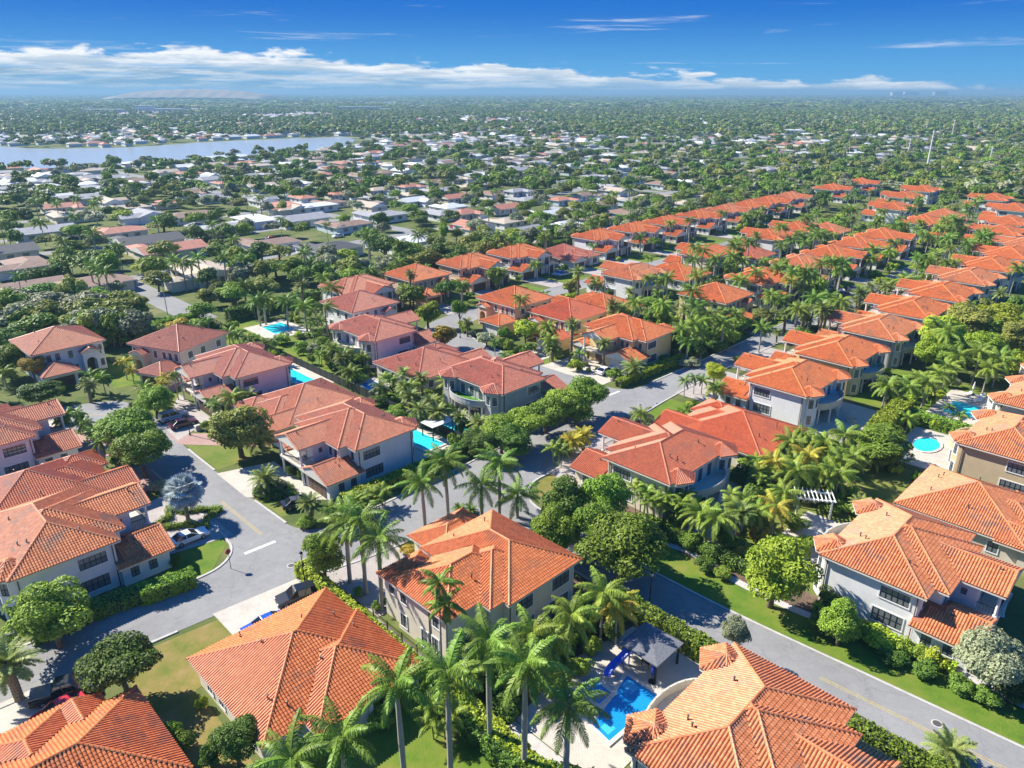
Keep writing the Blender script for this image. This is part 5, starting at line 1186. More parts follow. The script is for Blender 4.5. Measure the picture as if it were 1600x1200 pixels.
# cars
def car_meshes(kind):
    """side profiles extruded with rounded edges; returns builders per part"""
    if kind == 'suv': L, W, H, hood, c0, c1, r0, r1, bl = 4.8, 1.95, 1.75, 1.05, -1.0, 2.32, -0.25, 2.05, 0.75
    elif kind == 'pickup': L, W, H, hood, c0, c1, r0, r1, bl = 5.8, 2.0, 1.9, 1.15, -1.35, 0.95, -0.65, 0.7, 0.8
    else: L, W, H, hood, c0, c1, r0, r1, bl = 4.75, 1.85, 1.45, 0.92, -1.05, 1.95, -0.15, 1.15, 0.62
    h = L / 2; y = W / 2
    prof = [(-h, 0.32), (-h, 0.62), (-h + 0.12, 0.80), (c0 - 0.1, hood), (c1 if kind != 'suv' else h - 0.06, hood + 0.03), (h - 0.04, 0.92 if kind != 'sedan' else 0.95), (h, 0.6), (h - 0.05, 0.32)]
    b = MB(); n = len(prof)
    for yy, s in ((-y, 0), (-y * 0.96, 1)): pass
    secs = [(-y, 0.86), (-y * 0.97, 1.0), (y * 0.97, 1.0), (y, 0.86)]
    V = []
    for yy, k in secs: V += [(px * (0.985 if k < 1 else 1), yy, 0.55 + (pz - 0.55) * k) for px, pz in prof]
    F = [(s*n + i, s*n + (i+1) % n, (s+1)*n + (i+1) % n, (s+1)*n + i) for s in range(3) for i in range(n)] + [tuple(reversed(range(n))), tuple(range(3*n, 4*n))]
    b.add(V, F)
    g = MB(); z0 = hood - 0.02; a, t = y * 0.95, y * 0.74
    g.add([(c0, -a, z0), (c1, -a, z0), (c1, a, z0), (c0, a, z0), (r0, -t, H - .03), (r1, -t, H - .03), (r1, t, H - .03), (r0, t, H - .03)], [(0, 1, 5, 4), (1, 2, 6, 5), (2, 3, 7, 6), (3, 0, 4, 7), (4, 5, 6, 7)])
    rf = MB(); rf.add([(r0 - .05, -t - .03, H - .06), (r1 + .05, -t - .03, H - .06), (r1 + .05, t + .03, H - .06), (r0 - .05, t + .03, H - .06), (r0 + .1, -t + .08, H), (r1 - .1, -t + .08, H), (r1 - .1, t - .08, H), (r0 + .1, t - .08, H)], [(0, 1, 5, 4), (1, 2, 6, 5), (2, 3, 7, 6), (3, 0, 4, 7), (4, 5, 6, 7)])
    for sy in (-1, 1):                                            # pillars
        for (x0, x1) in ((c0, r0), (c1, r1), ((c0 + c1) / 2 + .1, (r0 + r1) / 2 + .1)):
            rf.tube([(x0, sy * (a + .005), z0), (x1, sy * (t + .01), H - .04)], 0.045, 6)
    return L, W, b, g, rf
CARS = {}
CARPAINT = {k: None for k in ()}
def paint(name, c, metal=0.0):
    m, nt, b = new_mat('paint_' + name); b.inputs['Base Color'].default_value = rgba(c); b.inputs['Roughness'].default_value = 0.28; b.inputs['Metallic'].default_value = metal
    b.inputs['Coat Weight'].default_value = 0.6; b.inputs['Coat Roughness'].default_value = 0.08; return m
PAINT = {k: paint(k, c) for k, c in {'white': (0.80, 0.80, 0.80), 'black': (0.012, 0.012, 0.014), 'blue': (0.015, 0.09, 0.42), 'red': (0.55, 0.01, 0.02), 'silver': (0.42, 0.46, 0.52), 'purple': (0.06, 0.008, 0.035), 'navy': (0.015, 0.022, 0.05), 'grey': (0.16, 0.17, 0.18)}.items()}
RUBBER = plain('tyre_rubber', (0.015, 0.015, 0.015), 0.85, var=0); RIM = plain('wheel_rim', (0.45, 0.45, 0.47), 0.3, metal=0.9, var=0); LIGHTC = glass_mat('headlight_glass', (0.7, 0.72, 0.75)); LIGHTR = glass_mat('taillight_glass', (0.35, 0.01, 0.01), 0.15)
def car(loc, ang, kind, col, label, group=None, cover=False):
    if kind not in CARS:
        L, W, b, g, rf = car_meshes(kind); w = MB(); w.tube([(0, -.11, 0), (0, .11, 0)], 0.34, 16); ri = MB(); ri.tube([(0, -.118, 0), (0, .118, 0)], 0.21, 10)
        hl = MB(); hl.box((-.05, -.19, -.07), (.05, .19, .07)); CARS[kind] = (L, W, b.mesh('body', PAINT['white']), g.mesh('windows', CARGLASS), rf.mesh('roof', PAINT['white']), w.mesh('tyre', RUBBER), ri.mesh('rim', RIM), hl.mesh('headlight', LIGHTC), hl.mesh('taillight', LIGHTR))
    L, W, b, g, rf, w, ri, hl, tl = CARS[kind]; root = empty({'suv': 'parked_suv', 'pickup': 'pickup_truck'}.get(kind, 'parked_car'), (loc.x, loc.y, 0.055), ang); tag(root, label, {'suv': 'car', 'pickup': 'truck'}.get(kind, 'car'), group)
    for nm, me in (('body', b), ('windows', g), ('roof', rf)):
        o = link(bpy.data.objects.new(nm, me), root)
        if nm != 'windows': o.material_slots[0].link = 'OBJECT'; o.material_slots[0].material = PAINT[col]
    for sx in (-1, 1):
        for sy in (-1, 1):
            o = link(bpy.data.objects.new('wheel', w), root); o.location = (sx * L * 0.305, sy * (W/2 - 0.10), 0.34); r = link(bpy.data.objects.new('rim', ri), o)
    for sy in (-1, 1):
        o = link(bpy.data.objects.new('headlight', hl), root); o.location = (-L/2 + 0.03, sy * W * 0.36, 0.68); o = link(bpy.data.objects.new('taillight', tl), root); o.location = (L/2 - 0.03, sy * W * 0.38, 0.8)
    if kind == 'pickup':
        c = MB(); c.box((1.0, -.9, 1.12), (2.82, .9, 1.24)); c.build('bed_cover', PAINT['grey'], root)
    return root
car(ground(297, 845), R(225), 'sedan', 'white', 'white sedan on the drive beside the clipped star-shaped hedge')
car(ground(465, 938), R(30), 'suv', 'black', 'black SUV parked on the drive below the street lamp'); car(ground(413, 984), R(40), 'sedan', 'blue', 'bright blue car half hidden behind the orange roof')
car(ground(93, 1118), R(52), 'sedan', 'red', 'red car parked behind the bright orange roof'); car(ground(103, 1087), R(205), 'pickup', 'black', 'black pickup truck with grey bed cover in the tree shade')
car(ground(272, 655), R(222), 'suv', 'silver', 'silver SUV parked on the pink house drive'); car(ground(287, 666), R(222), 'sedan', 'purple', 'dark purple sedan next to the silver SUV'); car(ground(468, 791), R(205), 'sedan', 'navy', 'dark navy sedan on the pale drive by the small palms')
car(ground(946, 583), R(225), 'sedan', 'white', 'white sedan on the drive of the yellow house with columns'); car(ground(186, 445), R(140), 'sedan', 'white', 'white car driving on the entrance road'); car(ground(180, 781), R(225), 'sedan', 'navy', 'dark car behind the mottled tile roof by the street trees')
for i, (u, v) in enumerate(((1312, 462), (1322, 465), (1337, 455), (1306, 456))): car(ground(u, v), R(160), 'suv' if i % 2 else 'sedan', ('silver', 'navy', 'silver', 'white')[i], 'parked car in the row under tall palms on the far street', 'cars parked under tall palms')
for i, (u, v) in enumerate(((873, 430), (880, 431))): car(ground(u, v), R(45), 'sedan', 'silver', 'silver car behind the plain orange roof', 'cars behind the plain orange roof')
for i, (u, v) in enumerate(((480, 392), (415, 378), (560, 362), (305, 338), (710, 357), (640, 372), (1040, 322), (528, 371), (765, 335), (420, 377))): car(ground(u, v), R(45 if i % 2 else 135), 'sedan' if i % 3 else 'suv', ('white', 'silver', 'white', 'navy', 'red')[i % 5], 'small distant car on the old quarter road', 'distant cars in the old quarter')
for i in range(14): car(ground(1409 + i * 8.5, 266.5 + (i % 3) * .6), R(95), 'sedan', ('white', 'silver', 'white', 'navy')[i % 4], 'car in the distant parking lot by the tall pole', 'cars in the distant parking lot')
# utility boxes and bins
def utility(loc, label, col=(0.45, 0.43, 0.36)):
    root = empty('utility_box', (loc.x, loc.y, 0), R(45)); tag(root, label, 'utility box'); m = plain('utility_paint', col, 0.6, var=0.08); b = MB(); b.box((-.5, -.4, .08), (.5, .4, .9)); b.add([(-.53, -.43, .9), (.53, -.43, .9), (.53, .43, .9), (-.53, .43, .9), (-.4, -.3, 1.0), (.4, -.3, 1.0), (.4, .3, 1.0), (-.4, .3, 1.0)], [(0, 1, 5, 4), (1, 2, 6, 5), (2, 3, 7, 6), (3, 0, 4, 7), (4, 5, 6, 7), (0, 3, 2, 1)]); b.build('cabinet', m, root); s = MB(); s.box((-.6, -.5, 0), (.6, .5, .085)); s.build('base', CONC, root)
utility(ground(310, 672), 'beige utility cabinet on the lawn near the lamp'); utility(ground(1060, 760), 'pale air conditioner beside the cream house wall', (0.6, 0.6, 0.58)); utility(ground(20, 1000), 'dark box beside the white house corner by the round tree', (0.03, 0.03, 0.035))

def stop_sign():
    g = ground(361, 889); root = empty('stop_sign', (g.x, g.y, 0), R(228)); tag(root, 'stop sign on a slim pole at the kerb of the bright corner lawn', 'sign')
    p = MB(); p.tube([(0, 0, 0), (0, 0, 3.0)], 0.04, 8); p.build('pole', IRON, root); b = MB(); P = [(0.38 * math.cos(R(22.5 + 45*i)), 0.38 * math.sin(R(22.5 + 45*i))) for i in range(8)]
    b.add([(x, -0.045, 2.5 + y) for x, y in P] + [(x, -0.06, 2.5 + y) for x, y in P], [tuple(range(8)), tuple(reversed(range(8, 16)))] + [(i, 8 + i, 8 + (i+1) % 8, (i+1) % 8) for i in range(8)])
    o = b.build('sign_plate', plain('sign_red', (0.45, 0.02, 0.02), 0.5, var=0), root)
    c = bpy.data.curves.new('lettering', 'FONT'); c.body = 'STOP'; c.size = 0.26; c.align_x = 'CENTER'; c.align_y = 'CENTER'; c.materials.append(WHITEPAINT)
    tm = bpy.data.meshes.new_from_object(bpy.data.objects.new('lettering', c)); tm.name = 'lettering'; t = bpy.data.objects.new('lettering', tm); link(t, root); t.location = (0, -0.065, 2.5); t.rotation_euler = (R(90), 0, 0)
stop_sign()

def manhole(u, v, label):
    g = ground(u, v); root = empty('manhole_cover', (g.x, g.y, 0.036)); tag(root, label, 'manhole'); f = MB(); f.lathe([(0.52, 0), (0.52, 0.010), (0.40, 0.012)], 20); f.build('frame', CONC, root); c = MB(); c.lathe([(0.39, 0), (0.39, 0.016), (0.02, 0.017)], 20); c.build('cover', VENT, root)
manhole(455, 884, 'round manhole cover in the open street junction'); manhole(1464, 1131, 'round manhole cover at the edge of the lower road'); manhole(1001, 633, 'round manhole cover at the corner beside the silvery shrub'); manhole(1027, 631, 'second round manhole cover near the lawn before the wide red roof')
# ------------------------------------------------------------------ planting, placed under the crowns seen in the photograph
def under(u, v, z): return ground(u, v, z)
def px_to_m(u, v, z, w):
    g = ground(u, v, z); depth = g.y * math.cos(PITCH) + (CAMH - z) * math.sin(PITCH); return w * depth / FPX
LW = {'green': 'mid green', 'dark': 'dark green', 'olive': 'olive green', 'grey': 'grey-green', 'lime': 'yellow-green', 'amber': 'amber', 'far': 'green'}
def trees(label, group, items, leaf='green', lod='near', name='broadleaf_tree', cat='tree'):
    for it in items:
        u, v, w, h = it[:4]; lf = it[4] if len(it) > 4 else leaf; zc = h * (0.62 if 'bush' not in lod else 0.5)
        g = under(u, v, zc); r = px_to_m(u, v, zc, w) / 2 / 1.02
        tree(g, r, h, lf, lod, label.replace('{leaf}', LW[lf]), (group or '').replace('{leaf}', LW[lf]) or None, name, cat)
trees('round leafy tree before the shaded side wall of the white house', None, [(80, 955, 128, 7.5)])
trees('dense dark green tree on the dry lawn by the pickup truck', None, [(190, 1040, 122, 6.2, 'dark')])
trees('leafy tree at the street corner beside the black lamp', None, [(505, 868, 76, 6.5)])
trees('small dark tree below the orange hip roof corner', None, [(368, 1156, 84, 4.6, 'dark')])
trees('full round street tree of the pair opposite the ochre house', 'street trees before the mottled roof', [(199, 672, 98, 8.0), (220, 703, 92, 7.5)])
trees('small street tree beside the parked silver SUV', None, [(240, 624, 58, 6.0, 'green')])
trees('wide olive green street tree before the ochre single-storey house', None, [(371, 668, 108, 8.5, 'olive')])
trees('amber tinged upright tree before the arched house at the bend', None, [(50, 575, 42, 6.0, 'amber')])
trees('dark leafy tree in the corner by the white arched house', 'trees beside the white arched house', [(60, 612, 74, 4.5, 'dark'), (10, 560, 60, 7, 'green'), (20, 530, 50, 6, 'dark')])
trees('ficus tree in the clipped row along the street below the grey house', 'row of ficus trees below the grey house', [(783, 676, 70, 6), (820, 663, 74, 6.4), (852, 645, 70, 6.2), (884, 628, 72, 6.4), (921, 615, 72, 7), (800, 690, 70, 5.5, 'dark'), (752, 690, 62, 5, 'dark'), (900, 640, 60, 5)])
trees('large dark green tree crowding the corner beside the cream palm-ringed house', 'large trees beside the cream palm-ringed house', [(884, 784, 92, 8.5, 'dark'), (944, 776, 84, 8.5), (872, 826, 84, 7.5), (930, 820, 80, 8)])
trees('broad bright green tree overhanging the road opposite the roadside lawn', None, [(972, 850, 140, 9.0)])
trees('yellow-green round tree on the lawn in front of the white roadside house', None, [(1212, 888, 126, 8.5, 'lime')])
trees('young leafy tree beside the windows of the white roadside house', None, [(1316, 968, 78, 5.5)])
trees('pale grey-green bushy tree beside the one-storey garage roof', None, [(1556, 1036, 112, 6.5, 'grey')])
trees('sparse grey tree standing at the road edge above the turret roof', None, [(1148, 994, 46, 5.5, 'grey')])
trees('big rounded garden tree next to the rounded turquoise pool', None, [(1380, 692, 122, 6.5)])
trees('tall feathery lime green bamboo thicket tree behind the garden row', 'lime green thicket trees behind the garden row', [(1470, 520, 74, 10, 'lime'), (1510, 505, 84, 10, 'olive'), (1555, 500, 84, 10, 'lime'), (1590, 525, 70, 9, 'olive'), (1535, 540, 70, 8, 'lime'), (1490, 555, 60, 8), (1450, 545, 52, 8, 'lime')], lod='near')
trees('small round tree in the planting ring on the street corner', None, [(1117, 582, 40, 4.5, 'lime')])
trees('silvery shrub on the verge below the street corner', None, [(996, 655, 52, 2.0, 'grey')], lod='bush', name='garden_shrub', cat='shrub')
trees('mid green tree in the gardens behind the side street', 'trees along the side street', [(668, 487, 50, 7, 'lime'), (694, 520, 52, 6, 'amber'), (645, 460, 48, 7, 'green'), (775, 475, 40, 6), (760, 528, 36, 3.5, 'grey')], lod='mid')
trees('green tree growing between the entrance road and the estate', 'trees between entrance road and estate', [(317, 487, 44, 6, 'green'), (235, 515, 60, 4, 'green'), (275, 508, 50, 4, 'amber'), (310, 505, 40, 3.5), (200, 500, 60, 5), (245, 437, 44, 6, 'olive'), (223, 417, 36, 5, 'lime')], lod='mid')
belt = random.Random(3)
items = []
for i in range(28):
    u = belt.uniform(-10, 215); v = belt.uniform(470, 508)
    items.append((u, v, belt.uniform(46, 84), belt.uniform(6, 9), belt.choice(['olive', 'grey', 'olive', 'green', 'grey'])))
items += [(105, 405, 56, 8), (140, 408, 66, 9, 'dark'), (165, 412, 50, 9), (120, 385, 40, 6), (70, 455, 60, 6, 'dark'), (190, 336, 40, 6, 'lime'), (255, 352, 50, 5, 'olive'), (20, 355, 34, 6, 'dark'), (110, 360, 34, 5, 'green')]
trees('{leaf} tree in the thick belt beside the entrance road', '{leaf} trees of the entrance belt', items, lod='mid')
# shrubs
def shrubs(label, group, items, leaf='green', lod='bush'): trees(label, group, items, leaf, lod, 'garden_shrub', 'shrub')
shrubs('{leaf} shrub beside the wall of the single-storey cream house', '{leaf} shrubs by the single-storey cream house', [(314, 1098, 22, 1.4, 'lime'), (270, 1140, 34, 1.8), (285, 1160, 40, 1.8), (330, 1180, 40, 2.2, 'dark')])
shrubs('{leaf} shrub in the bed along the white roadside house', '{leaf} shrubs along the white roadside house', [(1378, 996, 54, 2.2, 'lime'), (1350, 985, 44, 2, 'green'), (1410, 1010, 44, 1.6), (1440, 1022, 36, 1.5, 'green'), (1465, 1028, 44, 1.9, 'lime'), (1295, 935, 50, 2.4, 'dark'), (1290, 975, 60, 2.2, 'dark'), (1395, 1022, 50, 1.4, 'dark'), (1450, 1048, 50, 1.4, 'dark'), (1500, 1070, 50, 1.5, 'dark'), (1545, 1088, 50, 1.5, 'dark'), (1590, 1080, 60, 2.4, 'dark')])
shrubs('{leaf} shrub in the dense garden below the cream balcony house', '{leaf} shrubs below the cream balcony house', [(1080, 845, 44, 2.2), (1110, 860, 44, 2, 'dark'), (1140, 850, 40, 2), (1165, 862, 40, 2, 'amber'), (1130, 835, 40, 2), (1185, 835, 44, 2.6, 'amber'), (1045, 835, 40, 1.8, 'dark'), (1060, 812, 38, 2), (1240, 815, 46, 2.4), (1225, 850, 48, 2.5, 'dark'), (1250, 760, 56, 2.5), (1220, 745, 50, 3), (1180, 770, 50, 3, 'dark'), (1175, 720, 44, 3), (1260, 850, 40, 2), (1290, 770, 50, 2), (1320, 790, 40, 1.6), (1205, 700, 40, 2.6), (1160, 745, 44, 2.8, 'dark'), (1100, 880, 40, 1.6, 'dark'), (1130, 895, 36, 1.2), (1020, 820, 40, 2.0)])
shrubs('rounded clipped bush by the drive of the yellow columned house', 'round bushes at the yellow house', [(905, 577, 14, 0.9, 'dark'), (920, 578, 14, 1, 'green'), (934, 577, 14, 1, 'green'), (916, 568, 12, .9), (1040, 560, 20, 1.6, 'dark'), (1020, 572, 18, 1.2), (825, 525, 22, 1.8, 'dark')], lod='smallbush')
shrubs('{leaf} shrub in the beds round the royal palms', '{leaf} shrubs round the royal palms', [(560, 925, 22, 1.2), (610, 940, 26, 1.3, 'dark'), (590, 945, 24, 1.1), (655, 850, 22, 1, 'lime'), (636, 860, 26, 1.0, 'amber'), (800, 1060, 60, 2.2, 'dark'), (740, 1060, 60, 2.4, 'dark'), (850, 1010, 50, 2.2, 'dark'), (720, 1110, 56, 2.2), (790, 1105, 56, 2.2, 'dark'), (905, 1040, 46, 1.8), (600, 1120, 50, 2), (960, 980, 50, 2.2, 'dark'), (925, 1010, 40, 2), (985, 940, 40, 2)])
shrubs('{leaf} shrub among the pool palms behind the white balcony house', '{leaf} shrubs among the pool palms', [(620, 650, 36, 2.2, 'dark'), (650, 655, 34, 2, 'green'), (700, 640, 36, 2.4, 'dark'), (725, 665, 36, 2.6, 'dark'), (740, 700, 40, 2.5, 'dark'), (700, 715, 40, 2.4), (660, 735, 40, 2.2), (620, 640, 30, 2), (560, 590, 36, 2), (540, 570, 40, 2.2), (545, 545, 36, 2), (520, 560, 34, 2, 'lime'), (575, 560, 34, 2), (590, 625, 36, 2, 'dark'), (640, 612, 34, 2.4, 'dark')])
shrubs('{leaf} shrub along the side of the iron lawn fence', '{leaf} shrubs by the iron fence', [(470, 540, 36, 2), (500, 535, 34, 2.2), (440, 530, 34, 2.2), (410, 560, 30, 2), (490, 520, 30, 2), (420, 545, 26, 1.8)], lod='smallbush')
shrubs('{leaf} shrub by the drive of the white house facing the silver palm', '{leaf} shrubs by that drive', [(425, 764, 40, 1.5, 'dark'), (437, 758, 34, 1.6, 'grey'), (453, 736, 14, 1.8, 'dark'), (470, 742, 14, 2.0, 'dark'), (480, 815, 32, 1.4), (455, 770, 24, 1.2, 'dark')])
shrubs('dark round bush at the end of the clipped hedge', None, [(275, 876, 20, 1.7, 'dark')])
# royal palms with single fronds
RO = 'royal palm with smooth grey trunk '
for (u, v, vt), lb, gp in [((547, 910, 812), RO + 'in the file beside the paved court', 'file of royal palms beside the court'), ((572, 928, 808), RO + 'in the file beside the paved court', 'file of royal palms beside the court'), ((597, 952, 842), RO + 'in the file beside the paved court', 'file of royal palms beside the court'),
    ((665, 834, 752), RO + 'on the grassy street corner', 'royal palms on the grassy corner'), ((701, 817, 720), RO + 'on the grassy street corner', 'royal palms on the grassy corner'), ((753, 821, 757), RO + 'on the grassy street corner', 'royal palms on the grassy corner'), ((780, 811, 720), RO + 'on the grassy street corner', 'royal palms on the grassy corner'), ((808, 809, 772), RO + 'on the grassy street corner', 'royal palms on the grassy corner'),
    ((633, 1226, 1066), RO + 'before the porch columns of the single-storey cream house', None), ((704, 1212, 1052), RO + 'at the edge of the shaded back lawn', None), ((766, 1168, 1000), RO + 'rising behind the hedge of the cream palm-ringed house', None), ((819, 1212, 1034), RO + 'at the corner of the grey pool terrace', None), ((883, 1228, 1100), RO + 'rising from the grey terrace beside the spa basin', None), ((545, 1262, 1150), RO + 'over the shaded back lawn by the small dark tree', None), ((470, 1290, 1185), RO + 'low over the corner of the small dark tree', None)]:
    h = height_at(u, v, vt); sc = 1.0
    palm('royal', ground(u, v), max(2.5, h - 1.3), lb, gp, detail=True, scale=sc, lean=0.02)
for u, v, vt, k in ((690, 1043, 912, 'queen'), (700, 1046, 945, 'queen')): palm(k, ground(u, v), height_at(u, v, vt) - 0.5, 'slender palm leaning before the cream house wall', 'slender palms at the cream wall', detail=True, lean=0.05)
def palms(kind, label, group, items, detail=False, lean=0.05):
    for it in items:
        u, v, h = it[:3]; sc = it[3] if len(it) > 3 else 1.0; lf = it[4] if len(it) > 4 else None
        palm(kind, under(u, v, h + PALM[kind]['shaft'] * .8 * sc), h, label, group, detail, sc, lf, lean)
palms('coco', 'coconut palm with drooping yellow-green fronds by the pavilion hedge', 'coconut palms by the pavilion hedge', [(834, 990, 5.5), (891, 962, 5.5, 1.05), (942, 924, 6), (862, 1000, 4.5, .9), (965, 950, 4.5, .9, 'gold')], True)
palms('date', 'stout date palm overhanging the shaded street by the pickup truck', None, [(14, 1040, 4.2, 1.25)], True)
palms('date', 'spreading date palm inside the round clipped hedge', None, [(414, 748, 2.6, 1.05)], True)
palms('date', 'short date palm at the corner of the pale drive', None, [(483, 787, 2.8, .8)], True)
palms('date', 'full date palm on the corner lawn of the yellow house', None, [(990, 574, 3.0, 1.1)], True)
palms('date', 'full date palm beside the lawn of the yellow and white house', None, [(863, 545, 3.0, 1.0)], True)
palms('date', 'low date palm on the verge near the lower road', None, [(1484, 1172, 1.6, .9)], True)
palms('date', 'golden date palm on the corner verge by the cream house', 'golden date palms on the corner verge', [(893, 690, 2.5, .95, 'gold'), (912, 682, 2.5, .9, 'gold'), (878, 694, 2.0, .7)], True)
palms('date', 'date palm in the group over the narrow pool', 'date palms over the narrow pool', [(655, 640, 3.6, .95), (683, 645, 3.6, .95), (640, 620, 3.8, .9), (720, 652, 3.0, .8), (630, 606, 3.6, .8), (672, 628, 3.6, .8)], True)
palms('cycad', 'small cycad on the grassy palm corner', 'cycads on the grassy corner', [(718, 795, .5), (735, 797, .5), (724, 803, .4)], True)
palms('cycad', 'young palm in a round bed at the white house drive', 'young palms at the drive', [(858, 605, 1.6, .9), (857, 601, 1.8, .9)], True)
palms('queen', 'arching palm beside the drive of the yellow house with columns', None, [(907, 552, 3.2, .9)], True)
palms('queen', 'small palm on the verge of the side street by the grey house', None, [(773, 535, 2.6, .8)], True)
palms('coco', 'coconut palm with green fronds beside the big rounded garden tree', 'coconut palms by the big rounded tree', [(1289, 690, 4.5, .95), (1322, 680, 4.5), (1311, 722, 4.5), (1312, 742, 4, 1), (1285, 740, 4, .9)], True)
palms('coco', 'golden coconut palm glowing in the garden behind the wide red roof', 'golden coconut palms behind the red roof', [(1208, 722, 4.5, .9, 'gold'), (1262, 712, 4.5, 1, 'gold')], True)
palms('coco', 'golden coconut palm close beside the white pergola', None, [(1212, 792, 4, .9, 'gold')], True)
palms('coco', 'coconut palm in the thicket below the cream balcony house', 'coconut palms of the thicket', [(1121, 812, 4.5, 1), (1096, 803, 4), (1160, 795, 4, .9), (1180, 800, 3.5, .9), (1225, 770, 3.5, .9)], True)
palms('coco', 'coconut palm directly behind the wide red roof', 'coconut palms directly behind the red roof', [(1235, 690, 4.5, 1), (1245, 735, 4.5, 1)], True)
palms('coco', 'coconut palm at the head of the tall clipped hedge wall', None, [(1385, 602, 4.5, 1)], True)
palms('coco', 'coconut palm beside the rectangular pool garden', 'coconut palms at the rectangular pool', [(1497, 556, 6), (1530, 552, 6.5), (1466, 585, 5), (1448, 598, 5), (1437, 592, 4.5, .9), (1545, 575, 5), (1562, 560, 6), (1480, 575, 5.5)], True)
palms('queen', 'slim palm by the pink paved drive', 'slim palms by the pink drive', [(105, 650, 4, .9), (118, 645, 3.6, .9), (97, 655, 3.4, .9), (130, 662, 3.2, .9), (148, 675, 4.5, .9), (158, 690, 4, .9)], True)
palms('queen', 'slim palm standing at the garage of the pale pink house', 'slim palms at the pale pink house', [(262, 590, 4.5, .9, 'gold'), (272, 586, 4.6, .9), (332, 625, 3, .8), (252, 600, 4, .8, 'gold')], True)
palms('queen', 'palm before the entrances of the two arched houses', 'palms before the arched houses', [(146, 540, 4.5, 1), (140, 585, 3.2, 1.1), (160, 590, 3, 1), (193, 565, 3.5, .9, 'gold'), (205, 578, 2.5, .9, 'gold')], True)
palms('queen', 'young palm in the verge group below the white row house', 'young palms in the verge group', [(1071, 595, 3, .8), (1086, 590, 3, .8), (1098, 592, 2.8, .8)], True)
palms('royal', 'royal palm in the verge of the palm street beside the yellow house', None, [(1190, 512, 5.0, .75)], True)
palms('date', 'date palm on the near verges of the palm street', 'date palms on the palm street verges', [(1229, 490, 5, .95), (1260, 497, 4.5, .95), (1283, 485, 5, .9), (1247, 480, 5, .9), (1215, 520, 2.5, .6), (1340, 470, 4, .95), (1320, 478, 3.5, .9), (1205, 470, 5, .9), (1200, 492, 4.5, .9)])
palms('royal', 'tall royal palm in the cluster behind the yellow corner house', 'royal palms behind the yellow corner house', [(1085, 505, 7, .9), (1105, 490, 7.5, .9), (1065, 515, 6, .8), (1130, 505, 6, .85), (1098, 520, 5, .8), (1075, 535, 4, .8)])
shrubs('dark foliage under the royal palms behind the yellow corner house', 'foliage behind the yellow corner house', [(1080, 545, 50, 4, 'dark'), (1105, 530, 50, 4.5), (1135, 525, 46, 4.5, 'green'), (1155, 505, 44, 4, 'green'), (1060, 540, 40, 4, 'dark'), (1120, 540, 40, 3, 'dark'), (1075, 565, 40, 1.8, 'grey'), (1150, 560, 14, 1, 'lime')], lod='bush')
palms('royal', 'very tall royal palm above the parked cars on the palm street', 'very tall royal palms above the parked cars', [(1285, 412, 10, .9), (1300, 408, 10, .9), (1316, 410, 10, .95), (1240, 425, 9, .9), (1262, 424, 9, .9), (1215, 418, 8, .9), (1180, 425, 8, .9), (1088, 385, 9, .9), (1100, 392, 9, .9), (1118, 405, 8, .9), (1145, 400, 8, .9), (1220, 355, 9, .9), (1256, 340, 9, .9), (1276, 333, 8, .9), (1365, 390, 6, .9)])
palms('royal', 'royal palm in the file beside the entrance road', 'royal palms beside the entrance road', [(272, 405, 7.5, .9), (285, 410, 7.5, .9), (310, 402, 7, .9), (348, 402, 8, .95), (365, 375, 7, .9), (330, 350, 8, .9), (150, 418, 8, .9), (165, 425, 8, .9), (140, 412, 8, .9), (380, 405, 7, .9), (296, 412, 7, .9), (55, 315, 7, .9), (88, 318, 7, .9), (120, 310, 7, .9), (380, 445, 5, .9), (402, 470, 5.5, .9), (445, 470, 6, 1), (476, 478, 6, 1), (508, 480, 6, .9), (410, 465, 6, .9)])
for (u, v, h, n, lb, gp) in ((1004, 760, 4.6, 5, 'clumping palm screen along the cream balcony house', 'clumping palm screen'), (1030, 770, 4.6, 5, 'clumping palm screen along the cream balcony house', 'clumping palm screen'), (1058, 775, 4.6, 6, 'clumping palm screen along the cream balcony house', 'clumping palm screen'), (1082, 780, 4.6, 5, 'clumping palm screen along the cream balcony house', 'clumping palm screen'),
    (872, 700, 3.2, 4, 'clumping palm in the round white bed by the corner drive', None), (545, 548, 3.2, 6, 'clumping palm in the garden of the dusky pink house', 'clumping palms of the dusky pink house'), (565, 555, 3, 6, 'clumping palm in the garden of the dusky pink house', 'clumping palms of the dusky pink house'), (515, 545, 3, 5, 'clumping palm in the garden of the dusky pink house', 'clumping palms of the dusky pink house'),
    (610, 590, 3, 5, 'clumping palm at the small blue pool', 'clumping palms at the small blue pool'), (640, 578, 2.8, 4, 'clumping palm at the small blue pool', 'clumping palms at the small blue pool'), (560, 780, 2.6, 5, 'clumping palm at the foot of the royal palm file', 'clumping palms at the royal palm file'), (530, 795, 3, 6, 'clumping palm at the foot of the royal palm file', 'clumping palms at the royal palm file'), (590, 770, 2.4, 5, 'clumping palm at the foot of the royal palm file', 'clumping palms at the royal palm file'),
    (740, 1040, 3.4, 6, 'clumping palm in the shade between the royal palm trunks', 'clumping palms between the trunks'), (870, 1060, 2.6, 5, 'clumping palm in the shade between the royal palm trunks', 'clumping palms between the trunks'), (690, 1110, 3, 5, 'clumping palm in the shade between the royal palm trunks', 'clumping palms between the trunks'), (1230, 720, 4, 6, 'clumping palm behind the wide red roof', 'clumping palms behind the wide red roof'), (1195, 735, 4, 6, 'clumping palm behind the wide red roof', 'clumping palms behind the wide red roof'),
    (1150, 775, 4, 5, 'clumping palm behind the wide red roof', 'clumping palms behind the wide red roof'), (1260, 690, 4, 6, 'clumping palm behind the wide red roof', 'clumping palms behind the wide red roof')):
    palm_clump(under(u, v, h), h, n, lb, gp, spread=1.0)
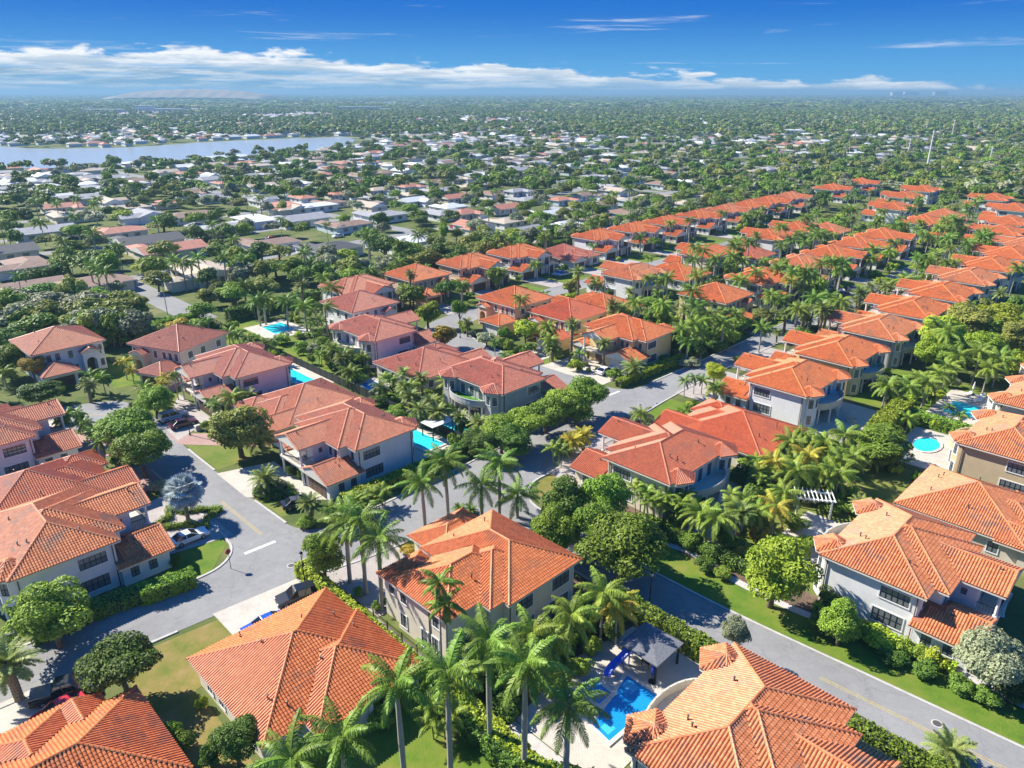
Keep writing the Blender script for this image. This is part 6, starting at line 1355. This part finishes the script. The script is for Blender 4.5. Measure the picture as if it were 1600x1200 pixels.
bismarck(ground(294, 812), 4.4, 'silver fan palm inside the star-shaped clipped hedge')
# hedges
def hpx(pts, z=0): return [ground(u, v, z) for u, v in pts]
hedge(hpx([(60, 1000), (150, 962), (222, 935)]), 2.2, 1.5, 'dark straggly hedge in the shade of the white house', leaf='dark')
hedge(hpx([(232, 938), (297, 915)]), 2.0, 1.9, 'clipped bright topped hedge beside the one-storey garage wing', leaf='green', density=110)
hedge([street(*p) for p in ((35.0, 71), (34.6, 62), (34.4, 50), (34.6, 44), (34.2, 30))], 1.5, 1.9, 'long hedge between the orange hip roof and the cream palm-ringed house', leaf='lime', density=80)
hedge([street(*p) for p in ((37.5, 40.5), (46, 39.6), (52, 40), (58, 38.5))], 1.6, 2.2, 'thick hedge between the cream house and the slide pool', leaf='green')
hedge([street(*p) for p in ((57.6, 42), (57.4, 30), (57.8, 18), (58, 8), (58.5, -5))], 1.7, 2.0, 'hedge along the lower road beside the pavilion', leaf='green')
hedge([street(*p) for p in ((20, 30), (28, 31), (33.8, 31.5))], 1.5, 1.8, 'hedge along the shaded back lawn', leaf='green')
hedge([street(*p) for p in ((33.5, 40), (33.2, 33), (37.2, 26))], 1.5, 1.8, 'hedge beside the grey pool terrace', leaf='dark')
hedge([street(*p) for p in ((48, 81.4), (58, 81.2), (66, 81.0))], 2.0, 1.7, 'bright hedge along the side of the white house facing the silver palm', leaf='lime', density=80)
hedge([street(*p) for p in ((66.5, 81.5), (80, 82), (97, 82.5))], 1.6, 1.8, 'low hedge under the ficus row', leaf='dark')
hedge([street(*p) for p in ((112, 81.6), (124, 81.4), (140, 81.2))], 1.6, 1.5, 'hedge along the yellow corner house', leaf='lime')
hedge([street(*p) for p in ((140, 82.6), (160, 82.4))], 2.4, 2.6, 'tall dark hedge along the palm street past the yellow corner house', leaf='dark')
hedge([street(*p) for p in ((116, 35), (126, 36.2), (137, 36.6))], 3.0, 3.2, 'tall clipped hedge wall between the garden rows', leaf='lime', density=60, size=0.2)
hedge([street(*p) for p in ((135.6, 24.5), (136.0, 34.5))], 2.0, 2.0, 'hedge between the rounded and rectangular pools', leaf='green')
hedge([street(*p) for p in ((73.2, 24), (73.4, 17), (73.4, 10))], 1.0, 0.9, 'low hedge under the windows of the white roadside house', leaf='lime')
hedge([street(*p) for p in ((73.8, 48), (73.6, 42), (73.8, 30))], 1.8, 1.3, 'low hedge along the roadside lawn', leaf='dark')
hedge([street(*p) for p in ((40, 184), (70, 184))], 2.6, 2.8, 'hedge along the back of the cul-de-sac', leaf='green', density=30, size=0.3)
hedge([street(*p) for p in ((78, 181), (140, 182), (240, 183))], 2.6, 3.0, 'long hedge behind the back row of houses', leaf='dark', density=20, size=0.3)
star = [(-3.6, 2.6), (-1.2, 1.6), (1.2, 2.2), (3.8, 2.2), (2.8, 0), (3.4, -2.4), (0.8, -1.6), (-1.6, -2.4), (-3.6, -2.2), (-2.6, 0.2), (-3.6, 2.6)]
hc = ground(293, 812); hedge([Vector((hc.x + x, hc.y + y, 0)) for x, y in star], 0.7, 0.7, 'star-shaped low clipped hedge round the silver fan palm', leaf='green', density=140, size=0.08)
hc = ground(428, 770); hedge([Vector((hc.x + 2.6 * math.cos(R(a)), hc.y + 2.0 * math.sin(R(a)), 0)) for a in range(0, 361, 30)], 0.8, 0.7, 'round clipped hedge round the spreading date palm', leaf='dark', density=140, size=0.08)
# filling plants in the far estate gardens
def occupied(p, q):
    if (66 if p < 150 else 71.5) < q < (80.5 if p < 138 else 79.4) or (30.5 < p < 40.5 and 79 < q < 140) or (101 < p < 111.5 and 79 < q < 140) or (58 < p < 69 and q < 71) or (136 < q < 146 and p > 110): return True
    for a, b, c, d in OCC:
        if a < p < b and c < q < d: return True
    return False
OCC = []
for o in C.objects:
    if o.parent is None and o.get('category') == 'house' and o.name.split('.')[0] in ('balcony_house', 'single_storey_house', 'arched_entry_house', 'courtyard_house'):
        bbx = [o.matrix_basis @ Vector(v) for c in o.children if c.name.split('.')[0] == 'roof' for v in c.bound_box]
        P = [((v.x + v.y) * SQ, (v.y - v.x) * SQ) for v in bbx]; OCC.append((min(a for a, b in P) - .6, max(a for a, b in P) + .6, min(b for a, b in P) - .6, max(b for a, b in P) + .6))
fr = random.Random(21)
def fill(n, p0, p1, q0, q1, fn, tries=30):
    k = 0
    for _ in range(n * tries):
        if k >= n: break
        p, q = fr.uniform(p0, p1), fr.uniform(q0, q1)
        if occupied(p, q): continue
        fn(street(p, q)); k += 1
SHRUBPTS = []
KN = {'royal': 'royal palm', 'coco': 'coconut palm', 'queen': 'slender queen palm', 'date': 'date palm'}
def far_palm(zone):
    def f(g): k = fr.choice(['royal', 'coco', 'coco', 'queen', 'royal', 'date']); palm(k, g, fr.uniform(3.5, 8.8), KN[k] + ' growing ' + zone, KN[k] + 's ' + zone, scale=fr.uniform(.8, 1), lean=.06)
    return f
def far_tree(zone):
    def f(g): l = fr.choice(['green', 'dark', 'green', 'olive', 'lime']); tree(g, fr.uniform(2, 4), fr.uniform(4, 7.5), l, 'mid', l + ' leafy garden tree ' + zone, l + ' trees ' + zone)
    return f
def far_shrub(zone):
    def f(g): SHRUBPTS.append((g.x, g.y, 0))
    return f
for reg, a, b, c, zone in (((140, 330, 84, 134), 80, 20, 46, 'among the orange roofs of the middle block'), ((96, 330, 152, 182), 44, 16, 36, 'among the back row houses by the tree belt'), ((160, 330, 26, 48), 30, 18, 26, 'behind the far end of the garden row'), ((158, 330, 60, 71.2), 46, 10, 34, 'in the front gardens of the garden row'), ((140, 330, 79.6, 86), 40, 6, 30, 'on the far verge of the palm street'), ((110, 140, 82, 135), 8, 3, 14, 'round the yellow and peach houses'), ((290, 460, 60, 182), 60, 28, 0, 'round the outlying orange houses')):
    fill(a, *reg, far_palm(zone)); fill(b, *reg, far_tree(zone)); fill(c, *reg, far_shrub(zone))
# beds between the near houses
def in_pq(p, q, P):
    c = False; j = len(P) - 1
    for i in range(len(P)):
        if (P[i][1] > q) != (P[j][1] > q) and p < (P[j][0] - P[i][0]) * (q - P[i][1]) / (P[j][1] - P[i][1]) + P[i][0]: c = not c
        j = i
    return c
KEEP = [pts for m, pts in DRIVES] + [pts for k, pts in LAWNS if k in ('dry',)] + [[(69.2, 98), (72.6, 98), (72.6, 140), (69.2, 140)], [(39, 84), (50, 84), (50, 104), (39, 104)], [(39, 104), (47, 104), (47, 118), (39, 118)], [(66, -60), (74, -60), (72.5, 62), (66, 62)], [(22, 79), (33, 79), (33, 88), (22, 88)], [(18, 30), (33, 30), (33, 46), (18, 46)], [(80, 26), (92, 26), (92, 37), (80, 37)]]
def near_ok(p, q): return not occupied(p, q) and not any(in_pq(p, q, P) for P in KEEP)
def fill_near(n, reg, fn):
    k = 0
    for _ in range(n * 40):
        if k >= n: break
        p, q = fr.uniform(reg[0], reg[1]), fr.uniform(reg[2], reg[3])
        if near_ok(p, q): fn(street(p, q)); k += 1
def near_shrub(zone):
    def f(g): l = fr.choice(['green', 'dark', 'green', 'lime', 'dark', 'grey']); tree(g, fr.uniform(.8, 1.7), fr.uniform(1.0, 2.4), l, 'smallbush', l + ' leafy shrub filling the beds ' + zone, l + ' bed shrubs ' + zone, 'garden_shrub', 'shrub')
    return f
def near_palm(zone):
    def f(g): k = fr.choice(['coco', 'queen', 'queen', 'date', 'coco']); palm(k, g, fr.uniform(2.0, 4.6), 'low ' + KN[k] + ' ' + zone, 'low ' + KN[k] + 's ' + zone, scale=fr.uniform(.65, .95), lean=.08)
    return f
for reg, a, b, zone in (((42, 73, 84, 146), 26, 8, 'between the white and pale pink houses'), ((74, 101, 82, 146), 32, 22, 'round the grey and dusky pink houses'), ((40, 76, 144, 184), 30, 12, 'round the two arched houses of the bend'), ((2, 32, 100, 142), 20, 6, 'before the mottled roof'), ((76, 136, 26, 46), 44, 12, 'in the gardens between the two house rows'), ((136, 160, 24, 47), 16, 8, 'round the rectangular pool garden'), ((76, 120, 60, 70), 12, 3, 'before the wide red roof'), ((82, 102, 146, 182), 16, 8, 'behind the dusky pink house'), ((112, 140, 84, 134), 14, 4, 'before the yellow and peach fronts'), ((20, 44, 140, 184), 16, 5, 'on the lawns of the cul-de-sac')):
    fill_near(a, reg, near_shrub(zone)); fill_near(b, reg, near_palm(zone))
def belt_tree(g): l = fr.choice(['grey', 'olive', 'dark', 'green', 'olive']); tree(g, fr.uniform(3, 5), fr.uniform(6, 10), l, 'mid', LW[l] + ' tree in the belt behind the back row of orange houses', LW[l] + ' trees behind the back row')
for reg, b in (((90, 330, 178, 198), 40), ((330, 470, 150, 200), 10)): fill(b, *reg, belt_tree)
from mathutils import noise
# ------------------------------------------------------------------ the old quarter: bungalows, streets, trees to the horizon
BUNG = {}
BROOF = {'white': plain('roof_white', (0.62, 0.63, 0.64), 0.7, var=0.12, scale=0.6), 'grey': plain('roof_grey', (0.30, 0.30, 0.31), 0.8, var=0.2, scale=0.8), 'dark': plain('roof_dark', (0.07, 0.07, 0.075), 0.8, var=0.25), 'brown': plain('roof_brown', (0.24, 0.15, 0.11), 0.8, var=0.25, scale=0.8),
         'terra': plain('roof_terra', (0.42, 0.17, 0.11), 0.75, var=0.22, scale=0.8), 'tan': plain('roof_tan', (0.45, 0.37, 0.28), 0.8, var=0.2)}
def bungalow_parts(v):
    if v in BUNG: return BUNG[v]
    g = random.Random(v); w, d = g.uniform(13, 18), g.uniform(8.5, 11); z = 2.8; pit = g.choice([0.22, 0.3, 0.34, 0.3]); lw = g.uniform(5, 7); ld = g.uniform(4, 6)
    bl = [(hip if v % 3 else (lambda a, b, c, e, f, p: gable(a, b, c, e, f, p, 'x')))(-w/2, w/2, -d/2, d/2, z, pit), (gable if v % 2 else hip)(-w/2 + 0.5, -w/2 + 0.5 + lw, -d/2 + 1, d/2 + ld, z - 0.02, pit)]
    mb = MB()
    for i, b in enumerate(bl):
        for f in b.fac: mb.add([p - Vector((0, 0, .006 * i)) for p in f], [tuple(range(len(f)))], 0)
        P = b.poly; mb.add([(p.x, p.y, b.z - .2) for p in P] + [(p.x, p.y, b.z - .01 - .006*i) for p in P], [(k, (k+1) % 4, 4 + (k+1) % 4, 4 + k) for k in range(4)], 1)
        for k in range(4):
            if not b.sl[k]: a, e = P[k], P[(k+1) % 4]; m = (a + e) / 2; mb.add([(a.x, a.y, b.z), (e.x, e.y, b.z), (m.x, m.y, b.z + b.pitch * (e - a).length / 2 - .02)], [(0, 1, 2)], 1)
    roof = mb.mesh('roof', [BROOF['grey'], TRIM]); wl = MB(); wl.prism([(-w/2 + .5, -d/2 + .5), (w/2 - .5, -d/2 + .5), (w/2 - .5, d/2 - .5), (-w/2 + .5, d/2 - .5)], 0, z); wl.prism([(-w/2 + 1, d/2 - .45), (-w/2 + lw, d/2 - .45), (-w/2 + lw, d/2 + ld - .5), (-w/2 + 1, d/2 + ld - .5)], 0, z - .05)
    wall = wl.mesh('wall', WALL['white']); wins = []
    for x in (-w/4, 0, w/4): wins.append((x, -d/2 + .5, 270))
    for x in (w/8, w/3): wins.append((x, d/2 - .5, 90))
    wins.append((w/2 - .5, 0, 0)); wins.append((-w/2 + .5, -1, 180))
    wm = MB(); wm.box((-.8, -.02, 0), (.8, .05, 1.2)); wm = wm.mesh('window', GLASS); dm = MB(); dm.box((-.55, -.02, 0), (.55, .06, 2.1)); dm = dm.mesh('door', WOOD); gd = MB(); gd.box((-2.2, -.02, 0), (2.2, .06, 2.1)); gd = gd.mesh('garage_door', GARAGEW)
    BUNG[v] = (roof, wall, wins, wm, dm, gd, (-w/2 + .5 + lw / 2, d/2 + ld - .5), d); return BUNG[v]
def bungalow(loc, rz, roof, wall, label, group, detail=True, size=1.0):
    v = bung_r.randrange(9); rm, wm_, wins, wm, dm, gd, gp, d = bungalow_parts(v); root = empty('bungalow', (loc.x, loc.y, 0), rz, (size, size, 1 + (size - 1) * .4)); tag(root, label, 'house', group)
    o = link(bpy.data.objects.new('roof', rm), root); o.material_slots[0].link = 'OBJECT'; o.material_slots[0].material = BROOF[roof]
    o = link(bpy.data.objects.new('wall', wm_), root); o.material_slots[0].link = 'OBJECT'; o.material_slots[0].material = WALL[wall]
    if detail:
        for x, y, a in wins: o = link(bpy.data.objects.new('window', wm), root); o.location = (x, y, .9); o.rotation_euler = (0, 0, R(a - 90))
        o = link(bpy.data.objects.new('door', dm), root); o.location = (0.2, d/2 - .5, .02)
        o = link(bpy.data.objects.new('garage_door', gd), root); o.location = (gp[0], gp[1], .02)
bung_r = random.Random(8); hand_xy = []
LKP = [(p.x, p.y) for p in LK]
def in_poly(x, y, P):
    c = False; j = len(P) - 1
    for i in range(len(P)):
        if (P[i][1] > y) != (P[j][1] > y) and x < (P[j][0] - P[i][0]) * (y - P[i][1]) / (P[j][1] - P[i][1]) + P[i][0]: c = not c
        j = i
    return c
def near_lake(x, y, m=14): return any(in_poly(x + dx, y + dy, LKP) for dx, dy in ((0, 0), (m, 0), (-m, 0), (0, m), (0, -m)))
def project(v):
    c, s = math.cos(PITCH), math.sin(PITCH); z = v.z - CAMH; dep = v.y * c - z * s
    return (800 + FPX * v.x / dep, 600 - FPX * (v.y * s + z * c) / dep) if dep > 1 else (-9999, -9999)
def wavy(p, row): return 0.0 if row <= 0 else 11 * math.sin(p / 80 + row * 1.3) + 5 * math.sin(p / 31 + row)
spots = []
for row in range(-6, 60):
    for side in (-1, 1):
        q0 = 247 + row * 54 + side * 15
        if q0 < 192: continue
        for i in range(-60, 90):
            p = i * 23 + bung_r.uniform(-3, 3) + (row % 2) * 9
            q = q0 + wavy(p, row)
            if abs(p - 73) < 15 and q < 246: continue
            if (p % 184) < 14: continue
            g = street(p, q + bung_r.uniform(-2, 2)); u, v = project(g)
            if not (-40 < u < 1640) or g.y > 2600 or near_lake(g.x, g.y): continue
            if u < 700 and v > 338: continue
            if g.x > 90 and bung_r.random() < 0.62: continue
            if bung_r.random() < 0.16: continue
            spots.append((g.length, g, side, u, v))
for i in range(40):                                     # lone houses left of the entrance road and by the power poles
    u, v = bung_r.uniform(1080, 1600), bung_r.uniform(185, 268); g = ground(u, v); spots.append((g.length, g, 1, u, v))
spots.sort(key=lambda t: t[0])
BL = {'white': 'white roofed', 'grey': 'grey roofed', 'dark': 'dark roofed', 'brown': 'brown roofed', 'terra': 'terracotta roofed', 'tan': 'tan roofed'}
HAND = [(45, 425, 'brown', 'white', 135), (115, 345, 'tan', 'cream', 45), (190, 372, 'terra', 'cream', 45), (235, 387, 'dark', 'white', 45), (268, 401, 'terra', 'cream', 45), (297, 346, 'brown', 'white', 45), (348, 366, 'grey', 'cream', 45), (425, 391, 'brown', 'white', 45), (520, 399, 'dark', 'white', 45), (545, 361, 'brown', 'blue', 45), (320, 436, 'tan', 'cream', 135), (35, 466, 'brown', 'cream', 45), (137, 457, 'brown', 'cream', 45),
 (636, 388, 'white', 'white', 45), (700, 342, 'grey', 'white', 45), (60, 310, 'white', 'white', 45), (30, 292, 'white', 'white', 45), (130, 318, 'grey', 'blue', 45), (470, 352, 'grey', 'white', 45), (400, 352, 'white', 'white', 135), (600, 345, 'grey', 'white', 45), (495, 330, 'white', 'white', 45), (12, 405, 'dark', 'cream', 45), (450, 330, 'terra', 'white', 135), (230, 345, 'grey', 'white', 135), (70, 372, 'grey', 'white', 45)]
HN = {'brown': 'brown', 'tan': 'tan', 'terra': 'terracotta', 'dark': 'charcoal', 'grey': 'grey', 'white': 'white'}
for u, v, roof, wall, a in HAND: g = ground(u, v); bungalow(g, R(a), roof, wall, '%s roofed bungalow with %s walls by the near streets of the old quarter' % (HN[roof], wall), 'near old quarter bungalows %s %s' % (roof, wall), size=1.32); hand_xy.append((g.x, g.y, 11.5))
for k, (d, g, side, u, v) in enumerate(spots[:274]):
    near = g.length < 330
    roof = bung_r.choice(['brown', 'terra', 'dark', 'grey', 'white', 'tan', 'brown', 'white'] if near and g.x < -40 else ['white', 'grey', 'grey', 'tan', 'brown', 'tan', 'grey', 'terra', 'brown', 'white'])
    zone = 'near the entrance road' if near else ('before the lake' if g.x < -90 else ('by the power poles' if g.x > 130 else 'beyond the estate'))
    wl_ = bung_r.choice(['white', 'white', 'cream', 'blue', 'beige', 'white']); bungalow(g, R(45 + (180 if side > 0 else 0) + bung_r.choice([0, 0, 0, 90])), roof, wl_, '%s bungalow with %s walls in the old quarter %s' % (BL[roof], {'blue': 'pale blue'}.get(wl_, wl_), zone), 'old quarter bungalows %s %s %s' % (roof, wl_, zone), detail=g.length < 520)
for d, g, side, u, v in spots[:200]:
    a = R(45); ax = Vector((-math.sin(a), math.cos(a), 0)) * -side; bx = Vector((math.cos(a), math.sin(a), 0)); o_ = g + bx * bung_r.uniform(-5, 5); w_ = bung_r.uniform(1.8, 3.4); mbd = MB()
    P4 = [o_ + bx * w_ + ax * 3, o_ - bx * w_ + ax * 3, o_ - bx * w_ + ax * 11, o_ + bx * w_ + ax * 11]; mbd.add([(p.x, p.y, .033) for p in P4], [(0, 1, 2, 3)]); me = mbd.mesh('driveway', bung_r.choice([CONC, PAVERPALE, CONC, PAVER]))
    if me.polygons[0].normal.z < 0: me.flip_normals()
    structure('driveway', me)
# the rest of the houses, too many and too far to tell apart
mb = MB(); mats = [BROOF['white'], BROOF['grey'], BROOF['terra'], BROOF['tan'], WALL['white']]
rest = [t[1] for t in spots[274:]]
for i in range(900):
    u, v = bung_r.uniform(-20, 1620), 143 + 10 ** bung_r.uniform(0.95, 1.72); g = ground(u, v)
    if not near_lake(g.x, g.y): rest.append(g)
for g in rest:
    a = R(45 + bung_r.choice([0, 90])); w, d = bung_r.uniform(6, 9.5), bung_r.uniform(4, 6); mb.obox(g, a, w - .5, d - .5, 0, 3.2, 4)
    ca, sa = math.cos(a), math.sin(a); f = lambda x, y, z: (g.x + ca*x - sa*y, g.y + sa*x + ca*y, z); r = d * .75
    mb.add([f(-w, -d, 3.1), f(w, -d, 3.1), f(w, d, 3.1), f(-w, d, 3.1), f(-w + r, 0, 5), f(w - r, 0, 5)], [(0, 1, 5, 4), (1, 2, 5), (2, 3, 4, 5), (3, 0, 4)], bung_r.choice([0, 0, 1, 1, 1, 2, 3, 3]))
o = mb.build('distant_houses', mats); tag(o, 'countless tiny pale houses scattered through the distant trees', 'houses', kind='stuff')
for k in range(-3, 12):
    if k == 0: continue
    PL = [p for p in range(-500, 1501, 12)]
    if k > 0: ribbon('road', [(p, 243.5 + k * 54 + wavy(p, k)) for p in PL], [(p, 250.5 + k * 54 + wavy(p, k)) for p in PL], 0.026, ASPHALT)
for j in range(-3, 8):
    if j == 0: continue
    ribbon('road', [(j * 184 + 3.5, 251.2), (j * 184 + 3.5, 900)], [(j * 184 + 10.5, 251.2), (j * 184 + 10.5, 900)], 0.022, ASPHALT)
# larger pale buildings far away
def block(u, v, wpx, vt, label, wall='white', depth=26, storeys=3):
    g = ground(u, v); h = max(4, height_at(u, v, vt)); w = px_to_m(u, v, 0, wpx); root = empty('commercial_building', (g.x, g.y, 0)); tag(root, label, 'building')
    b = MB(); b.box((-w/2, 0, 0), (w/2, depth, h)); b.build('wall', WALL[wall], root); r = MB(); r.box((-w/2 - .3, -.3, h), (w/2 + .3, depth + .3, h + .5)); r.build('roof', BROOF['white'], root)
    n = max(3, int(w / 6)); wm = MB(); wm.box((-w / n * .3, -.08, 0), (w / n * .3, .02, h / storeys * .5)); wm = wm.mesh('window', GLASS)
    for s in range(storeys):
        for i in range(n): o = link(bpy.data.objects.new('window', wm), root); o.location = (-w/2 + w * (i + .5) / n, 0, h * (s + .25) / storeys)
block(224, 176, 28, 165, 'tall white block standing beyond the lake'); block(262, 177, 42, 170, 'long low white building beside the tall white block', storeys=2); block(560, 175, 66, 167, 'long white building on the horizon above the lake end', storeys=2); block(600, 176, 14, 170, 'small white block at the end of that long building', storeys=2)
block(160, 178, 60, 171, 'row of pale flats beside the tall white block', 'cream', storeys=2); block(1240, 214, 30, 204, 'bright white building among the trees near the power poles', storeys=2); block(1268, 216, 24, 210, 'low blue-grey hall next to the bright white building', 'blue', storeys=1); block(1045, 164, 60, 160, 'long white warehouse near the skyline', storeys=1); block(1402, 151, 16, 144, 'pale tower block on the skyline beyond the power poles', 'cream', 60, 5); block(1424, 151, 22, 143.5, 'wider pale tower block on the skyline beyond the power poles', 'cream', 60, 5); block(1470, 151, 20, 143, 'grey tower block on the skyline beyond the power poles', 'grey', 60, 5); block(290, 152.5, 60, 148.5, 'white sheds below the landfill mound', 'white', 80, 1)
block(1452, 273, 120, 266, 'wide grey flat hall with cars beside the tall pole', 'grey', 20, 1)
# trees of the old quarter: the nearest as single trees, the mass behind as one wood
tr = random.Random(40); cand = []
for i in range(11500):
    u = tr.uniform(-60, 1660); d = 190 * (1100 / 190) ** tr.random(); v = None
    x = (u - 800) / FPX * d * 1.05; y = d
    p, q = (x + y) * SQ, (y - x) * SQ
    if q < 186 and 90 < p < 470 and q > 20: continue
    if q < 190 and p < 100: continue
    if near_lake(x, y, 9): continue
    rw = round((q - 247) / 54)
    if abs(q - 247 - rw * 54 - wavy(p, rw)) < 6.5 and q > 235: continue
    if d < 370 and x < 0 and tr.random() < 0.72: continue
    if abs(p % 184 - 7) < 7 and q > 250: continue
    if 66 < p < 80 and 185 < q < 250: continue
    cand.append((math.hypot(x, y), x, y, p, q))
cand.sort(); pts = []
cell = {}
def free(x, y, r):
    k = (int(x // 12), int(y // 12))
    for i in (-1, 0, 1):
        for j in (-1, 0, 1):
            for (a, b, rr) in cell.get((k[0] + i, k[1] + j), ()):
                if (a - x) ** 2 + (b - y) ** 2 < (r + rr) ** 2: return False
    cell.setdefault(k, []).append((x, y, r)); return True
for x_, y_, r_ in hand_xy: cell.setdefault((int(x_ // 12), int(y_ // 12)), []).append((x_, y_, r_))
for d, g, side, u, v in spots:
    if d < 1300: cell.setdefault((int(g.x // 12), int(g.y // 12)), []).append((g.x, g.y, 8.0))
nb = npalm = 0
wood = []
for d, x, y, p, q in cand:
    if not free(x, y, 2.4 if d < 330 else 2.1): continue
    ispalm = tr.random() < 0.22
    zone = 'by the power poles' if x > 120 else ('beyond the lake road' if d > 600 else 'of the old quarter')
    if ispalm and npalm < 100: npalm += 1; kk = tr.choice(['royal', 'coco', 'queen']); palm(kk, (x, y), tr.uniform(5, 10), KN[kk] + ' among the bungalows ' + zone, KN[kk] + 's of the bungalow gardens ' + zone, scale=tr.uniform(.85, 1.15), lean=.05)
    elif nb < 60:
        nb += 1; lf = tr.choice(['green', 'dark', 'olive', 'grey', 'green', 'olive', 'lime', 'dark']); tree((x, y), tr.uniform(2.6, 5.6), tr.uniform(5, 9.5), lf, 'mid', LW[lf] + ' tree among the bungalows ' + zone, LW[lf] + ' old quarter trees ' + zone)
    else: wood.append((x, y, d))
def instancer(name, pts, protos, label, smin, smax):
    """one object whose points carry small trees"""
    me = bpy.data.meshes.new(name); me.from_pydata(pts, [], []); o = bpy.data.objects.new(name, me); C.objects.link(o); tag(o, label, 'trees', kind='stuff')
    ng = bpy.data.node_groups.new(name, 'GeometryNodeTree'); ng.interface.new_socket('Geometry', in_out='INPUT', socket_type='NodeSocketGeometry'); ng.interface.new_socket('Geometry', in_out='OUTPUT', socket_type='NodeSocketGeometry')
    N, L = ng.nodes, ng.links; gi, go = N.new('NodeGroupInput'), N.new('NodeGroupOutput'); join = N.new('GeometryNodeJoinGeometry')
    for i, pr in enumerate(protos):
        oi = N.new('GeometryNodeObjectInfo'); oi.inputs['Object'].default_value = pr; oi.inputs['As Instance'].default_value = True
        rs = N.new('FunctionNodeRandomValue'); rs.data_type = 'INT'; rs.inputs[4].default_value = 0; rs.inputs[5].default_value = len(protos) - 1; rs.inputs['Seed'].default_value = 3
        cm = N.new('FunctionNodeCompare'); cm.data_type = 'INT'; cm.operation = 'EQUAL'; L.new(rs.outputs[2], cm.inputs[2]); cm.inputs[3].default_value = i
        ip = N.new('GeometryNodeInstanceOnPoints'); L.new(gi.outputs[0], ip.inputs['Points']); L.new(cm.outputs[0], ip.inputs['Selection']); L.new(oi.outputs['Geometry'], ip.inputs['Instance'])
        rr = N.new('FunctionNodeRandomValue'); rr.data_type = 'FLOAT_VECTOR'; rr.inputs[0].default_value = (0, 0, 0); rr.inputs[1].default_value = (0, 0, 6.28); L.new(rr.outputs[0], ip.inputs['Rotation'])
        sc = N.new('FunctionNodeRandomValue'); sc.data_type = 'FLOAT_VECTOR'; sc.inputs[0].default_value = smin; sc.inputs[1].default_value = smax; sc.inputs['Seed'].default_value = 9; L.new(sc.outputs[0], ip.inputs['Scale'])
        L.new(ip.outputs[0], join.inputs[0])
    L.new(join.outputs[0], go.inputs[0]); md = o.modifiers.new('plants', 'NODES'); md.node_group = ng; return o
def proto(lod, var, leaf):
    cm, tm = tree_proto(lod, var); me = cm.copy(); me.materials.clear(); me.materials.append(LEAF[leaf]); return bpy.data.objects.new('tree_shape', me)
PF = [proto('far', 0, 'green'), proto('far', 1, 'olive'), proto('far', 2, 'dark'), proto('far', 4, 'grey'), proto('far', 1, 'green'), proto('far', 2, 'far')]
PT = [proto('tiny', 0, 'green'), proto('tiny', 1, 'olive'), proto('tiny', 2, 'far'), proto('tiny', 4, 'dark'), proto('tiny', 2, 'grey')]
PM = [proto('mid', 0, 'green'), proto('mid', 1, 'olive'), proto('mid', 2, 'dark'), proto('mid', 4, 'grey'), proto('mid', 1, 'green'), proto('mid', 2, 'far')]
instancer('far_shrubs', SHRUBPTS, [proto('smallbush', 0, 'green'), proto('smallbush', 1, 'dark'), proto('smallbush', 2, 'lime')], 'low garden shrubs packed between the far orange houses', (1.2, 1.2, 1.5), (2.4, 2.4, 3.2))
instancer('distant_wood', [(x, y, 0) for x, y, d in wood if d < 430], PM, 'further leafy trees filling the gaps between the near bungalows', (2.4, 2.4, 4.5), (4.8, 4.8, 8.5))
instancer('distant_wood', [(x, y, 0) for x, y, d in wood if d >= 430], PF, 'mass of leafy trees filling the old quarter behind the nearer ones', (3.0, 3.0, 5.0), (6.0, 6.0, 9.5))
far = []
for i in range(34000):
    d = math.sqrt(tr.uniform(1000**2, 2600**2)); u = tr.uniform(-80, 1680); x, y = (u - 800) / FPX * d * 1.04, d
    n_ = noise.noise(Vector((x / 210, y / 330, 0))) + 0.5 * noise.noise(Vector((x / 70, y / 110, 4)))
    if not near_lake(x, y, 16) and tr.random() < (0.55 if x < 100 else 0.85) + 0.9 * n_: far.append((x, y, 0))
instancer('distant_wood', far, PT, 'even carpet of small trees stretching toward the horizon', (4.0, 4.0, 6), (7.5, 7.5, 11))
far = []
for i in range(30000):
    d = 2500 * (22000 / 2500) ** (tr.random() ** 0.8); u = tr.uniform(-80, 1680); x, y = (u - 800) / FPX * d * 1.04, d
    if tr.random() < 0.6 + 1.1 * noise.noise(Vector((x / 800, y / 1500, 2))): far.append((x, y, 0))
instancer('distant_wood', far, PT, 'hazy last line of woods along the horizon', (14, 14, 8), (34, 34, 15))
# ------------------------------------------------------------------ haze
hz = MB(); hz.box((-29000, -60, -1.5), (29000, 30000, 79))
hm = bpy.data.materials.new('haze'); hm.use_nodes = True; hm.node_tree.nodes.clear(); ho = hm.node_tree.nodes.new('ShaderNodeOutputMaterial'); hv = hm.node_tree.nodes.new('ShaderNodeVolumePrincipled')
hv.inputs['Color'].default_value = (0.28, 0.50, 0.68, 1); hv.inputs['Density'].default_value = 0.00019; hv.inputs['Anisotropy'].default_value = 0.1
hm.node_tree.links.new(hv.outputs[0], ho.inputs['Volume']); hz_o = hz.build('haze', hm); hz_o['kind'] = 'stuff'; hz_o['label'] = 'pale blue haze in the distant air'; hz_o['category'] = 'haze'
